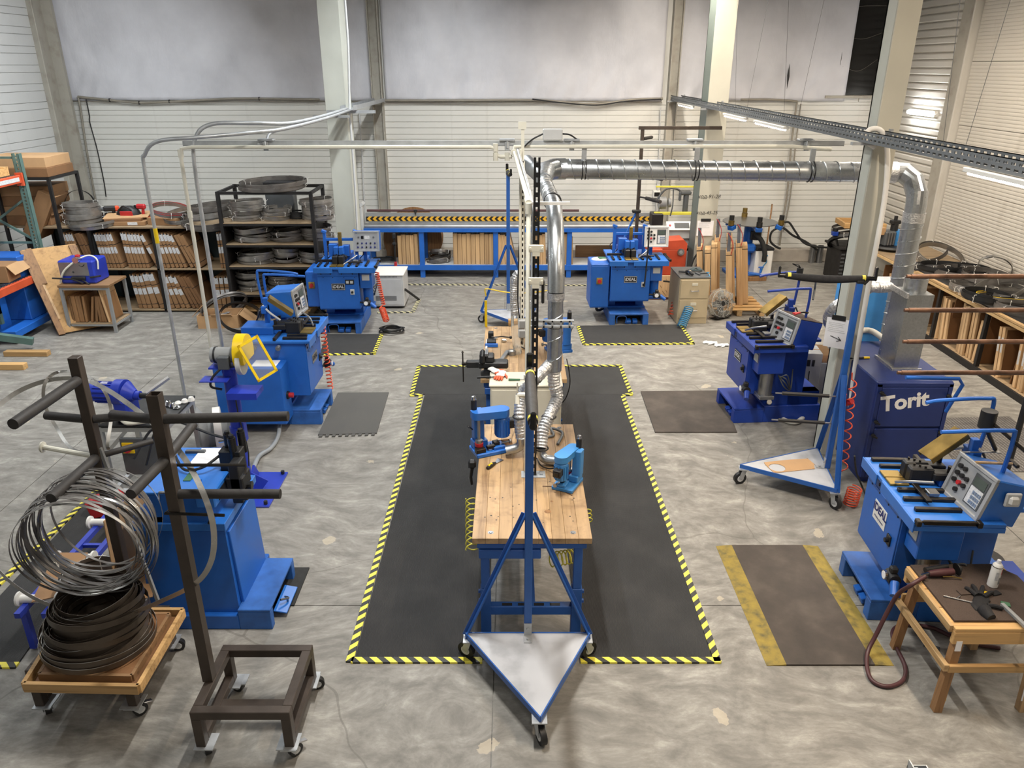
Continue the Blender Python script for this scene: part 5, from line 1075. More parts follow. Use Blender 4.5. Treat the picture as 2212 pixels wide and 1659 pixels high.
q = link('window', None, t, (.31, -.12, 1.37), (-.25, -.3, .75)); b = B(); w_, h_ = .1, .18
b.box(-w_, -.006, -h_, w_, .006, -h_ + .022).box(-w_, -.006, h_ - .022, w_, .006, h_).box(-w_, -.006, -h_, -w_ + .022, .006, h_).box(w_ - .022, -.006, -h_, w_, .006, h_); b.out('frame', 'yellow', q, 0); B().box(-w_ + .02, -.002, -h_ + .02, w_ - .02, .002, h_ - .02).out('pane', 'plexi', q, 0)
# ---------------------------------------------------------------- profile table with gear motor, reel
t = thing('profile_table', 'aluminium profile table with black top, carrying the blue gear motor', 'table', (-3.33, 6.37, 0))
B().box(-.32, -.33, .78, .31, .33, .8, .002).out('top', 'black', t, 0); b = B()
for x in (-.29, .28):
    for y in (-.3, .3): b.box(x - .02, y - .02, 0, x + .02, y + .02, .78)
for y in (-.3, .3): b.box(-.27, y - .02, .73, .26, y + .02, .77).box(-.27, y - .02, .1, .26, y + .02, .14)
for x in (-.29, .28): b.box(x - .02, -.28, .73, x + .02, .28, .77).box(x - .02, -.28, .1, x + .02, .28, .14)
b.bar((-.29, -.31, .5), (-.05, -.31, .75), .03, .03, (0, 1, 0)); b.out('profile_frame', 'alu', t, 0)
B().box(-.12, -.35, .32, .26, -.32, .68, .004).out('control_panel', 'grey_dark', t, 0); B().box(-.1, -.36, .54, -.0, -.35, .64).out('switch_plate', 'yellow', t, 0); B().cyl((-.05, -.39, .59), (-.05, -.36, .59), .035, 12).out('main_switch', 'red', t)
t = thing('gear_motor', 'glossy blue gear motor with coupling on the black topped profile table', 'motor', (-3.42, 6.2, .8), -.08)
B().cyl((-.3, .0, .24), (-.06, 0, .24), .085, 20).cyl((-.33, 0, .24), (-.3, 0, .24), .07, 16).out('motor', 'blue_royal', t); b = B()
for k in range(16): a = 2 * pi * k / 16; b.bx((-.16, .09 * cos(a), .24 + .09 * sin(a)), (.16, .004, .014), (a - pi / 2, 0, 0))
b.out('cooling_fin', 'blue_royal', t, 0); B().cyl((-.06, 0, .24), (.02, 0, .24), .12, 24).cyl((.02, 0, .24), (.1, 0, .22), .11, 24, .05).bx((.0, 0, .1), (.14, .2, .2), None, .02).cyl((.1, 0, .22), (.15, 0, .22), .04, 14).out('gearbox', 'blue_royal', t); B().cyl((.15, 0, .22), (.22, 0, .22), .025, 12).out('coupling', 'black', t); B().bar((.18, .0, .22), (.36, .14, .34), .05, .02).out('profile_arm', 'alu', t, 0); B().bx((-.16, 0, .33), (.06, .03, .008)).out('rating_plate', 'paper', t, 0)
t = thing('cable_clutter', 'pale couplings and wiring beside the blue gear motor', 'fittings', (-3.5, 6.06, .8)); B().tube(spl([(-.1, 0, .03), (.05, .02, .05), (.15, -.02, .02), (.3, .0, .03)], 5), .02, 8).out('sleeve', 'cream_pvc', t); B().tube(spl([(0, .03, .02), (.2, .06, .06), (.36, .1, .02)], 5), .008, 6).out('lead', 'black', t)
for k, (x, y, l) in enumerate(((-3.1, 6.5, 'clear plastic bag of parts on the black table top'), (-3.07, 6.4, 'small silver fittings lying on the black table top beside the bag'))):
    t = thing('fittings', l, 'fittings', (x, y, .8)); [B().lathe([(.03, 0), (.035, .01), (.02, .025 + .01 * j), (0, .03)], 10, (.05 * j * (1 - 2 * k), .03 * j, 0)).out('piece', 'chrome' if k else 'white_plastic', t) for j in range(3)]
t = thing('blade_reel', 'grey steel flanged reel lying on its side behind the big blue machine', 'reel', (-2.98, 6.98, .28), .35)
B().tube([(-.17, 0, 0), (-.165, 0, 0), (-.08, 0, 0), (.16, 0, 0), (.17, 0, 0)], [.275, .28, .15, .15, .16], 32).out('flange', 'grey_paint', t); B().cyl((.14, 0, 0), (.16, 0, 0), .28, 32).out('flange', 'grey_light', t); B().cyl((-.02, 0, 0), (.05, 0, 0), .25, 30).out('white_band', 'white_plastic', t); B().cyl((-.18, 0, 0), (-.1, 0, 0), .075, 18).out('bore', 'brass', t)
# ================================================================ BROWN POST RACKS
def dolly(t, x0, y0, x1, y1, zt, skew=0.0):
    b = B(); w = .055
    b.box(x0, y0, zt - w, x1, y0 + w, zt, .003).box(x0, y1 - w, zt - w, x1, y1, zt, .003).box(x0, y0 + w, zt - w, x0 + w, y1 - w, zt, .003).box(x1 - w, y0 + w, zt - w, x1, y1 - w, zt, .003); b.out('top_frame', 'brown_steel', t, 0)
    for x in (x0, x1 - w):
        for y in (y0, y1 - w): B().box(x, y, .1, x + w, y + w, zt - w, .003).out('leg', 'brown_steel', t, 0)
    b = B(); ym = (y0 + y1) / 2
    for x in (x0, x1 - w): b.box(x, y0 + w, .11, x + w, y1 - w, .16, .003)
    b.box(x0 + w, ym - .03, .11, x1 - w, ym + .03, .16, .003); b.out('low_rail', 'brown_steel', t, 0)
    for i, (x, y, a) in enumerate(((x0 + .05, y0 + .03, 2.2), (x1 - .03, y0 + .02, .9), (x0 + .08, y1 - .02, 2.8), (x1 - .03, y1, .3))): caster(t, x, y, .1, .042, a, 'black', i % 3 == 1)
    B().box(x0 - .01, y0 - .02, .095, x0 + .1, y0 + .1, .103).box(x1 - .1, y0 - .02, .095, x1 + .02, y0 + .1, .103).box(x0 - .01, y1 - .1, .095, x0 + .1, y1 + .02, .103).box(x1 - .1, y1 - .1, .095, x1 + .02, y1 + .02, .103).each('caster_plate', 'zinc', t, 0)
fl_, fr_, br_, bl_ = at(408, 1540, .36), at(625, 1539, .36), at(674, 1392, .36), at(484, 1392, .36)
px, py = -1.785, 3.51
t = thing('post_rack', 'empty brown steel caster frame with tall post and pipe arms, in front of the big blue machine', 'rack', (px, py, 0))
dolly(t, fl_.x - px, fl_.y - py, fr_.x - px, bl_.y - py, .36)
B().box(-.03, -.03, .36, .03, .03, 2.14).out('post', 'brown_steel', t, 0); b = B()
for a, c, d, e in ((-.03, -.03, .03, -.026), (-.03, .026, .03, .03), (-.03, -.026, -.026, .026), (.026, -.026, .03, .026)): b.box(a, c, 2.14, d, e, 2.19)
b.out('post_rim', 'brown_steel', t, 0)
za = aty(500, 905, py).z; zb = aty(480, 1067, py).z; zc = aty(374, 990, py).z
def arm(t, p, q, r=.026):
    p, q = Vector(p), Vector(q); d = (q - p).normalized(); s_ = d.cross(Vector((0, 0, 1))).normalized()
    B().tube([p, q, q - d * .001, q - d * .03], [r, r, r * .72, r * .72], 14, False, True).out('arm', 'grip', t)
arm(t, (.03, 0, za), (aty(622, 895, py).x - px, 0, za + .015)); arm(t, (-.03, 0, za), (aty(232, 910, py).x - px, .05, za + .0))
arm(t, (.03, 0, zb), (aty(605, 1062, py).x - px, 0, zb)); arm(t, (0, -.03, zc), (-.02, -.36, zc)); arm(t, (0, .03, zc), (.0, .36, zc + .02))
zu = zb - .1; 
B().tube([(-.03, .035, zb + .06), (-.02, .04, zb + .14), (.0, .06, zb + .14), (.38, .06, zb + .14), (.38, .03, zb + .1)], .009, 8).out('wire_handle', 'dark_steel', t); B().tube([(.0, .02, zu + .04), (-.05, -.03, zu), (.27, -.05, zu)], .009, 8).out('wire_handle', 'dark_steel', t)
# left rack with tray
qx, qy = -2.54, 4.17
t = thing('post_rack', 'brown steel post rack with pipe arms, wooden tray on its caster frame', 'rack', (qx, qy, 0))
dolly(t, -.36, -.62, .26, -.02, .38); B().box(-.03, -.03, .1, .03, .03, 2.14, .003).out('post', 'brown_steel', t, 0)
B().bar((.2, -.04, .42), (.03, -.01, 1.55), .02, .02).out('brace', 'grey_paint', t, 0)
z1, z2, z3 = aty(165, 818, qy).z, aty(195, 905, qy).z, aty(222, 985, qy).z
arm(t, (0, -.03, z1), (-.02, -.62, z1), .03); arm(t, (-.03, 0, z2), (aty(85, 887, qy).x - qx, 0.05, z2)); arm(t, (.03, 0, z2), (aty(283, 878, qy).x - qx, 0.05, z2 + .0)); arm(t, (0, -.03, z3), (-.01, -.5, z3), .03); arm(t, (0.03, .02, z3), (.25, .2, z3), .02)
B().cyl((-.03, -.0, z3), (-.36, .06, z3 + .03), .016, 10).cyl((-.36, .06, z3 + .03), (-.37, .06, z3 + .03), .035, 12).out('roller_pin', 'cream_pvc', t)
tr = [at(50, 1475, .44), at(298, 1480, .44), at(395, 1315, .44), at(150, 1315, .44)]
c = sum(tr, Vector()) / 4; t = thing('wooden_tray', 'wooden slatted tray on the brown caster frame under the dark blade coil', 'tray', (c.x, c.y, .381)); b = B()
P4 = [p - Vector((c.x, c.y, p.z)) for p in tr]
for i in range(4): B().bar(P4[i] + Vector((0, 0, .03)), P4[(i + 1) % 4] + Vector((0, 0, .03)), .025, .06).out('tray_rim', 'wood_x', t, 0)
inn = [p * .94 for p in P4]; B().prism([(p.x, p.y) for p in inn], .0, .012).out('tray_floor', 'hardboard', t, 0)
P5 = [p * .82 + Vector((-.01, .02, 0)) for p in P4]
for i in range(4): B().bar(P5[i] + Vector((0, 0, .035)), P5[(i + 1) % 4] + Vector((0, 0, .035)), .02, .045).out('inner_batten', 'old_wood', t, 0)
B().prism([(p.x * .97, p.y * .97) for p in P5], .05, .056).out('tray_board', 'hardboard', t, 0)
# ================================================================ BLADE COILS
def ringpts(c, r, ax, n=56, e=1.0, ph=0.0):
    ax = Vector(ax).normalized(); u = Vector((0, 0, 1)) if abs(ax.z) < .95 else Vector((0, 1, 0)); x = ax.cross(u).normalized(); y = ax.cross(x)
    return [Vector(c) + x * (r * cos(2 * pi * k / n + ph)) + y * (r * e * sin(2 * pi * k / n + ph)) for k in range(n)]
def coil(name, label, loc, r, h, loops, m='blade', tilt=(0, 0), ties=3, spread=.02, band=.03, group=None, seed=0, cat='blade coil', jit=.12, rim='blade_bright', n=40):
    """a tied coil of saw blade: nested hoops of flat steel band"""
    R_ = random.Random(seed + 1); t = thing(name, label, cat, loc, 0, group, (tilt[0], tilt[1], R_.uniform(0, 6)))
    b, b2 = B(), B()
    for k in range(loops):
        f = k / max(1, loops - 1); rr = r * (1 - spread * R_.random() * 3) if loops > 1 else r
        ax = Vector((R_.uniform(-jit, jit), R_.uniform(-jit, jit), 1)).normalized(); off = Vector((R_.uniform(-1, 1), R_.uniform(-1, 1), 0)) * r * spread
        c = Vector((0, 0, band / 2 + (h - band) * f)) + off
        lift = rr * sqrt(ax.x ** 2 + ax.y ** 2); c.z = max(c.z, band / 2 + lift * .8)
        pts = ringpts(c, rr, ax, n, R_.uniform(.95, 1.0), R_.uniform(0, 6)); b.strip(pts, ax * band, .0022)
        if k % 2 == 0: b2.strip([p + ax * (band / 2 + .001) for p in pts], ax * .004, .0035)
    b.out('band', m, t, 60)
    if rim: b2.out('tooth_edge', rim, t, 60)
    b = B()
    for k in range(ties):
        a = 2 * pi * k / max(1, ties) + R_.random(); c = Vector((cos(a) * r * .985, sin(a) * r * .985, h * .5)); d = Vector((cos(a), sin(a), 0))
        b.tube([c + d * .02 + Vector((0, 0, h * .5)), c + d * .022 - Vector((0, 0, h * .45)), c - d * .03 - Vector((0, 0, h * .4)), c - d * .03 + Vector((0, 0, h * .5))], .0035, 5, True); b.tube([c + d * .022, c + d * .05 + Vector((0, 0, .03))], .003, 5)
    if ties: b.out('tie', 'white_plastic', t)
    return t
# dark coil on the tray: leaning stack of wide bands
tc = at(208, 1372, .5)
t = thing('blade_coil', 'big dark wound blade coil lying on the wooden tray', 'blade coil', (tc.x, tc.y, .437)); b, b2 = B(), B(); R_ = random.Random(5)
for k in range(38):
    f = k / 37; rr = .315 - .06 * f + R_.uniform(-.05, .015); ax = Vector((R_.uniform(-.17, .15) - .03, R_.uniform(-.1, .17), 1)).normalized(); c = Vector((R_.uniform(-.012, .012) + .03 * f, R_.uniform(-.012, .012) + .05 * f, .025 + .29 * f)); c.z = max(c.z, .022 + rr * hypot(ax.x, ax.y))
    pts = ringpts(c, rr, ax, 56, R_.uniform(.93, 1)); b.strip(pts, ax * .036, .002)
    if k % 5 == 0: b2.strip([p + ax * .0186 for p in pts], ax * .002, .0025)
for k in range(7):
    rr = R_.uniform(.12, .2); ax = Vector((R_.uniform(-.3, .3), R_.uniform(-.3, .3), 1)).normalized(); b.strip(ringpts((R_.uniform(-.04, .04) + .02, R_.uniform(-.04, .04) + .03, R_.uniform(.15, .24)), rr, ax, 44), ax * .034, .002)
b.out('band', 'blade_brown', t, 60); b2.out('tooth_edge', 'blade', t, 60)
# hanging coil on the rack arm
hc = Vector((qx + .04, qy - .26, z3 - .325 - .01))
t = thing('blade_coil', 'loose bright blade coil hanging from the lower arm of the brown rack', 'blade coil', (hc.x, hc.y, hc.z)); b, b2 = B(), B(); R_ = random.Random(9)
for k in range(26):
    rr = .325 + R_.uniform(0, .05); ax = Vector((R_.uniform(-.25, .25) + .08, -1, R_.uniform(-.22, .25))).normalized(); y = -.2 + .30 * k / 25
    pts = ringpts((R_.uniform(-.03, .03), y, -(rr - .325) - .005), rr, ax, 64, R_.uniform(.97, 1.05)); (b2 if k % 4 == 0 else b).strip(pts, ax * .017, .0018)
b.out('band', 'blade_dark', t, 60); b2.out('band', 'blade_bright', t, 60)
def arcblade(name, label, pts, w, m, th=.002, closed=False):
    pts = spl(pts, 8, closed); b = B(); c = sum(pts, Vector()) / len(pts)
    nrm = Vector()
    for i in range(len(pts) - 1): nrm += (pts[i] - c).cross(pts[i + 1] - c)
    nrm.normalize(); k = len(pts); rings = []; eye = Vector((0, 0, HCAM))
    for i in range(k):                      # the band twists along its length, as a springy blade does
        tg = (pts[(i + 1) % k if closed else min(i + 1, k - 1)] - pts[(i - 1) % k if closed else max(i - 1, 0)]).normalized(); q = tg.cross(Vector((0, -1, .45))); q = q.normalized() if q.length > .05 else nrm
        if q.dot(nrm) < 0: q = -q
        h = (nrm * .55 + q * .6); h = (h - tg * h.dot(tg)).normalized() * w / 2; n_ = tg.cross(h).normalized() * th / 2
        rings.append([pts[i] - h - n_, pts[i] - h + n_, pts[i] + h + n_, pts[i] + h - n_])
    b.loft(rings, True, closed); o = b.out(name, m, None, 60); tag(o, label, 'saw blade'); return o
arcblade('saw_blade', 'long pale blade arching over the tray rack and down behind the empty rack', [at(-60, 930, 1.6), at(20, 858, 1.72), at(90, 825, 1.8), at(160, 817, 1.84), at(215, 833, 1.86), at(285, 878, 1.86), at(352, 935, 1.82), at(405, 1000, 1.75), at(445, 1080, 1.62), at(462, 1150, 1.45), at(455, 1215, 1.25), at(420, 1262, 1.05), at(345, 1300, .8), at(260, 1335, .66)], .03, 'blade_bright')
arcblade('saw_blade', 'bright narrow blade loop hung over the top arm of the tray rack', [at(140, 802, 1.86), at(180, 808, 1.87), at(222, 840, 1.8), at(240, 890, 1.66), at(232, 960, 1.5), at(232, 975, 1.42), at(160, 972, 1.4), at(120, 920, 1.5), at(97, 875, 1.64), at(95, 835, 1.78), at(112, 810, 1.84)], .02, 'blade_bright', .002, True)
arcblade('saw_blade', 'grey blade end sagging from the picture edge to the dark coil', [at(-80, 1170, .7), at(-20, 1215, .66), at(20, 1255, .62), at(70, 1290, .6), at(130, 1315, .56), at(190, 1330, .56)], .028, 'blade')
# ================================================================ ROLLER TABLE AT THE LEFT
t = thing('roller_table', 'low blue frame with white rollers on the ribbed mat beside the tray rack', 'roller table', (-3.28, 4.85, 0))
B().box(-.02, -.75, .31, .02, .72, .35).box(.16, -.75, .31, .2, .72, .35).out('side_rail', 'blue_royal', t, 0); b = B()
for y in (-.5, .05, .5): b.box(.02, y, .315, .16, y + .03, .34)
for x in (0, .18):
    for y in (-.7, .65): b.box(x - .02, y, .012, x + .02, y + .04, .31)
b.out('cross_bar', 'blue_royal', t, 0)
for y, h in ((-.62, .37), (-.15, .37), (.32, .37)): B().tube([(-.06, y, h), (-.045, y, h), (-.04, y, h), (.2, y, h), (.205, y, h), (.22, y, h)], [.05, .05, .028, .028, .05, .05], 14).out('roller', 'white_plastic', t)
o = B().bx((0, 0, .09), (.3, .16, .18), (0, -.25, 0), .02).out('red_box', 'red', None, 0, loc=at(200, 1125, .0) + Vector((.1, .1, .02))); tag(o, 'red plastic bin standing on the ribbed mat by the roller table', 'bin')
def sheetcard(label, pts, th=.006, m='carton'):
    pts = [Vector(p) for p in pts]; c = sum(pts, Vector()) / len(pts); n_ = (pts[1] - pts[0]).cross(pts[2] - pts[0]).normalized() * th; n = len(pts)
    o = B().add([p - c for p in pts] + [p - c + n_ for p in pts], [tuple(range(n))[::-1], tuple(range(n, 2 * n))] + [(i, (i + 1) % n, n + (i + 1) % n, n + i) for i in range(n)], True).out('cardboard_sheet', m, None, 0, loc=c); tag(o, label, 'cardboard'); return o
sheetcard('flat cardboard sheet lying on the roller table under the hanging coil', [at(68, 1302, .4), at(148, 1284, .4), at(190, 1195, .4), at(120, 1195, .4)])
sheetcard('cardboard sheet standing against the big blue machine behind the rack', [(-2.78, 4.42, .4), (-2.74, 5.0, .4), (-2.72, 5.0, .86), (-2.76, 4.42, .86)], .006, 'carton_light')
sheetcard('flat cardboard sheet between the tray rack and the big blue machine', [at(110, 1340, .3), at(330, 1290, .34), at(330, 1180, .4), at(245, 1215, .4)], .006, 'carton')
coil('blade_coil', 'blue edged blade coil lying on the cardboard on the roller table', at(200, 1268, .4), .19, .12, 8, 'blade_dark', (0, 0), 2, .02, .03, None, 3)
# ================================================================ LEFT SHELVING WITH CARTONS
SX0, SX1, SY0, SY1 = -7.6, -4.52, 11.95, 12.75
lv = [.05, .72, 1.38]
t = thing('shelving_unit', 'long dark wooden shelving unit full of brown cartons along the back wall', 'shelves', (SX0, SY0, 0))
for z in lv: B().box(0, 0, z - .025, SX1 - SX0, SY1 - SY0, z, .002).out('shelf_board', 'shelf_wood', t, 0)
dv = [0, -6.15 - SX0, -5.55 - SX0, SX1 - SX0]
dvu = [.95, 1.55, SX1 - SX0]
for x in (0.0, .98, 1.98, SX1 - SX0): B().box(x - .02, 0, 0, x + .02, .05, 1.36).box(x - .02, .7, 0, x + .02, .75, 1.36).out('upright', 'rack_black', t, 0)
B().box(0, .77, .0, SX1 - SX0, .79, 1.36).out('back_panel', 'teal_dark', t, 0)
for x in (.97, 1.97): B().box(x, .05, .72, x + .012, .76, 1.36).out('divider', 'grey_dark', t, 0)
def carton(label, loc, lean, rz=0, w=.075, h=.5, d=.55, group=None, lab=2, m='carton'):
    t = thing('carton', label, 'carton', loc, 0, group, (0, lean, rz))
    B().box(-w / 2, 0, 0, w / 2, d, h, .004).out('box', m, t, 0)
    if lab:
        b = B(); b.box(-w * .46, -.002, h * .78, w * .46, .0005, h * .97)
        if lab > 1: b.box(-w * .46, -.002, h * .42, w * .46, .0005, h * .6)
        b.out('paper_label', 'label_grey', t, 0)
    B().box(-w / 2 - .001, -.0015, h * .12, w / 2 + .001, d + .001, h * .135).box(-w / 2 - .001, -.0015, h * .66, w / 2 + .001, d + .001, h * .675).out('strap', 'black', t, 0)
    if lab: B().box(-w * .2, -.003, h * .96, w * .2, .02, h * 1.002).out('hand_hole', 'black', t, 0)
    return t
ordn = ['first', 'second', 'third', 'fourth', 'fifth', 'sixth', 'seventh', 'eighth', 'ninth', 'tenth', 'eleventh', 'twelfth', 'thirteenth', 'fourteenth', 'fifteenth']
def carton_row(u0, u1, n, z, lean0, lean1, where, h=.5, lab=2, m='carton', y=None):
    """n cartons standing side by side between two picture columns on shelf height z"""
    y = y or SY0 + .02; a = aty(u0, 600, y); 
    def xof(u):  # x at depth y and height z
        d = y; zc = d * CT - (z + .25 - HCAM) * ST; return (u - 1106) / FPX * zc
    x0, x1 = xof(u0), xof(u1); w = (x1 - x0) / n
    for i in range(n):
        le = lean0 + (lean1 - lean0) * i / max(1, n - 1); hh = h + RN.uniform(-.012, .012)
        carton('flat carton, %s in the %s' % (ordn[i], where), (x0 + w * (i + .5) - sin(le) * hh * .5, y + RN.uniform(0, .02), z + abs(sin(le)) * w * .45), le, RN.uniform(-.02, .02), w * .88 * cos(le) , hh, .55, None, lab, m)
carton_row(139, 170, 5, .722, -.12, -.18, 'upper shelf bay by the green rack', .56)
carton_row(176, 196, 3, .722, -.24, -.3, 'plain leaning group, upper bay by the green rack', .56, 0, 'carton_dark')
carton_row(212, 254, 6, .722, -.1, -.18, 'second upper bay of the dark shelving', .56)
carton_row(268, 312, 6, .722, -.07, -.14, 'third upper bay of the dark shelving', .56)
carton_row(318, 328, 1, .722, -.36, -.36, 'third upper bay, tilted alone', .56)
carton_row(340, 388, 6, .722, -.14, -.3, 'fourth upper bay of the dark shelving', .56)
carton_row(392, 416, 3, .722, -.36, -.42, 'leaning plain end of the fourth upper bay', .56, 0)
carton_row(472, 500, 5, .722, 0, .0, 'upper bay beside the black coil rack', .56)
carton_row(289, 318, 3, .05, -.1, -.12, 'lower bay by the metal table', .56)
carton_row(318, 346, 2, .05, -.14, -.2, 'darker pair in the lower bay by the metal table', .6)
carton_row(355, 396, 4, .05, -.2, -.3, 'middle lower bay of the dark shelving', .56)
carton_row(398, 428, 4, .05, -.34, -.42, 'leaning plain end of the middle lower bay', .56, 0, 'carton_dark')
carton_row(466, 516, 5, .05, 0, .02, 'lower bay beside the black coil rack', .52)
# goods on top of the shelving
zt = 1.381
def topx(u, v, z): return at(u, v, z)
def stack(u, v, n, r, label, band=.032, m='blade', seed=0, z0=None, hh=None, grp=None, tiltm=.04, loops=6, y=None, spread=.02):
    z = z0; p = aty(u, v, y); 
    for k in range(n):
        h = hh or .07; rr = r * RN.uniform(.93, 1.03)
        coil('blade_coil', label % (ordn[n - 1 - k] if n > 1 else ''), (p.x + RN.uniform(-.02, .02), p.y + RN.uniform(-.02, .02), z), rr, h, loops, m, (RN.uniform(-tiltm, tiltm), RN.uniform(-tiltm, tiltm)), 2, spread, band, grp, seed * 31 + k, 'blade coil', .05)
        z += h * .96
stack(181, 470, 4, .27, 'grey blade coil in the tall stack on the shelving, %s from the top', .05, 'blade', 1, zt, .085, None, .03, 6, 12.3)
coil('blade_coil', 'large flat grey blade coil at the foot of the tall stack on the shelving', aty(205, 478, 12.25) * Vector((1, 1, 0)) + Vector((.05, -.12, zt)), .38, .06, 4, 'blade', (.05, .04), 2, .03, .04, None, 77)
coil('blade_coil', 'black blade hoop standing behind the tall coil stack on the shelving', (aty(168, 430, 12.6).x, 12.62, zt + .24), .24, .03, 2, 'black', (1.45, .2), 0, .02, .04, None, 78, 'blade coil', .02, None)
def boxy(name, label, cat, c, size, m, rz=0, rot=None, flaps=False, parts=()):
    t = thing(name, label, cat, c, rz, None, rot); w, d, h = size; B().box(-w / 2, -d / 2, 0, w / 2, d / 2, h, .004).out('box', m, t, 0)
    if flaps: B().box(-w / 2, -.012, h, w / 2, .012, h + .0015).out('packing_tape', 'carton_light', t, 0)
    for nm, mm, bb in parts: bb.out(nm, mm, t, 0)
    return t
o = aty(275, 472, 12.2); boxy('carton', 'flat brown cartons with white labels, lower of the pair under the pale board', 'carton', (o.x, 12.3, zt), (.62, .5, .06), 'carton', .05, None, False, [('paper_label', 'label_grey', B().box(.05, -.252, .01, .2, -.25, .055))])
boxy('carton', 'thin dark carton resting on the flat labelled carton on the shelving', 'carton', (o.x - .05, 12.32, zt + .061), (.55, .5, .04), 'carton_dark', .12)
boxy('board', 'pale cardboard sheet lying tilted on the cartons on the shelving', 'board', (o.x - .06, 12.36, zt + .108), (.66, .44, .015), 'carton_light', .25, (.06, 0, .25))
o = aty(362, 478, 12.2); boxy('carton', 'brown carton under the red rimmed coil on the shelving', 'carton', (o.x, 12.3, zt), (.5, .45, .11), 'carton', -.2)
coil('blade_coil', 'red rimmed blade coil tilted on a carton on the shelving', (o.x + .02, 12.3, zt + .17), .3, .08, 6, 'blade', (.2, -.12), 2, .02, .04, None, 12, 'blade coil', .03, 'red')
coil('blade_coil', 'grey blade coil sloping off the red rimmed coil on the shelving', (o.x + .26, 12.22, zt + .1), .3, .06, 5, 'blade', (.15, -.2), 1, .02, .04, None, 13, 'blade coil', .03)
for k in range(3): coil('blade_coil', 'wide dark blade coil lying beside the black rack on the shelving, %s from the top' % ordn[2 - k], (aty(452, 470, 12.2).x + .02 * k, 12.2 + .05 * k, zt + .1 * k), .43 - .03 * k, .1, 5, ('blade_dark', 'blade', 'blade_dark')[k], (.1 - .04 * k, -.06), 2, .02, .05, None, 20 + k, 'blade coil', .04)
# power tools
o = aty(236, 448, 12.35)
t = thing('power_drill', 'orange and black power drill standing on the shelving behind the boards', 'drill', (o.x, 12.45, zt), .3); B().bx((0, 0, .04), (.16, .1, .08), None, .02).bx((0, 0, .12), (.05, .05, .12), (0, .2, 0), .015).bx((-.03, 0, .2), (.22, .08, .08), None, .02).out('housing', 'black', t, 0); B().bx((.06, 0, .2), (.07, .085, .085), None, .02).bx((.0, -.0, .055), (.12, .105, .02), None, .004).out('cover', 'hose_red', t, 0); B().cyl((-.13, 0, .2), (-.2, 0, .2), .03, 12, .02).out('chuck', 'grey_dark', t)
t = thing('battery_pack', 'low orange and black battery pack beside the power drill', 'battery', (o.x - .24, 12.4, zt)); B().bx((0, 0, .05), (.2, .14, .1), None, .02).out('housing', 'black', t, 0); B().bx((.0, -.01, .105), (.14, .1, .02), None, .006).out('cover', 'hose_red', t, 0)
t = thing('tool_bag', 'black and red tool bag on the shelving next to the drill', 'bag', (o.x + .27, 12.4, zt)); b = B(); b.loft([[Vector((.2 * s * cos(a), .13 * s * sin(a), z)) for a in [2 * pi * k / 14 for k in range(14)]] for s, z in ((.9, 0), (1, .03), (1, .12), (.8, .2), (.35, .25))]); b.out('bag', 'black', t); B().bx((.02, -.125, .13), (.2, .02, .12), (.2, 0, 0), .01).out('side_pocket', 'red', t, 0); B().tube(spl([(-.1, -.1, .2), (0, -.13, .27), (.1, -.1, .2)], 5), .012, 6).out('handle', 'black', t)
o = aty(307, 440, 12.4)
t = thing('power_drill', 'red cordless driver standing upright on the shelving', 'drill', (o.x, 12.4, zt), -.2); B().bx((0, 0, .035), (.14, .09, .07), None, .015).out('battery', 'black', t, 0); B().bx((-.01, 0, .14), (.045, .045, .16), (0, .12, 0), .015).bx((-.03, 0, .24), (.16, .07, .08), None, .02).out('housing', 'red', t, 0); B().cyl((-.1, 0, .24), (-.15, 0, .24), .02, 10).out('chuck', 'black', t); B().bx((0, 0, .075), (.14, .092, .012)).out('trim_band', 'hose_red', t, 0)
boxy('case', 'low grey tool case on the shelving under the power tools', 'case', (aty(245, 470, 12.4).x + .1, 12.55, zt), (.7, .2, .07), 'grey_paint', 0, None, False, [('handle', 'black', B().box(-.08, -.115, .02, .08, -.1, .05))])
# leaning odds in front of shelving
pipe('steel_rod', [at(505, 668), aty(500, 480, 12.0)], .018, 'grey_paint', 'grey steel bar leaning on the shelving beside the black coil rack', 'rod', 8, None, False)
# upper rack behind at far left: boxes on dark frame
t = thing('storage_rack', 'dark steel rack frame holding flat cartons behind the green pallet rack', 'rack', (-7.35, 12.0, 0)); b = B()
for x, y, in ((-.55, 0), (.42, -.25), (.42, .55), (-.55, .55)): b.box(x - .022, y - .022, 0, x + .022, y + .022, 2.16)
b.out('post', 'rack_black', t, 0); B().box(-.57, -.27, 2.12, .44, .57, 2.16).out('top_shelf', 'rack_black', t, 0); B().box(-.57, -.02, 1.36, .44, .57, 1.385).out('shelf', 'shelf_wood', t, 0)
boxy('carton', 'large flat carton, lower of two on the dark storage rack', 'carton', (-7.42, 12.12, 2.161), (.98, .75, .13), 'carton_dark', .02)
boxy('carton', 'large flat carton with open edge on top of the dark storage rack', 'carton', (-7.44, 12.14, 2.292), (.96, .74, .15), 'carton_light', .04)
boxy('carton', 'wide brown carton tilted on its edge inside the dark storage rack', 'carton', (-7.25, 12.2, 1.5), (.75, .5, .24), 'carton', 0, (0, -1.05, .1))
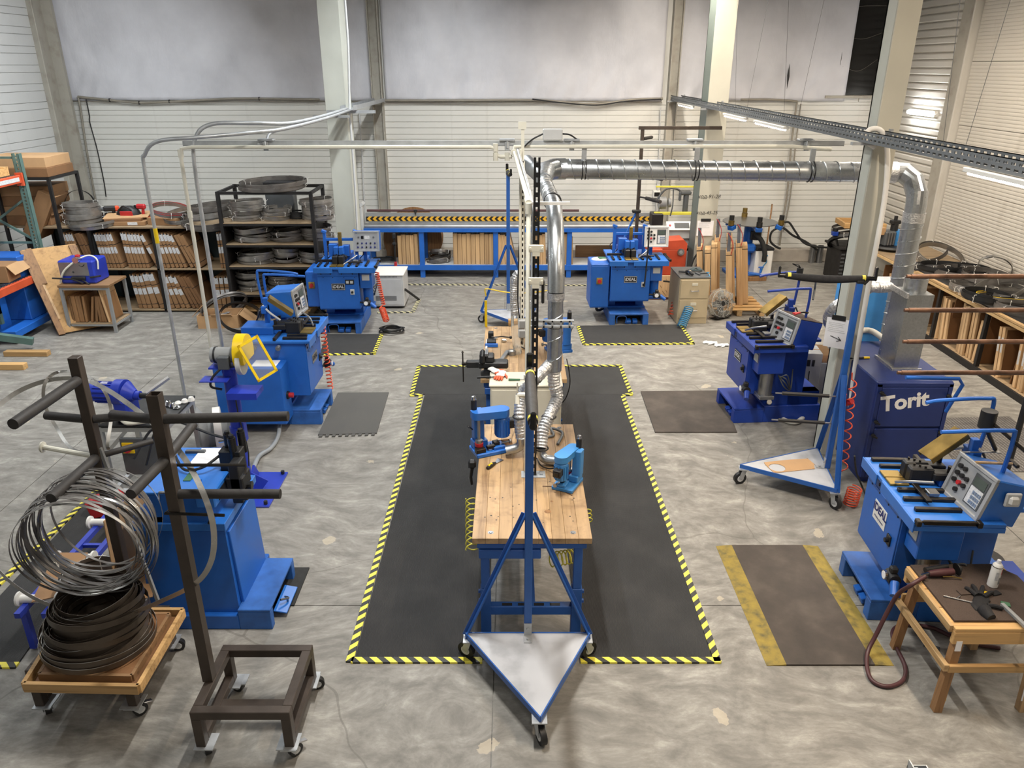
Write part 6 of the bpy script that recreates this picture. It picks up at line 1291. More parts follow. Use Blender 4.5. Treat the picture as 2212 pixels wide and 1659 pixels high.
# green pallet rack: frame facing the camera, beams running towards it
gy = 11.35; gx = aty(75, 500, gy).x; zt_g = aty(60, 331, gy).z
t = thing('pallet_rack', 'green perforated pallet rack with orange beams beside the plywood sheet', 'rack', (gx, gy, 0))
def upright(x, y): return slotted(B(), x, y, .0, zt_g, .1, .08, .05, .03)
upright(0, 0).out('upright', 'green_grey', t, 0); upright(-1.0, 0).out('upright', 'green_grey', t, 0); upright(0, -2.6).out('upright', 'green_grey', t, 0) if False else None
B().bar((-.05, 0, zt_g - .06), (-.95, 0, zt_g - .06), .03, .03).bar((-.05, .0, 1.32), (-.95, 0, 1.9), .03, .03).bar((-.05, .02, 1.9), (-.95, .02, 1.32), .03, .03).bar((-.05, 0, .86), (-.95, 0, .86), .03, .03).bar((-.05, 0, 1.27), (-.95, 0, 1.27), .03, .03).each('brace', 'green_grey', t, 0)
for z in (aty(60, 386, gy).z - .05, .74):
    for x in (-.0, -1.0): B().box(x - .03, -2.5, z, x + .03, -.04, z + .11, .006).bx((x, -.05, z + .05), (.1, .05, .18)).out('beam', 'orange_beam', t, 0)
    b = B()
    for k in range(34): b.box(-.98, -2.45 + k * .07, z + .11, .0, -2.445 + k * .07, z + .116)
    for x in (-.9, -.6, -.3, -.05): b.box(x, -2.45, z + .105, x + .006, -.06, z + .111)
    b.out('wire_deck', 'grey_dark', t, 0)
zb_ = aty(60, 386, gy).z - .05
B().box(.031, -1.5, zb_ + .03, .034, -.12, zb_ + .085).out('beam_label', 'label_grey', t, 0)
for y in (0, -2.5): pass
upright(0, -2.55).out('upright', 'green_grey', t, 0); upright(-1.0, -2.55).out('upright', 'green_grey', t, 0)
t = thing('pallet', 'small wooden pallet on the upper beams of the green rack', 'pallet', (gx - .52, gy - .65, zb_ + .117)); [B().box(-.45, y, .1, .45, y + .1, .12).out('top_board', 'wood_x', t, 0) for y in (-.5, -.28, -.05, .18, .4)]; [B().box(x, -.5, .0, x + .05, .5, .1).out('stringer', 'wood_x', t, 0) for x in (-.45, -.03, .4)]
boxy('carton', 'tall brown carton standing on the small pallet of the green rack', 'carton', (gx - .62, gy - .6, zb_ + .238), (.72, .85, .75), 'carton_light', 0, None, True)
for k in range(4): boxy('carton', 'brown carton stacked behind the green cross braces, %s from the top' % ordn[3 - k], 'carton', (gx - .62 + .05 * k, 12.35, 1.386 + k * .15), (.95 - .06 * k, .6, .148), ('carton_dark', 'carton', 'carton_dark', 'carton')[k], .03 * k)
boxy('carton', 'open brown carton with printed flap on the lower orange beams', 'carton', (gx - .36, gy - .5, .857), (.56, .6, .24), 'carton', .1, None, False, [('open_flap', 'carton_light', B().bx((.33, 0, .17), (.16, .58, .006), (0, .9, 0))), ('printing', 'carton_dark', B().bx((-.0, -.301, .14), (.2, .002, .03)).bx((.05, -.301, .07), (.14, .002, .03)))])
# blue base machine at the left edge
p = at(20, 738); t = thing('blade_machine', 'blue and grey-green machine with a round table at the picture edge by the plywood board', 'machine', (p.x - .15, p.y + .3, 0))
B().box(-.6, -.45, .1, .38, .5, .2, .006).out('base_frame', 'blue', t, 0); B().box(-.5, .1, .2, .3, .5, 1.15, .01).out('cabinet', 'blue', t, 0); B().box(-.3, -.35, .2, -.22, -.1, .62).box(.05, -.35, .2, .12, -.1, .62).each('leg', 'blue', t, 0)
B().box(-.5, -.42, .45, .2, -.36, .75).box(.06, -.42, .3, .2, -.36, .75).out('front_frame', 'green_grey', t, 0); B().lathe([(.42, .78), (.42, .8), (0, .8)], 36, (-.3, -.15, 0)).out('round_table', 'steel', t)
for x in (-.5, .3): caster(t, x, -.4, .1, .05, 1.0)
pts = []
for k in range(70): a = k * .5; pts.append((-.28 + (.22 + .05 * sin(k * 1.3)) * cos(a), -.1 + .14 * sin(a), .84 + .0025 * k + .02 * sin(k * .9)))
B().tube(pts, .014, 6).out('cable_coil', 'black', t)
# stand arms on timber at the left edge
t = thing('splayed_stand', 'grey-green splayed machine stand resting on timber blocks near the blue base', 'stand', at(0, 770) + Vector((-.1, 0, .05)))
B().bar((-.25, .1, .25), (.4, .32, .06), .1, .09).bar((-.2, 0, .25), (.18, -.2, .06), .1, .09).cyl((-.2, .1, .05), (-.2, .1, .5), .09, 14).out('leg', 'green_grey', t, 0)
o = B().box(-.3, -.05, 0, .3, .05, .08, .004).out('timber_block', 'wood_x', None, 0, loc=at(8, 797) ); tag(o, 'timber block on the floor under the front machine leg', 'timber')
o = B().box(-.3, -.05, 0, .3, .05, .07, .004).out('timber_block', 'wood_x', None, 0, loc=at(60, 768)); tag(o, 'timber block on the floor under the rear machine leg', 'timber')
# leaning plywood board
pa, pb = at(127, 725), at(143, 722)
t = thing('plywood_sheet', 'worn plywood sheet with timber battens leaning beside the small metal table', 'sheet', (pa.x, pa.y, 0))
q0, q1 = Vector((0, 0, 0)), Vector((-.75, .15, 1.12)); wv = Vector((.62, .5, .12))
def slab(b, o_, u, v, n, th): 
    n = n.normalized() * th; vs = [o_, o_ + u, o_ + u + v, o_ + v]; return b.add(vs + [p + n for p in vs], [(0, 1, 2, 3), (4, 5, 6, 7), (0, 1, 5, 4), (1, 2, 6, 5), (2, 3, 7, 6), (3, 0, 4, 7)], True)
U = (aty(42, 545, pa.y + .35) - pa); Wd = Vector((.55, .45, .0)); Nn = U.cross(Wd); Nn = Nn if Nn.y < 0 else -Nn
slab(B(), Vector((.02, .02, .02)), U, Wd, Nn, .02).out('board', 'ply', t, 0)
slab(B(), Vector((0, 0, 0)) + Nn.normalized() * .0, U, Wd * .12, Nn, .06).out('batten', 'wood_brown', t, 0); slab(B(), Wd * .9 + U * .45, U * .55, Wd * .14, Nn, .06).out('batten', 'wood_brown', t, 0); slab(B(), Wd * .12 + U * .6, U * .42, Wd * .1, Nn, .05).out('batten', 'wood_brown', t, 0); slab(B(), Wd * .12 + U * .18, U * .42, Wd * .045, Nn, .04).out('batten', 'wood_pale', t, 0)
# small metal table with blue box machine
c4 = [at(151, 720), at(254, 717), at(278, 693), at(178, 690)]
x0, y0 = c4[0].x, (c4[0].y + c4[1].y) / 2; x1 = c4[1].x; y1 = y0 + .52
t = thing('metal_table', 'small grey steel table with wooden top holding a blue box machine', 'table', ((x0 + x1) / 2, (y0 + y1) / 2, 0)); w, d = (x1 - x0) / 2, (y1 - y0) / 2
for sx in (-1, 1):
    for sy in (-1, 1): B().box(sx * w - .02, sy * d - .02, 0, sx * w + .02, sy * d + .02, .7).out('leg', 'grey_paint', t, 0)
B().box(-w - .03, -d - .03, .7, w + .03, d + .03, .735, .003).out('top', 'old_wood', t, 0); B().box(-w, -d - .015, .66, w, -d + .015, .7).box(-w, d - .015, .66, w, d + .015, .7).box(-w, -d, .1, w, -d + .03, .13).box(-w, d - .03, .1, w, d, .13).box(w - .02, -d, .1, w + .01, d, .13).box(-w, -d, .1, -w + .03, d, .13).out('rail', 'grey_paint', t, 0); B().box(-w, -d, .13, w, d, .14).out('shelf', 'shelf_wood', t, 0)
tx, ty = t.location.x, t.location.y
k = 0
for x, le, n_ in ((-.3, 0, 1), (-.262, 0, 1), (-.224, 0, 1), (-.186, 0, 1), (-.148, 0, 1), (-.11, .05, 1), (-.02, .22, 1), (.04, .16, 1), (.1, .03, 1), (.14, .02, 1), (.19, -.12, 1), (.235, -.12, 1)):
    o = B().box(-.017, -.2, 0, .017, .2, .4, .003).out('wooden_board', 'wood_brown', None, 0, loc=(tx + x, ty, .146), rot=(0, le, RN.uniform(-.03, .03))); tag(o, 'old wooden board under the small metal table, %s from the plywood' % ordn[k], 'board'); k += 1
o = B().box(-.008, -.22, 0, .008, .22, .5, .002).out('wooden_board', 'wood_pale', None, 0, loc=(tx + w - .1, ty, .145), rot=(0, -.12, 0)); tag(o, 'pale chipboard leaning at the carton end under the small metal table', 'board')
t = thing('blade_bender', 'blue box machine with steel front plate and levers on the small metal table', 'machine', (tx - .05, ty, .736), .0)
B().box(-.3, -.2, .0, .22, .2, .34, .02).out('housing', 'blue_royal', t, 0); B().box(-.28, -.206, .12, .14, -.2, .32, .003).out('front_plate', 'steel', t, 0); B().cyl((0, -.25, .36), (0, -.14, .36), .045, 14).out('lamp_ring', 'chrome', t); B().bx((0, -.16, .4), (.06, .06, .05), None, .01).out('red_cap', 'red', t, 0)
B().tube(spl([(0, -.2, .36), (-.2, -.24, .2), (-.3, -.22, .02)], 5), .014, 7).tube(spl([(.02, -.16, .37), (.14, -.1, .4), (.24, -.1, .34), (.24, -.12, .2)], 5), .012, 7).out('hose', 'cream_pvc', t); B().tube([(-.38, -.26, .1), (-.1, -.24, .08), (.05, -.25, .02)], .012, 7).tube([(.0, -.22, .09), (.14, -.25, .0)], .012, 7).tube([(.15, -.22, .1), (.3, -.2, .12)], .014, 7).out('lever', 'black', t); B().bx((-.02, -.22, .09), (.2, .05, .05), None, .01).out('jaw', 'black', t, 0)
b = B(); b.tube(spl([(.02, -.208, .28), (.06, -.208, .26), (.1, -.208, .29)], 4), .006, 5).tube(spl([(-.1, -.208, .18), (-.08, -.208, .17), (-.09, -.208, .19)], 4), .008, 5); b.out('slot_mark', 'black', t)
# carton with coil on the floor
o = at(475, 705); t = thing('carton', 'low open carton on the floor with a blade coil hanging out', 'carton', (o.x, o.y + .1, 0), .08)
for a in ((-.3, -.2, .3, -.19), (-.3, .19, .3, .2), (-.3, -.19, -.29, .19), (.29, -.19, .3, .19)): B().box(a[0], a[1], 0, a[2], a[3], .2).out('side', 'carton_light', t, 0)
B().bx((.08, -.2, .18), (.3, .006, .2), (.9, 0, 0)).bx((.42, 0, .13), (.25, .36, .006), (0, .7, 0)).bx((-.32, .05, .24), (.2, .36, .006), (0, -.8, 0)).out('open_flap', 'carton_light', t, 0); B().box(-.29, -.19, 0, .29, .19, .006).out('bottom', 'carton_dark', t, 0)
coil('blade_coil', 'dark blade coil half out of the low open carton on the floor', (o.x + .12, o.y + .02, .3), .36, .05, 5, 'blade_dark', (.75, .1), 0, .03, .03, None, 41, 'blade coil', .06, None)
coil('blade_coil', 'smaller dark blade hoop leaning in front of the low open carton', (o.x + .38, o.y - .1, .16), .32, .05, 3, 'black', (.5, .25), 0, .03, .04, None, 42, 'blade coil', .05, None)
# pallet boards under the black rack
for k in range(7):
    o = B().box(-.55, -.05, 0, .55, .05, .022, .003).out('pallet_board', 'wood_x', None, 0, loc=(-3.72, 11.62 + .14 * k, .13 + .0 * k)); tag(o, 'pale pallet board on the bottom of the black coil rack, %s from the aisle' % ordn[k], 'board')
for k in range(3): o = B().box(-.04, -.5, 0, .04, .5, .128, .003).out('pallet_bearer', 'wood_y', None, 0, loc=(-4.2 + .48 * k, 12.05, .0)); tag(o, 'pallet bearer on the floor inside the black coil rack, %s from the shelving' % ordn[k], 'timber')
# ================================================================ BLACK COIL RACK
KX0, KX1, KY0, KY1 = -4.36, -2.98, 11.55, 12.3
t = thing('coil_rack', 'black angle steel rack full of tied blade coils beside the pale column', 'rack', (KX0, KY0, 0)); w, d = KX1 - KX0, KY1 - KY0; ztk = 1.98
b = B()
for x in (0, w):
    for y in (0, d): B().box(x - .025, y - .025, 0, x + .025, y + .025, ztk).out('upright', 'rack_black', t, 0)
B().box(0, -.02, ztk - .04, w, .02, ztk).box(0, d - .02, ztk - .04, w, d + .02, ztk).box(-.02, 0, ztk - .04, .02, d, ztk).box(w - .02, 0, ztk - .04, w + .02, d, ztk).out('top_frame', 'rack_black', t, 0)
kz = [.42, .86, 1.2, 1.52]
for z in kz: B().box(.01, -.015, z - .014, w - .01, d, z, .002).out('shelf_board', 'shelf_wood', t, 0); B().box(0, -.02, z - .045, w, .0, z - .0145).out('shelf_beam', 'rack_black', t, 0)
B().box(0, d + .03, .0, w, d + .045, 1.5).out('back_panel', 'rack_black', t, 0); B().box(.0, .05, .1, .012, d - .03, 1.5).box(w - .012, .05, .1, w, d - .03, 1.5).each('side_panel', 'rack_black', t, 0)
cells = [  # u, shelf, count, radius, height each, style
    (536, 3, 4, .26, .075, 'blade'), (597, 3, 3, .24, .06, 'blade'), (686, 3, 4, .25, .08, 'blade'), (640, 3, 1, .12, .11, 'black'),
    (552, 2, 3, .31, .07, 'blade'), (624, 2, 2, .28, .075, 'blade_dark'), (685, 2, 3, .25, .07, 'blade_dark'),
    (557, 1, 3, .31, .055, 'blade'), (620, 1, 4, .21, .06, 'blade'), (690, 1, 3, .3, .06, 'blade'),
    (545, 0, 5, .24, .06, 'blade'), (612, 0, 4, .24, .055, 'blade_dark'), (680, 0, 2, .28, .05, 'blade_dark')]
nm = ['bottom', 'second lowest', 'third lowest', 'top']; pos = {}
for i, (u, lvl, n, r, h, m) in enumerate(cells):
    y = KY0 + .36; zc = y * CT - (kz[lvl] + .1 - HCAM) * ST; x = (u - 1106) / FPX * zc; z = kz[lvl] + .002; pos[lvl] = pos.get(lvl, 0) + 1
    for k in range(n):
        coil('blade_coil', 'blade coil %s from top, %s pile from the shelving, %s shelf, black rack' % (ordn[n - 1 - k], ordn[pos[lvl] - 1], nm[lvl]), (x + RN.uniform(-.02, .02), y + RN.uniform(-.03, .03), z), r * RN.uniform(.94, 1.04), h, 5, m, (RN.uniform(-.05, .05), RN.uniform(-.05, .05)), 2, .03, .026, None, 100 + i * 7 + k, 'blade coil', .09, 'blade_bright' if m != 'black' else None, 32)
        z += h * .93
for k in range(2): coil('blade_coil', ('huge dark blade hoop lying on top of the black rack, lower of two', 'huge dark blade hoop lying on top of the black rack, upper of two')[k], ((577 - 1106) / FPX * 11.4 + .02 * k, 11.9, ztk + .0 + .055 * k), .5, .06, 3, 'blade_dark', (.03 * k, -.03 * k), 2, .02, .05, None, 300 + k, 'blade coil', .02)
t = thing('grey_bin', 'dark grey plastic bin behind the coils on the top shelf of the black rack', 'bin', (-3.62, 12.22, 1.522)); B().box(-.22, -.1, 0, .22, .1, .5, .01).out('bin', 'grey_dark', t, 0); B().box(-.23, -.11, .48, .23, .11, .52, .006).out('rim', 'black', t, 0)
# white transformer box
o = (at(806, 668) + at(868, 667)) / 2
t = thing('transformer_box', 'white steel transformer box on the floor beside the welding machine and the pale column', 'box', (o.x, o.y + .3, 0))
B().box(-.27, -.26, .02, .27, .3, .0001 + .04).out('base', 'black', t, 0); B().box(-.28, -.28, .04, .28, .3, .55, .006).out('housing', 'grey_light', t, 0); B().box(-.29, -.29, .55, .29, .31, .57, .004).out('lid', 'white_paint', t, 0); B().box(-.25, -.286, .07, .25, -.28, .5, .002).out('front_panel', 'grey_light', t, 0); b = B()
for k in range(16): b.box(-.16 + k * .022, -.287, .53, -.15 + k * .022, -.28, .545); 
for k in range(7): b.box(-.18, -.288, .14 + k * .012, .16, -.285, .146 + k * .012)
b.out('vent_slot', 'grey_dark', t, 0)
pipe('steel_bar', [at(875, 625, .3), at(905, 647, .02)], .02, 'black', 'black bar leaning from the white transformer box to the floor', 'bar', 6, None, False)
# ================================================================ CONVEYOR BENCH ON THE BACK WALL
CX0, CX1, CY = aty(786, 495, 14.15).x, aty(1432, 495, 14.15).x, 14.15
t = thing('conveyor_bench', 'long blue roller conveyor bench with chevron strip along the back wall', 'conveyor', (CX0, CY, 0)); w = CX1 - CX0
zL = aty(800, 573, CY).z; zU = aty(800, 501, CY).z
lx = [(aty(u, 560, CY).x - CX0) for u in (795, 912, 1071, 1229, 1420)]
for x in lx:
    for y in (.04, .62): B().box(x - .045, y - .04, 0, x + .045, y + .04, zU - .0, .004).out('leg', 'blue', t, 0)
B().box(0, -.02, zL - .09, w, .03, zL).box(0, .6, zL - .09, w, .65, zL).box(0, .03, zL - .012, w, .6, zL - .006).out('lower_beam', 'blue', t, 0); B().box(0, -.03, zU, w, .03, zU + .07).box(0, .6, zU, w, .66, zU + .07).out('upper_beam', 'blue', t, 0)
B().box(.0, .03, zL - .006, w, .6, zL + .004).out('shelf_board', 'grey_light', t, 0)
B().cyl((.02, .0, zU + .11), (w - .12, .0, zU + .11), .028, 10).box(0, -.01, zU + .07, w - .05, .3, zU + .085).box(0, .1, zU + .085, w - .15, .12, zU + .15).out('alu_rail', 'alu', t)
k = link('chevron_strip', None, t, (w / 2 - .05, .14, zU + .215)); B().box(-w / 2 + .08, 0, -.042, w / 2 - .08, .006, .042).out('strip', 'chevron', k, 0)
B().box(.02, .146, zU + .16, w - .15, .2, zU + .32).box(.02, .2, zU + .07, w - .15, .6, zU + .1).out('fence', 'grey_paint', t, 0); B().cyl((.05, .18, zU + .36), (w * .72, .18, zU + .36), .022, 10).out('brown_pipe', 'hose_maroon', t)
b = B()
for x in (.95, 3.05): b.bx((x, .15, zU + .36), (.06, .06, .05), None, .01).cyl((x, .12, zU + .36), (x, .12, zU + .3), .012, 8)
b.out('slider', 'black', t); B().box(-.2, .1, zU - .2, -.02, .3, zU + .44, .01).bx((-.06, .2, zU + .46), (.12, .2, .06), (0, -.7, 0)).out('end_box', 'grey_light', t, 0)
B().box(w - .15, -.02, zU + .07, w + .5, .4, zU + .1, .004).out('end_plate', 'alu', t, 0); B().box(lx[3] + .85, .0, zL + .3, lx[4] - .1, .02, zU).out('blue_panel', 'blue_deep', t, 0)
b = B()
for x in (lx[0] + .6, lx[3] - .02):
    pass
t2 = thing('hand_clamp', 'black and red hand clamp hanging on the conveyor beam near the transformer box', 'clamp', (aty(853, 520, CY).x, CY - .06, zU - .62)); B().box(-.015, -.02, 0, .015, .02, .62).bx((0, -.02, .56), (.06, .05, .1), (0, 0, .3), .01).bx((.0, -.03, .42), (.07, .06, .05), None, .01).out('bar', 'black', t2, 0); B().bx((0, -.01, .02), (.05, .05, .12), None, .01).out('handle', 'red', t2, 0)
def woodbox(label, loc, w, h, d=.5, lean=0, rz=0, top=True, axis='y', m='wood_board'):
    t = thing('wooden_blade_box', label, 'box', loc, 0, None, (0, lean, rz)); B().box(-w / 2, 0, 0, w / 2, d, h, .003).out('box', m, t, 0)
    if top: B().bx((0, .02, h + .025), (w * .4, .03, .05)).out('handle_strap', 'black', t, 0)
    return t
def bay(u0, u1, n, label, h, lean0=0.0, lean1=0.0, top=True):
    a, c = aty(u0, 560, CY + .03), aty(u1, 560, CY + .03); w = (c.x - a.x) / n
    for i in range(n):
        le = lean0 + (lean1 - lean0) * i / max(1, n - 1); woodbox('wooden blade box, %s in the conveyor %s' % (ordn[i], label), (a.x + w * (i + .5), CY + .035 + RN.uniform(0, .02), zL + .006), w * .93, h * RN.uniform(.97, 1.03), .5, le, 0, top)
bay(860, 904, 5, 'bay by the transformer box', .56)
bay(979, 1066, 9, 'bay beside the flat coil', .58)
bay(1076, 1116, 5, 'bay behind the blue tool stand', .56, -.06, -.22)
bay(1150, 1180, 4, 'bay behind the black slotted post', .56, 0, -.04)
bay(1184, 1226, 4, 'bay behind the rigid duct', .58)
bay(1232, 1238, 1, 'bay by the keypad machine', .52, -.03, -.03, False)
for k in range(3): coil('blade_coil', 'grey blade coil on the conveyor shelf beside the wooden boxes, %s from the top' % ordn[2 - k], (aty(948, 570, CY + .3).x + .02 * k, CY + .3, zL + .01 + .07 * k), .24 - .02 * k, .07, 5, 'blade_dark', (.05, .22 + .06 * k), 2, .03, .04, None, 400 + k, 'blade coil', .06)
pts = [];
for k in range(30): a = k * .7; pts.append((aty(825, 570, CY).x + .2 * cos(a) , CY + .25 + .1 * sin(a), zL + .03 + .002 * k))
pipe('cable_coil', pts, .014, 'black', 'black cable heap on the conveyor shelf by the transformer box', 'cable', 5)
o = aty(892, 512, 14.95); t = thing('wooden_reel', 'big brown wooden cable reel standing behind the conveyor bench', 'reel', (o.x, 15.0, .57)); B().cyl((0, -.12, 0), (0, -.08, 0), .57, 40).out('flange', 'wood_brown', t); B().cyl((0, .2, 0), (0, .24, 0), .57, 40).out('flange', 'wood_brown', t); B().cyl((0, -.08, 0), (0, .2, 0), .3, 24).out('drum', 'old_wood', t)
for k in range(5): B().box(-.52 + .21 * k, -.127, -.4 + .04 * abs(k - 2), -.32 + .21 * k, -.12, .4 - .04 * abs(k - 2)).out('flange_plank', 'wood_brown', t, 0)
o = aty(1340, 560, 14.6); o2 = B().box(-.6, -.02, 0, .6, .02, .45, .003).out('timber_plank', 'old_wood', None, 0, loc=(o.x - .25, 14.9, .002)); tag(o2, 'brown plank against the back wall under the open end of the conveyor', 'plank')
# ================================================================ THINGS AT THE CONVEYOR END
oy = 12.7; o = aty(1452, 640, oy)
t = thing('orange_machine', 'orange machine body with steel roller behind the keypad welding machine', 'machine', (aty(1420, 600, oy).x, oy, .42))
B().box(-.18, 0, 0, .46, .5, .44, .01).out('body', 'orange', t, 0); B().prism([(.1, 0), (.46, 0), (.46, .25), (.36, .32), (.1, .3)], 0, .02); b = B(); b.T = Matrix.Translation((0, 0, .44)) @ Matrix.Rotation(pi / 2, 4, 'X'); b.prism([(.05, 0), (.46, 0), (.46, .1), (.4, .16), (.12, .14)], -.4, 0); b.out('cheek_plate', 'orange', t, 0)
B().cyl((.36, -.02, .4), (.36, 0, .4), .06, 18).out('roller_cap', 'chrome', t); B().cyl((.36, -.025, .4), (.36, -.01, .4), .03, 14).out('roller_core', 'grey_paint', t); B().cyl((.46, .2, .42), (.52, .2, .42), .045, 14).bx((.3, -.01, .06), (.1, .03, .12), None, .01).out('latch', 'dark_steel', t)
B().box(-.4, -.02, -.42, .44, .5, 0, .006).out('wooden_base', 'wood_pale', t, 0); B().box(-.4, -.025, -.42, .44, -.02, -.38).out('base_rail', 'hose_maroon', t, 0)
b = B()
for k in range(18): x, z = RN.uniform(-.3, .4), RN.uniform(-.36, -.05); b.bx((x, -.021, z), (.008, .003, .05), (0, -.5, 0))
b.out('grain_mark', 'wood_brown', t, 0)
oy = 13.6; o = aty(1470, 490, oy); o = aty(1472, 500, oy)
t = thing('control_desk', 'grey cutting machine desk with white screen panel between the conveyor and the column', 'machine', (o.x, oy, 0))
B().box(-.28, .0, 0, .42, .55, .86, .01).out('cabinet', 'grey_paint', t, 0); B().box(-.34, -.03, .86, .42, .55, 1.02, .006).out('desk', 'grey_light', t, 0); q = link('screen_panel', None, t, (-.03, .02, 1.07), (-.9, 0, 0)); B().box(-.24, -.02, -.1, .33, 0, .1, .004).out('panel', 'white_plastic', q, 0); B().box(-.1, -.024, -.06, .16, -.02, .06).out('display', 'grey_dark', q, 0); B().cyl((.24, -.03, .03), (.24, -.02, .03), .02, 10).cyl((-.18, -.03, 0), (-.18, -.02, 0), .02, 10).out('button', 'red', q)
B().box(-.45, .3, 1.22, .42, .36, 1.27, .006).box(-.45, .3, 1.7, .4, .33, 1.73, .004).each('guard_bar', 'yellow_pale', t, 0); B().box(-.5, .2, 1.02, -.3, .5, 1.25, .01).out('saw_head', 'black', t, 0); B().cyl((-.36, .4, 1.42), (-.24, .4, 1.42), .11, 16).cyl((-.2, .4, 1.42), (-.15, .4, 1.42), .08, 14).out('motor', 'grey_paint', t); B().cyl((.12, .4, 1.25), (.12, .4, 1.6), .05, 12).bx((.1, .38, 1.6), (.2, .1, .07), None, .02).bx((-.0, .36, 1.54), (.04, .08, .16), None, .015).out('clamp_lever', 'grey_dark', t, 0); B().tube(spl([(-.4, .4, 1.48), (-.25, .4, 1.66), (-.05, .4, 1.66), (.06, .4, 1.56)], 5), .018, 7).tube(spl([(-.13, .35, 1.66), (-.13, .3, 1.4), (-.16, .3, 1.2)], 4), .012, 6).out('cable', 'grey_dark', t)
B().box(-.22, -.012, .04, .4, 0, .8).out('front_panel', 'hose_grey', t, 0)
o = aty(1490, 600, 12.95); pipe('cable', [(o.x + .05, 12.6, .85), (o.x - .05, 12.55, .75), (o.x - .15, 12.5, .5), (o.x - .35, 12.3, .42), (o.x - .6, 12.2, .45)], .016, 'black_rubber', 'black cables sagging behind the filing cabinet', 'cable', 6); pipe('cable', [(o.x + .08, 12.62, .8), (o.x - .0, 12.57, .62), (o.x - .1, 12.45, .45), (o.x - .3, 12.28, .46)], .012, 'hose_maroon', 'brown cable sagging behind the filing cabinet', 'cable', 6)
# post rack behind the keypad machine
o = aty(1372, 540, 12.45); t = thing('post_rack', 'tall dark post with T bar and pipe arms behind the keypad welding machine', 'rack', (o.x, 12.45, 0)); zt_ = aty(1383, 280, 12.45).z
B().box(-.025, -.025, 0, .025, .025, zt_).out('post', 'brown_steel', t, 0); B().box(-.06, -.03, zt_, 1.22, .03, zt_ + .05).out('top_bar', 'brown_steel', t, 0)
for v, L in ((378, .45), (425, .45)): z = aty(1383, v, 12.45).z; B().tube([(.02, -.02, z), (.1, -.14, z), (.1, -.14, z), (.26, -.5, z)], [.014, .014, .028, .028], 10).out('arm', 'grip', t)
z = aty(1383, 300, 12.45).z; B().tube([(.02, .02, z), (.2, .3, z)], .026, 10).out('arm', 'grip', t); B().bar((-.02, 0, 1.52), (-.3, -.2, .95), .02, .03).out('brace', 'blue_stand', t, 0); B().bx((-.02, -.01, 1.54), (.14, .06, .05), None, .01).bx((.08, -.03, 1.38), (.05, .05, .04), None, .01).out('bracket', 'black', t, 0); B().box(-.15, -.1, 0, .15, .2, .02).out('foot', 'brown_steel', t, 0)
pipe('saw_blade', [(o.x - .0, 11.3, 1.5), (o.x + .01, 11.33, 1.2), (o.x + .0, 11.32, .9), (o.x - .01, 11.32, .6)], .012, 'black', 'dark blade end hanging down the front of the keypad welding machine', 'saw blade', 5)
g = at(1290, 560, .935); t = thing('rag', 'green and white work rag on the side cabinet of the keypad welding machine', 'rag', (rb0.x - .45, rb0.y + .4, .932)); b = B(); b.loft([[Vector((s * .13 * cos(a), s * .09 * sin(a), z)) for a in [2 * pi * k / 12 for k in range(12)]] for s, z in ((1, 0), (.95, .015), (.6, .03), (.2, .035))]); b.out('cloth', 'leather', t); B().bx((.04, -.02, .03), (.13, .07, .02), (.1, .1, .4), .008).out('cloth_fold', 'green', t)
# filing cabinet
o = at(1492, 700); t = thing('filing_cabinet', 'beige two drawer filing cabinet with tools on top, before the column', 'filing cabinet', (o.x, o.y + .33, 0), .03)
B().box(-.23, -.32, .0, .23, .34, .72, .006).out('body', 'beige', t, 0); B().box(-.235, -.325, .72, .235, .345, .74, .004).out('top', 'grey_dark', t, 0)
for z in (.1, .41):
    B().box(-.215, -.332, z, .215, -.32, z + .29, .004).out('drawer', 'beige', t, 0); dr = t.children[-1]; B().box(-.045, -.338, z + .2, .045, -.332, z + .245, .002).out('label_holder', 'cabinet_cream', dr, 0); B().tube([(-.06, -.332, z + .13), (-.06, -.355, z + .12), (.06, -.355, z + .12), (.06, -.332, z + .13)], .009, 8).out('handle', 'chrome', dr)
fo = t.location
t = thing('air_drill', 'black air tool with chrome collar standing on the filing cabinet', 'tool', (fo.x - .08, fo.y - .12, .741)); B().tube([(0, 0, .03), (.02, -.06, .05), (.05, -.16, .03)], [.035, .03, .02], 10).tube([(0, 0, .03), (-.12, .04, .03)], .018, 8).out('housing', 'black', t); B().cyl((.02, -.06, .05), (.035, -.1, .045), .031, 12).out('collar', 'chrome', t)
t = thing('tool_heap', 'black straps and small tools heaped on the filing cabinet', 'tools', (fo.x + .08, fo.y - .02, .741)); B().tube(spl([(-.1, .05, .02), (0, .1, .04), (.1, .06, .02), (.05, 0, .03), (-.06, .02, .03), (.02, .08, .05)], 5), .014, 6).out('strap', 'teal_dark', t); B().bx((.0, -.12, .012), (.03, .14, .02), (0, 0, .3), .005).bx((.1, -.08, .012), (.12, .03, .02), (0, 0, .2), .005).out('tool', 'grey_dark', t, 0)
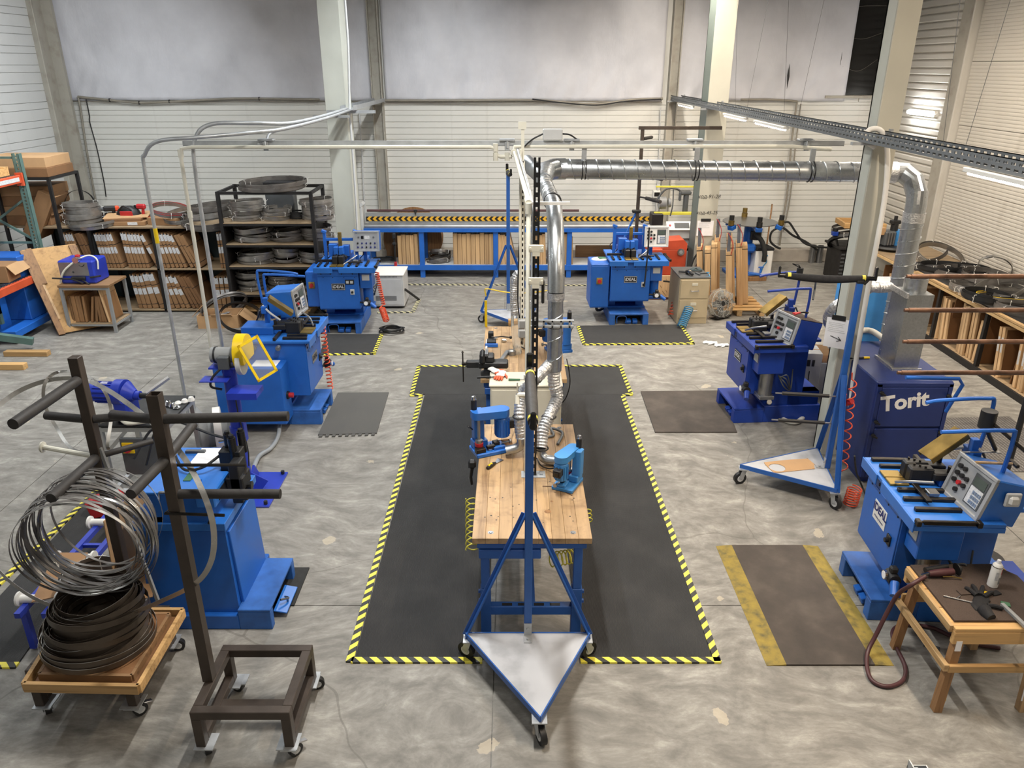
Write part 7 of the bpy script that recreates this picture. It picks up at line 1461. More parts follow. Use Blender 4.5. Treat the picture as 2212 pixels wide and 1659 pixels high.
# plastic wrapped fan
o = at(1556, 690); t = thing('floor_fan', 'round wire fan wrapped in clear plastic beside the filing cabinet', 'fan', (o.x, o.y + .1, .23), 0, None, (-.25, 0, .5)); R0 = .215
b = B()
for y in (-.05, .05): b.tube(ringpts((0, y, 0), R0, (0, 1, 0), 36), .006, 6, True); b.tube(ringpts((0, y * 1.15, 0), R0 * .6, (0, 1, 0), 28), .003, 5, True)
for k in range(20):
    a = 2 * pi * k / 20
    for y in (-1, 1): b.tube([(.04 * cos(a), y * .065, .04 * sin(a)), (R0 * cos(a), y * .05, R0 * sin(a))], .0025, 4)
b.out('wire_guard', 'grey_light', t); B().cyl((0, -.065, 0), (0, .08, 0), .045, 16).out('hub', 'black', t)
for k in range(4): B().bx((.1 * cos(k * pi / 2), 0, .1 * sin(k * pi / 2)), (.14, .004, .09), (.5, -k * pi / 2, 0)).out('blade', 'grey_dark', t, 0)
b = B(); rings = []
for y, s in ((-.1, .5), (-.09, 1.0), (0, 1.1), (.09, 1.0), (.1, .5)): rings.append([Vector((R0 * s * (1 + .06 * sin(9 * a + y * 40)) * cos(a), y + .015 * sin(7 * a), R0 * s * (1 + .06 * sin(9 * a + y * 40)) * sin(a))) for a in [2 * pi * k / 40 for k in range(40)]])
b.loft(rings, False); b.out('plastic_wrap', 'plexi', t, 80); B().bx((0, .03, -R0), (.3, .2, .02), None, .004).out('foot', 'black', t, 0)
# boards on a pallet, straps
pz = at(1610, 683); t = thing('pallet', 'wooden pallet under the upright pale boards beside the column', 'pallet', (pz.x - .1, pz.y + .35, 0), .0)
for k in range(5): B().box(-.42, -.36 + .17 * k, .09, .42, -.26 + .17 * k, .112, .003).out('top_board', 'wood_x', t, 0)
for x in (-.4, -.04, .32): B().box(x, -.36, .0, x + .08, .42, .09, .003).out('bearer', 'wood_y', t, 0)
bt = t.location
bx_ = [(-.52, .12, -.1, 1.0), (-.43, .02, -.08, .98), (-.33, .0, -.09, .96), (-.16, -.28, -.1, .9), (-.06, -.1, -.12, .98), (.06, -.12, -.12, 1.0), (.17, -.05, -.12, .95), (-.24, .2, -.08, 1.02), (.0, .22, -.12, 1.04)]
for k, (x, y, le, h) in enumerate(bx_):
    onp = x > -.4
    t = thing('wooden_blade_box', 'tall pale wooden box on edge by the column, %s from the filing cabinet' % ordn[k], 'box', (bt.x + x, bt.y + y, .113 if onp else .002), 0, None, (-.06, le, -.25)); B().box(-.046, 0, 0, .046, .42, h, .003).out('box', 'wood_board', t, 0)
    B().box(-.047, .0, h * .93, .047, .425, h * .945).out('strap', 'black', t, 0)
    if k in (0, 3, 5, 7): B().bx((0, .02, h + .12), (.05, .01, .36), (0, .05, .2)).out('blade_end', 'steel', t, 0); B().tube(spl([(.03, .0, h - .05), (.06, -.02, h + .1), (.02, .0, h + .24), (-.02, .02, h + .3)], 4), .006, 6).out('red_band', 'red', t)
# turntable
o = aty(1612, 520, 14.5); t = thing('turntable', 'round steel turntable on a blue stand with padded corner posts near the back wall', 'turntable', (o.x, 14.4, 0)); zt_ = 1.0
B().lathe([(.5, zt_), (.5, zt_ + .015), (0, zt_ + .02)], 40).out('table_plate', 'steel', t); B().cyl((0, 0, .2), (0, 0, zt_ - .02), .09, 16).box(-.45, -.03, zt_ - .06, .45, .03, zt_).box(-.03, -.45, zt_ - .06, .03, .45, zt_).out('stand', 'blue', t, 0); B().box(-.35, -.3, .0, .35, .3, .06, .006).bx((-.05, -.1, .55), (.3, .3, .16), None, .04).out('stand_base', 'blue', t, 0)
B().cyl((.1, -.12, .7), (.1, -.12, .85), .1, 16).out('hub_drum', 'black', t)
for k, (x, y) in enumerate(((-.44, -.32), (.48, -.3), (.02, -.5), (.02, .46))): B().bx((x * .95, y * .95, zt_ - .04), (.12, .12, .08), (0, .3, atan2(y, x)), .01).out('corner_arm', 'blue', t, 0); B().cyl((x, y, zt_), (x, y, zt_ + .09), .055, 12).out('corner_roller', 'brass' if k != 2 else 'black', t); B().cyl((x, y, zt_ + .1), (x, y, zt_ + .18), .045, 12).out('corner_cap', 'black' if k < 3 else 'brass', t)
pipe('vacuum_hose', [aty(1630, 505, 14.2), aty(1645, 520, 14.1), aty(1652, 545, 14.05), aty(1650, 565, 14.05)], .045, 'black_rubber', 'thick black hose from the turntable to the white canister', 'hose', 10)
o = at(1645, 600); t = thing('waste_canister', 'white square canister lined with a black bag under the turntable hose', 'bin', (o.x, o.y + .2, 0), .1); B().box(-.17, -.17, 0, .17, .17, .52, .02).out('canister', 'white_plastic', t, 0); B().box(-.18, -.18, .5, .18, .18, .56, .02).out('bag_rim', 'cloth_black', t, 0); B().tube(spl([(-.03, -.172, .1), (.0, -.172, .22), (.05, -.172, .3), (.02, -.172, .38), (.06, -.172, .42)], 5), .012, 6).out('green_print', 'hose_blue', t)
o = at(1632, 607); t = thing('hand_pump', 'small blue foot pump on a wooden block beside the white canister', 'pump', (o.x, o.y + .05, 0), .1); B().box(-.16, -.06, 0, .2, .06, .08, .004).out('wood_block', 'wood_brown', t, 0); B().bx((-.02, .02, .12), (.26, .12, .03), (0, .15, 0), .006).cyl((.1, .02, .13), (.1, .02, .22), .02, 8).bx((.1, .02, .24), (.1, .03, .025), None, .008).out('pump', 'blue', t, 0)
for k, (u, v, h) in enumerate(((1752, 567, .36), (1768, 567, .35))): p = at(u, v); o = B().lathe([(.06, 0), (.06, h), (.05, h), (.05, .01), (0, .01)], 18).out('steel_tube', 'steel', None, 32, loc=(p.x, p.y, 0)); tag(o, 'short grey steel tube standing at the wall kerb, %s' % ('nearer the canister' if k == 0 else 'nearer the dark bench'), 'tube')
# dark bench near the column
o = at(1810, 600); t = thing('dark_bench', 'dark steel cabinet bench piled with black coils behind the near column', 'bench', (o.x + .1, o.y - .2, 0)); B().box(-.3, -.2, .0, .35, .45, .62, .02).out('cabinet', 'rack_black', t, 0); B().box(-.34, -.24, .62, .4, .5, .66, .006).out('top', 'rack_black', t, 0)
b = B()
for k in range(7): b.box(-.28, -.206, .1 + .07 * k, .33, -.2, .13 + .07 * k)
b.out('drawer_gap', 'grey_dark', t, 0)
bl = t.location
coil('blade_coil', 'black tilted coil hanging over the edge of the dark bench', (bl.x - .12, bl.y, .68), .34, .1, 6, 'black', (.35, -.45), 1, .03, .05, None, 500, 'blade coil', .06, 'blade_dark'); coil('blade_coil', 'flat black coil on the dark bench under the wooden frame', (bl.x + .05, bl.y + .12, .86), .42, .07, 4, 'blade_dark', (.0, .05), 0, .03, .05, None, 501)
t = thing('wooden_tray', 'shallow pale wooden tray on top of the dark bench coils', 'tray', (bl.x + .1, bl.y + .1, 1.0), -.1)
for a in ((-.36, -.3, .36, -.26), (-.36, .26, .36, .3), (-.36, -.26, -.32, .26), (.32, -.26, .36, .26)): B().box(a[0], a[1], 0, a[2], a[3], .09, .003).out('frame_rail', 'wood_x', t, 0)
B().box(-.32, -.26, .0, .32, .26, .01).out('bottom', 'wood_y', t, 0); 
t = thing('roller_block', 'brass and black corner roller beside the dark bench', 'roller', (bl.x - .42, bl.y - .1, .9)); B().bx((0, 0, 0), (.1, .1, .08), None, .01).out('block', 'blue_deep', t, 0); B().cyl((0, 0, .04), (0, 0, .1), .05, 12).out('roller', 'black', t); B().bar((0, 0, 0), (.12, .05, -.25), .03, .03).bar((.0, 0, -.0), (.3, .1, .02), .04, .03).each('arm', 'black', t, 0)
o = at(1835, 600); t = thing('machine_stand', 'dark green machine stand on the floor below the wrapped roller', 'stand', (o.x - .1, o.y - .6, 0)); B().bx((0, 0, .03), (.4, .12, .06), (0, 0, .25), .01).bx((0, .12, .1), (.3, .1, .08), (0, -.2, .25), .02).out('foot', 'teal_dark', t, 0)
# ================================================================ RIGHT WALL SHELF
HX0, HX1, HY0, HY1, HZ = 6.03, 7.1, 7.0, 13.0, .87
t = thing('side_shelf', 'long wooden shelf along the side wall loaded with blade coils and flat boxes', 'shelves', (HX0, HY0, 0)); L = HY1 - HY0; w = HX1 - HX0
for k in range(3): B().box(.0, k * L / 3 + .002, HZ - .06, w, (k + 1) * L / 3 - .002, HZ - .018, .002).out('top_board', 'shelf_wood', t, 0)
B().box(-.012, 0, HZ - .07, .01, L, HZ - .03).out('edge_board', 'plywood_edge', t, 0); B().box(.03, 0, HZ - .018, w, L * .8, HZ - .0).out('black_sheet', 'rack_black', t, 0); B().box(-.02, L * .0, HZ - .02, .03, L * .38, HZ + .005).box(-.02, L * .46, HZ - .02, .03, L * .7, HZ + .005).out('edge_strip', 'wood_y', t, 0)
for y in (0.02, 1.15, 2.3, 3.45, 4.6, L - .06): B().box(.0, y, 0, .05, y + .05, HZ - .06).box(w - .1, y, 0, w - .05, y + .05, HZ - .06).out('post', 'rack_black', t, 0)
B().box(0, 0, .05, w, L, .08).out('bottom_board', 'shelf_wood', t, 0); B().box(-.01, 0, .0, .02, L, .085).out('bottom_rail', 'rack_black', t, 0)
def flatbox(label, y, h, lean=.12, x=HX0 + .06, th=.034, d=.62, stripe=False):
    t = thing('flat_box', label, 'box', (x + RN.uniform(-.02, .02), y, .082), 0, None, (-lean if False else lean, 0, RN.uniform(-.02, .02)))
    B().box(.03, -th / 2 + .003, .03, d - .03, th / 2 - .003, h - .03).out('side_panel', 'hardboard', t, 0); b = B().box(0, -th / 2, 0, .032, th / 2, h, .002).box(.032, -th / 2, h - .03, d, th / 2, h, .002).box(.032, -th / 2, 0, d, th / 2, .03).box(d - .03, -th / 2, .03, d, th / 2, h - .03); b.out('wood_edge', 'wood_pale', t, 0)
    if stripe: B().box(-.0015, -th * .35, h * .5, 0, th * .35, h * .8).out('paper_label', 'label_grey', t, 0)
    return t
def yb(u, v): return at(u, v, .082).y
grp = [(yb(2195, 868), 1, .5, -.02, False, 'first visible bay, standing alone'), (yb(2185, 858), 5, .58, .1, True, 'first bay from the pipe rack, taped'), (yb(2122, 815), 2, .62, .14, True, 'second bay, beside the brown sheet'), (yb(2078, 780), 1, .56, -.03, False, 'second bay before the brown sheet'), (yb(2066, 775), 5, .66, .08, False, 'third bay, pale row'), (yb(2020, 742), 4, .62, .12, False, 'third bay behind the duct box'), (11.0, 3, .6, .1, False, 'fourth bay behind the vertical duct'), (11.7, 4, .55, .2, False, 'fifth bay behind the column')]
for y, n, h, le, st, wh in grp:
    for k in range(n): flatbox('flat box, pale edge, %s in the wall shelf %s' % (ordn[k], wh) if n > 1 else 'flat box with pale edge, wall shelf %s' % wh, y + .075 * k, h * RN.uniform(.97, 1.03), -le, th=.05, stripe=st)
for y, h, l in ((yb(2185, 858) + .42, .7, 'brown hardboard sheet behind the taped boxes of the wall shelf'), (yb(2095, 785) , .66, 'large brown hardboard sheet in the second bay of the wall shelf'), (yb(2040, 755) + .3, .74, 'large brown hardboard sheet behind the pale row of the wall shelf'), (11.5, .66, 'brown hardboard sheet behind the near column on the wall shelf'), (12.4, .6, 'brown hardboard sheet at the far end of the wall shelf')):
    o = B().box(0, -.008, 0, .85, .008, h, .002).out('hardboard_sheet', 'hardboard', None, 0, loc=(HX0 + .1, y, .082), rot=(.06, 0, 0)); tag(o, l, 'board')
cs = [(2000, 545, .34, 'blade_dark', 'black leaning'), (2045, 555, .36, 'blade', 'grey tilted'), (2030, 580, .3, 'black', 'flat black'), (2075, 590, .36, 'blade_dark', 'wide flat'), (2110, 585, .3, 'black', 'thin black'), (2130, 605, .34, 'blade_dark', 'dark flat'), (2100, 620, .3, 'blade', 'grey half hidden'), (2160, 630, .34, 'blade', 'upright grey'), (2170, 648, .34, 'blade_dark', 'yellow rimmed'), (2200, 640, .3, 'blade', 'outermost grey'), (2205, 665, .3, 'blade_dark', 'dark end'), (2130, 645, .3, 'black', 'black low')]
for k, (u, v, r, m, l) in enumerate(cs):
    p = at(u, v, HZ + .05); x = min(p.x, HX1 - .38)
    coil('blade_coil', '%s blade coil with white ties on the wall shelf, %s from the pilaster' % (l, ordn[k]), (x, p.y, HZ + .002 + .02 * (k % 3)), r, .07 + .03 * (k % 2), 5, m, (RN.uniform(-.06, .06) if k not in (0, 1, 7) else -.3, RN.uniform(-.05, .05) if k not in (0, 1, 7) else -.25), 4, .03, .05, None, 600 + k, 'blade coil', .07, 'yellow' if k == 8 else ('blade_bright' if m == 'blade' else None))
p = at(2140, 585, HZ + .1); coil('blade_coil', 'twin upright black and white blade hoops among the wall shelf coils', (p.x + .05, p.y, HZ + .12), .22, .05, 2, 'blade_bright', (1.0, .5), 1, .03, .05, None, 640, 'blade coil', .2, 'black')
o = at(1925, 540, HZ); t = thing('small_machine', 'small black and blue motor machine on the far end of the wall shelf', 'machine', (6.35, 12.75, HZ), .2); B().lathe([(.26, 0), (.3, .03), (.28, .06), (0, .06)], 24).out('base_tray', 'black', t); B().box(-.2, -.1, .06, .0, .12, .3, .02).out('motor_box', 'grey_dark', t, 0); B().cyl((.1, 0, .06), (.1, 0, .3), .1, 18).out('drum', 'blue_light', t); B().cyl((.0, 0, .3), (.0, 0, .42), .06, 12).bx((0, 0, .44), (.16, .1, .06), None, .01).cyl((0, 0, .46), (0, 0, .54), .03, 10).out('head', 'black', t); B().bx((-.28, .05, .3), (.2, .2, .12), None, .004).out('carton_piece', 'carton_light', t, 0)
b = B(); [b.cyl((-.15 + .05 * k, -.11, .08), (-.15 + .05 * k, -.11, .28), .012, 6) for k in range(3)]; b.out('steel_rib', 'steel', t)
# ================================================================ DUST COLLECTOR
p0, p1 = at(1854, 1045), aty(2050, 816, 6.4)
x0, y0 = p0.x, p0.y; x1 = at(2050, 816, 1.05).x; y1 = 7.55; HT = 1.05
t = thing('dust_collector', 'navy blue dust collector cabinet with white lettering behind the bright blue machine', 'dust collector', (x0, y0, 0)); w, d = x1 - x0, y1 - y0
B().box(0, .02, .06, w, d, HT, .01).box(.03, .05, 0, w - .03, d - .03, .06).out('cabinet', 'blue_navy', t, 0)
for z0_, z1_ in ((.07, .585), (.605, 1.0)): B().box(.05, -.002, z0_, w - .05, .022, z1_, .006).out('door', 'blue_navy', t, 0)
B().box(.01, .0, .07, .045, .02, 1.03).box(w - .045, .0, .07, w - .01, .02, 1.03).box(.01, .0, 1.005, w - .01, .02, 1.04).out('door_frame', 'blue_navy', t, 0)
for x, z in ((.045, .95), (.045, .66), (.045, .52), (.045, .15), (w - .04, .92), (w - .04, .55)): B().cyl((x, -.03, z), (x, .0, z), .018, 8).bx((x, -.035, z), (.07, .012, .018), (0, .5, 0), .004).out('latch', 'black', t, 0)
tc_ = aty(1954, 868, y0)
text('lettering', 'Torit', .205, 'white_plastic', t, (tc_.x - x0, -.004, tc_.z), (pi / 2, radians(-9), 0), .001, .007)
qx_, qy_ = at(1929, 800, HT).x - x0, at(1929, 800, HT).y - y0
t2 = thing('duct_box', 'galvanised square duct box with round collar on top of the navy dust collector', 'duct box', (x0 + qx_, y0 + qy_, HT)); zz = aty(1962, 638, y0 + qy_).z - HT
b = B(); b.add([(0, 0, 0), (.23, 0, 0), (.23, .34, 0), (0, .34, 0), (0, 0, zz), (.24, 0, zz), (.24, .3, zz), (0, .3, zz)], [(0, 3, 2, 1), (4, 5, 6, 7), (0, 1, 5, 4), (1, 2, 6, 5), (2, 3, 7, 6), (3, 0, 4, 7)], True); b.out('box', 'galv', t2, 0); B().box(-.02, -.015, zz - .03, -.0, .31, zz + .02).box(-.02, -.02, .0, .26, .0, .02).box(-.02, .0, 0, .0, .36, .025).out('flange', 'foil', t2, 0)
B().lathe([(.1, zz), (.1, zz + .12), (.104, zz + .12), (.104, zz + .128), (.096, zz + .128), (.096, zz), (0, zz)], 28, (.13, .16, 0)).out('collar', 'galv', t2)
b = B()
for k in range(4): b.cyl((.03 + .06 * k, -.004, zz - .05), (.03 + .06 * k, 0, zz - .05), .005, 6)
for k in range(7): b.cyl((-.004, .3, .1 + .1 * k), (0, .3, .1 + .1 * k), .005, 6)
b.out('screw', 'chrome', t2)
o = pipe('conduit_hose', [(x0 + .05, y1 + .1, HT - .1), (x0 + .1, y1 - .1, HT + .08), (x0 + .4, y1 + .05, HT + .1), (x1 - .2, y1 - .2, HT + .06), (x1 + .0, y1 - .5, HT - .05), (x1 + .06, y1 - .6, .6)], .03, 'hose_white', 'white corrugated hose curving over the back of the dust collector', 'hose', 10)
t = thing('filter_unit', 'light blue steel filter unit behind the dust collector', 'filter unit', (at(1880, 745, 1.0).x + .1, 8.35, 0)); B().box(-.02, -.1, .9, .62, .45, 1.4, .01).box(.0, -.06, 0, .6, .4, .9).out('housing', 'blue_light', t, 0); B().box(-.03, -.11, 1.39, .64, .46, 1.41, .004).out('lid', 'white_plate', t, 0)
q = [(x0 + .4, 7.68, 2.0)]
o = flex([at(1925, 620, 1.75), at(1905, 622, 1.75), at(1880, 622, 1.75), at(1850, 640, 1.6), at(1805, 660, 1.5), at(1788, 690, 1.3), at(1805, 720, 1.1), at(1840, 735, .95)], .05, 'silver flexible duct looping behind the near column from the vertical duct', 12, .016)
o = at(1870, 778, HT); t = thing('marker', 'black and yellow tool lying on the dust collector top', 'tool', (x0 + .06, y0 + .6, HT + .001), .1); B().tube([(-.1, 0, .012), (.06, 0, .012)], .011, 8).out('handle', 'black', t); B().tube([(.06, 0, .012), (.12, .0, .01)], .012, 8).out('tip', 'yellow', t)
# cartons by the middle machine
p = at(1738, 866); boxy('carton', 'tall pale printed carton standing behind the dark blue welding machine', 'carton', (p.x - .04, p.y + .22, 0), (.42, .3, .58), 'grey_light', -.12, None, True, [('printing', 'ink', B().box(.02, -.153, .42, .08, -.15, .5).box(.1, -.153, .42, .13, -.15, .5).box(-.12, -.153, .1, -.105, -.15, .38).box(-.08, -.153, .08, -.065, -.15, .36).box(-.04, -.153, .12, -.025, -.15, .4).box(.03, -.153, .1, .04, -.15, .38).box(.08, -.153, .1, .09, -.15, .36))]); 
p = at(1772, 866); boxy('carton', 'open pale carton beside the near column, next to the printed carton', 'carton', (p.x + .06, p.y + .25, 0), (.36, .3, .44), 'grey_light', -.1, None, False, [('open_flap', 'carton_light', B().bx((0, .14, .5), (.34, .005, .14), (-.3, 0, 0)).bx((-.17, 0, .48), (.005, .28, .1), (0, -.4, 0))), ('inside', 'carton_dark', B().box(-.16, -.13, .441, .16, .13, .443))])
glove('black and white striped work glove lying on the floor past the taped mat', at(1538, 742, .002), 1.4, 'leather', 'leather')
glove('second striped work glove beside the first on the floor', at(1562, 747, .002), 1.7, 'leather', 'leather')
# red coil hose on the tool stand
ps = at(1824, 1085)
pipe('coil_hose', helix((ps.x + .03, ps.y - .05, .01), (.1, 0, 1), .06, .17, 7) , .006, 'hose_red', 'red coiled air hose piled at the caster of the stand by the dust collector', 'hose', 5, None, False)
pipe('coil_hose', helix((ps.x + .0, ps.y + .12, .24), (-.05, .05, 1), .03, .9, 9) + [Vector((ps.x - .05, ps.y + .2, 1.2))], .006, 'hose_red', 'red stretched coil hose hanging beside the stand by the dust collector', 'hose', 5, None, False)
o = B().cyl((0, 0, 0), (.03, -.05, .04), .03, 12).cyl((-.02, .02, .0), (-.02, .02, .08), .025, 10).out('hose_plug', 'red', None, 32, loc=(ps.x - .05, ps.y + .22, .9)); tag(o, 'red plug at the top of the stretched coil hose', 'plug')
pipe('power_lead', [at(1846, 985, .5), at(1850, 1020, .25), at(1862, 1050, .05), at(1872, 1075, .02)], .009, 'black', 'black lead dropping beside the dust collector to the floor', 'cable', 6)
# ================================================================ PIPE RACK AT THE RIGHT
fx = at(2122, 1205); t = thing('pipe_rack', 'dark post carrying four rusty horizontal pipes at the picture edge beside the dust collector', 'rack', (fx.x, fx.y, 0))
B().cyl((0, 0, .012), (0, 0, 3.0), .022, 14).lathe([(.16, 0), (.16, .012), (0, .012)], 20).out('post', 'black', t); px_ = fx.x
for u, v in ((1958, 597), (1953, 670), (1950, 738), (1938, 805)):
    a = aty(u, v, fx.y); z = a.z; B().tube([(a.x - px_, 0, z), (a.x - px_ + .001, 0, z), (a.x - px_ + .03, 0, z), (a.x - px_ + .031, 0, z), (.35, 0, z), (1.0, 0, z)], [.009, .013, .013, .017, .018, .018], 14).out('pipe_arm', 'brown_pipe', t)
B().tube([(aty(1955, 800, fx.y).x - px_, -.03, aty(1955, 812, fx.y).z), (aty(2070, 812, fx.y).x - px_, -.02, aty(2070, 816, fx.y).z), (aty(2078, 830, fx.y).x - px_, -.01, aty(2078, 830, fx.y).z), (aty(2045, 880, fx.y).x - px_, .0, aty(2045, 890, fx.y).z)], .014, 10).out('blue_tube', 'blue', t)
# ================================================================ WOODEN TABLE WITH BRUSH MAT
TZ = .64; c = [at(2067, 1355, TZ), at(1977, 1218, TZ), at(2190, 1228, TZ), at(2300, 1355, TZ)]
x0, y0, y1 = c[0].x + .0, c[0].y, c[1].y; x1 = x0 + .64
t = thing('wooden_table', 'rough wooden table with dark fibre mat, holding the grinder and spray can', 'table', (x0, y0, 0)); W_, D_ = x1 - x0, y1 - y0
for k, (a_, c_) in enumerate(((0, .2), (.2, .38), (.38, D_))): B().box(0, a_ + .002, TZ - .04, W_, c_ - .002, TZ - .015, .003).out('top_plank', 'wood_x', t, 0)
B().box(0, -.0, TZ - .13, W_, .035, TZ - .04, .004).out('front_beam', 'wood_x', t, 0); B().box(0, D_ - .035, TZ - .13, W_, D_, TZ - .04, .004).out('rear_beam', 'wood_x', t, 0); B().box(.2, .3, TZ - .13, .29, .39, TZ - .04, .004).out('corner_block', 'wood_pale', t, 0); B().box(-.02, .03, TZ - .06, .0, D_ - .03, TZ - .015).out('edge_batten', 'wood_y', t, 0)
for sx, sy in ((0, 0), (1, 0), (0, 1), (1, 1)):
    x, y = (.03 if sx == 0 else W_ - .12), (.03 if sy == 0 else D_ - .08); ox = -.02 if sx == 0 else .02
    b = B(); b.bar((x + .02, y, TZ - .05), (x + ox, y - (.03 if sy == 0 else -.01), 0.0), .05, .05); b.out('leg', 'wood_brown' if sx == 0 else 'wood_pale', t, 0)
    if sy == 0:
        B().bx((x + ox * .2, y - .044, .17), (.035, .004, .16), (-.05, 0, 0)).out('sticker', 'yellow' if sx == 0 else 'paper', t, 0)
        if sx: B().bx((x + ox * .2, y - .046, .12), (.034, .004, .06), (-.05, 0, 0)).out('sticker', 'red', t, 0)
        else: B().bx((x + .01, y - .032, .5), (.035, .004, .07), (-.05, 0, 0)).out('sticker', 'paper', t, 0)
B().box(.0, -.03, .32, W_, .0, .37, .003).out('front_rail', 'wood_x', t, 0); B().box(-.03, -.03, .33, .0, D_ - .02, .38, .003).out('side_rail', 'wood_y', t, 0); B().box(.0, D_ - .04, .36, .2, D_ - .02, .42).out('rear_rail', 'wood_x', t, 0)
t = thing('brush_mat', 'dark brown fibre mat with a cut corner covering the wooden table', 'mat', (x0, y0, TZ - .014)); B().prism([(.02, .06), (.6, .06), (.66, .12), (.66, .5), (.56, D_ - .0), (.02, D_ - .01)], 0, .014).out('mat', 'brush_mat', t, 0)
M = TZ + .0005
def onT(u, v): return at(u, v, M)
t = thing('die_grinder', 'brown and black pneumatic die grinder with hose on the wooden table', 'grinder', onT(2035, 1245), 0.12)
B().tube([(-.1, 0, .03), (-.05, 0, .03), (.0, .0, .03), (.07, .0, .032)], [.018, .024, .026, .022], 14).out('body', 'hose_maroon', t); B().tube([(-.1, .035, .03), (.06, .05, .034)], .02, 12).out('second_tube', 'black', t); B().lathe([(.04, 0), (.04, .006), (.015, .03), (0, .03)], 16).out('wheel', 'black', t); t.children[-1].location = (.1, .01, .04); t.children[-1].rotation_euler = (0, 1.4, 0)
B().tube([(-.16, -.01, .025), (-.1, 0, .03)], .012, 10).out('coupler', 'chrome', t); B().tube([(-.02, -.03, .02), (.04, -.035, .02), (.1, -.05, .01)], .004, 6).out('lever', 'brass', t)
hs = onT(1997, 1252) + Vector((0, 0, .026))
pipe('air_hose', [hs, hs + Vector((-.1, -.03, -.05)), at(1935, 1290, .45), at(1893, 1370, .16), at(1873, 1415, .05), at(1880, 1465, .02), at(1915, 1483, .016), at(1950, 1470, .016), at(1955, 1440, .016), at(1935, 1395, .016), at(1928, 1365, .016), at(1950, 1350, .016), at(2010, 1355, .016), at(2050, 1372, .016), at(2100, 1390, .016), at(2160, 1400, .016)], .014, 'hose_maroon', 'dark maroon air hose looping from the die grinder down to the floor', 'hose', 8)
t = thing('spray_can', 'white and red spray can standing on the fibre mat of the wooden table', 'spray can', onT(2143, 1265)); B().lathe([(.028, 0), (.0315, .004), (.0315, .15), (.027, .162), (.02, .17), (0, .17)], 22).out('can', 'white_plastic', t); B().lathe([(.012, .17), (.013, .185), (.011, .195), (0, .195)], 12).out('nozzle', 'paper', t); b = B()
for a, z0_, z1_, m in ((-1.1, .1, .14, 'red'), (-1.35, .03, .08, 'grey_paint'), (-2.1, .06, .12, 'label_grey')): B().add([(.0319 * cos(a + s), .0319 * sin(a + s), z) for z in (z0_, z1_) for s in (0, .2, .4, .6)], [(k, k + 1, k + 5, k + 4) for k in range(3)]).out('can_print', m, t)
B().lathe([(.0318, .148), (.0325, .151), (.0318, .154)], 22).out('rim', 'chrome', t)
t = thing('work_glove', 'crumpled black work glove lying on the fibre mat beside the spray can', 'glove', onT(2120, 1303), 1.2)
b = B(); rings = []
for k in range(9):
    f = k / 8; c_ = Vector((-.09 + .17 * f, .012 * sin(5 * f), .004)); w_ = .052 * (1 - .35 * abs(f - .4)) ; h_ = .045 * sin(pi * (.12 + .76 * f))
    rings.append([c_ + Vector((.012 * noise.noise(Vector((a * 2, k * .7, 1))), w_ * cos(a) * (1 + .25 * noise.noise(Vector((a * 1.7, k * .9, 3)))), max(0, h_ * sin(a) * (1 + .6 * noise.noise(Vector((a * 2.3, k, 7)))) ))) for a in [2 * pi * j / 18 for j in range(18)]])
b.loft(rings); b.out('palm', 'cloth_black', t, 80)
for k, (x, y, a, l) in enumerate(((.07, -.03, -.7, .07), (.085, -.008, -.25, .085), (.085, .015, .2, .075), (.07, .035, .7, .06), (-.03, -.045, -1.6, .06))):
    d_ = Vector((cos(a), sin(a), 0)); p_ = Vector((x, y, .014)); B().tube([p_ - d_ * .02, p_ + d_ * l * .5 + Vector((0, 0, .006)), p_ + d_ * l, p_ + d_ * (l + .006)], [.014, .013, .011, .004], 8).out('finger', 'cloth_black', t)
B().tube([(-.08, 0, .012), (-.12, -.01, .01), (-.15, -.03, .006)], [.04, .036, .03], 12).out('cuff', 'cloth_black', t); t.children[-1].scale = (1, 1, .35)
t = thing('hex_key', 'steel T handled hex key lying on the fibre mat', 'hex key', onT(2065, 1295), -.42); B().tube([(-.07, 0, .006), (.09, 0, .006)], .0045, 8).tube([(-.0, 0, .006), (.025, .04, .006)], .0045, 8).out('key', 'chrome', t)
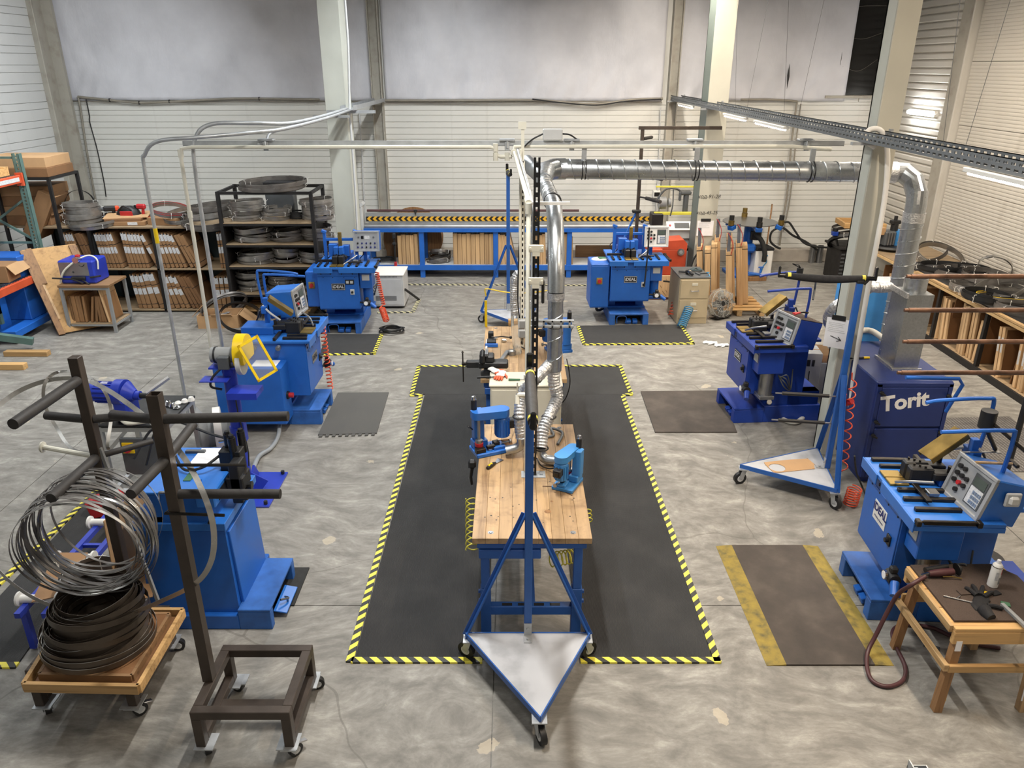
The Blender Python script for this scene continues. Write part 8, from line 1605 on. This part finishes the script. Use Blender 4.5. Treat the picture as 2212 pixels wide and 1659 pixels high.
for k, (u, v, a, s, m, l) in enumerate(((2085, 1280, .1, (.09, .05), 'brush_mat', 'brown felt pad lying behind the black glove'), (2150, 1282, .3, (.06, .04), 'cloth_black', 'thin black rubber pad by the spray can'), (2172, 1306, -.4, (.05, .04), 'green', 'dark green abrasive pad at the table side'), (2012, 1398, -.6, (.1, .045), 'grey_dark', 'grey sanding pad dropped on the floor under the wooden table'))):
    p = at(u, v, 0 if k == 3 else M); o = B().box(-s[0] / 2, -s[1] / 2, 0, s[0] / 2, s[1] / 2, .008, .002).out('pad', m, None, 0, loc=p, rot=(0, 0, a)); tag(o, l, 'pad')
o = B().lathe([(.016, 0), (.016, .004), (0, .006)], 10).out('ear_plug', 'yellow', None, 32, loc=onT(2129, 1281) + Vector((0, 0, .0))); tag(o, 'small yellow cap beside the black glove', 'cap')
o = B().box(-.012, -.16, 0, .012, .16, .02, .002).out('steel_strip', 'grey_paint', None, 0, loc=onT(2203, 1345), rot=(0, 0, .1)); tag(o, 'grey steel strip at the corner of the wooden table', 'strip')
# channel profile at the bottom edge
p = at(1985, 1652, .9); t = thing('steel_channel', 'galvanised steel channel end standing up at the bottom edge of the view', 'channel', (p.x, p.y, 0)); b = B(); b.box(-.05, -.004, 0, .03, .0, .9).box(-.05, -.04, 0, -.045, 0, .93).box(.028, -.04, 0, .033, 0, .9).box(-.05, -.045, 0, -.03, -.04, .93).box(.013, -.045, 0, .033, -.04, .9); b.out('channel', 'zinc', t, 0)
B().box(-.1, -.1, 0, .1, .1, .01).out('foot_plate', 'zinc', t, 0)
# lettering becomes mesh, so that it carries its own geometry
bpy.context.view_layer.update(); dg = bpy.context.evaluated_depsgraph_get()
for o in [o for o in bpy.data.objects if o.type == 'FONT']:
    me = bpy.data.meshes.new_from_object(o.evaluated_get(dg)); n = B(); k = o.parent
    q = bpy.data.objects.new('lettering' if not o.name.startswith('hand') else 'handwriting', me); COL.objects.link(q); q.parent = k; q.matrix_basis = o.matrix_basis.copy(); bpy.data.objects.remove(o)
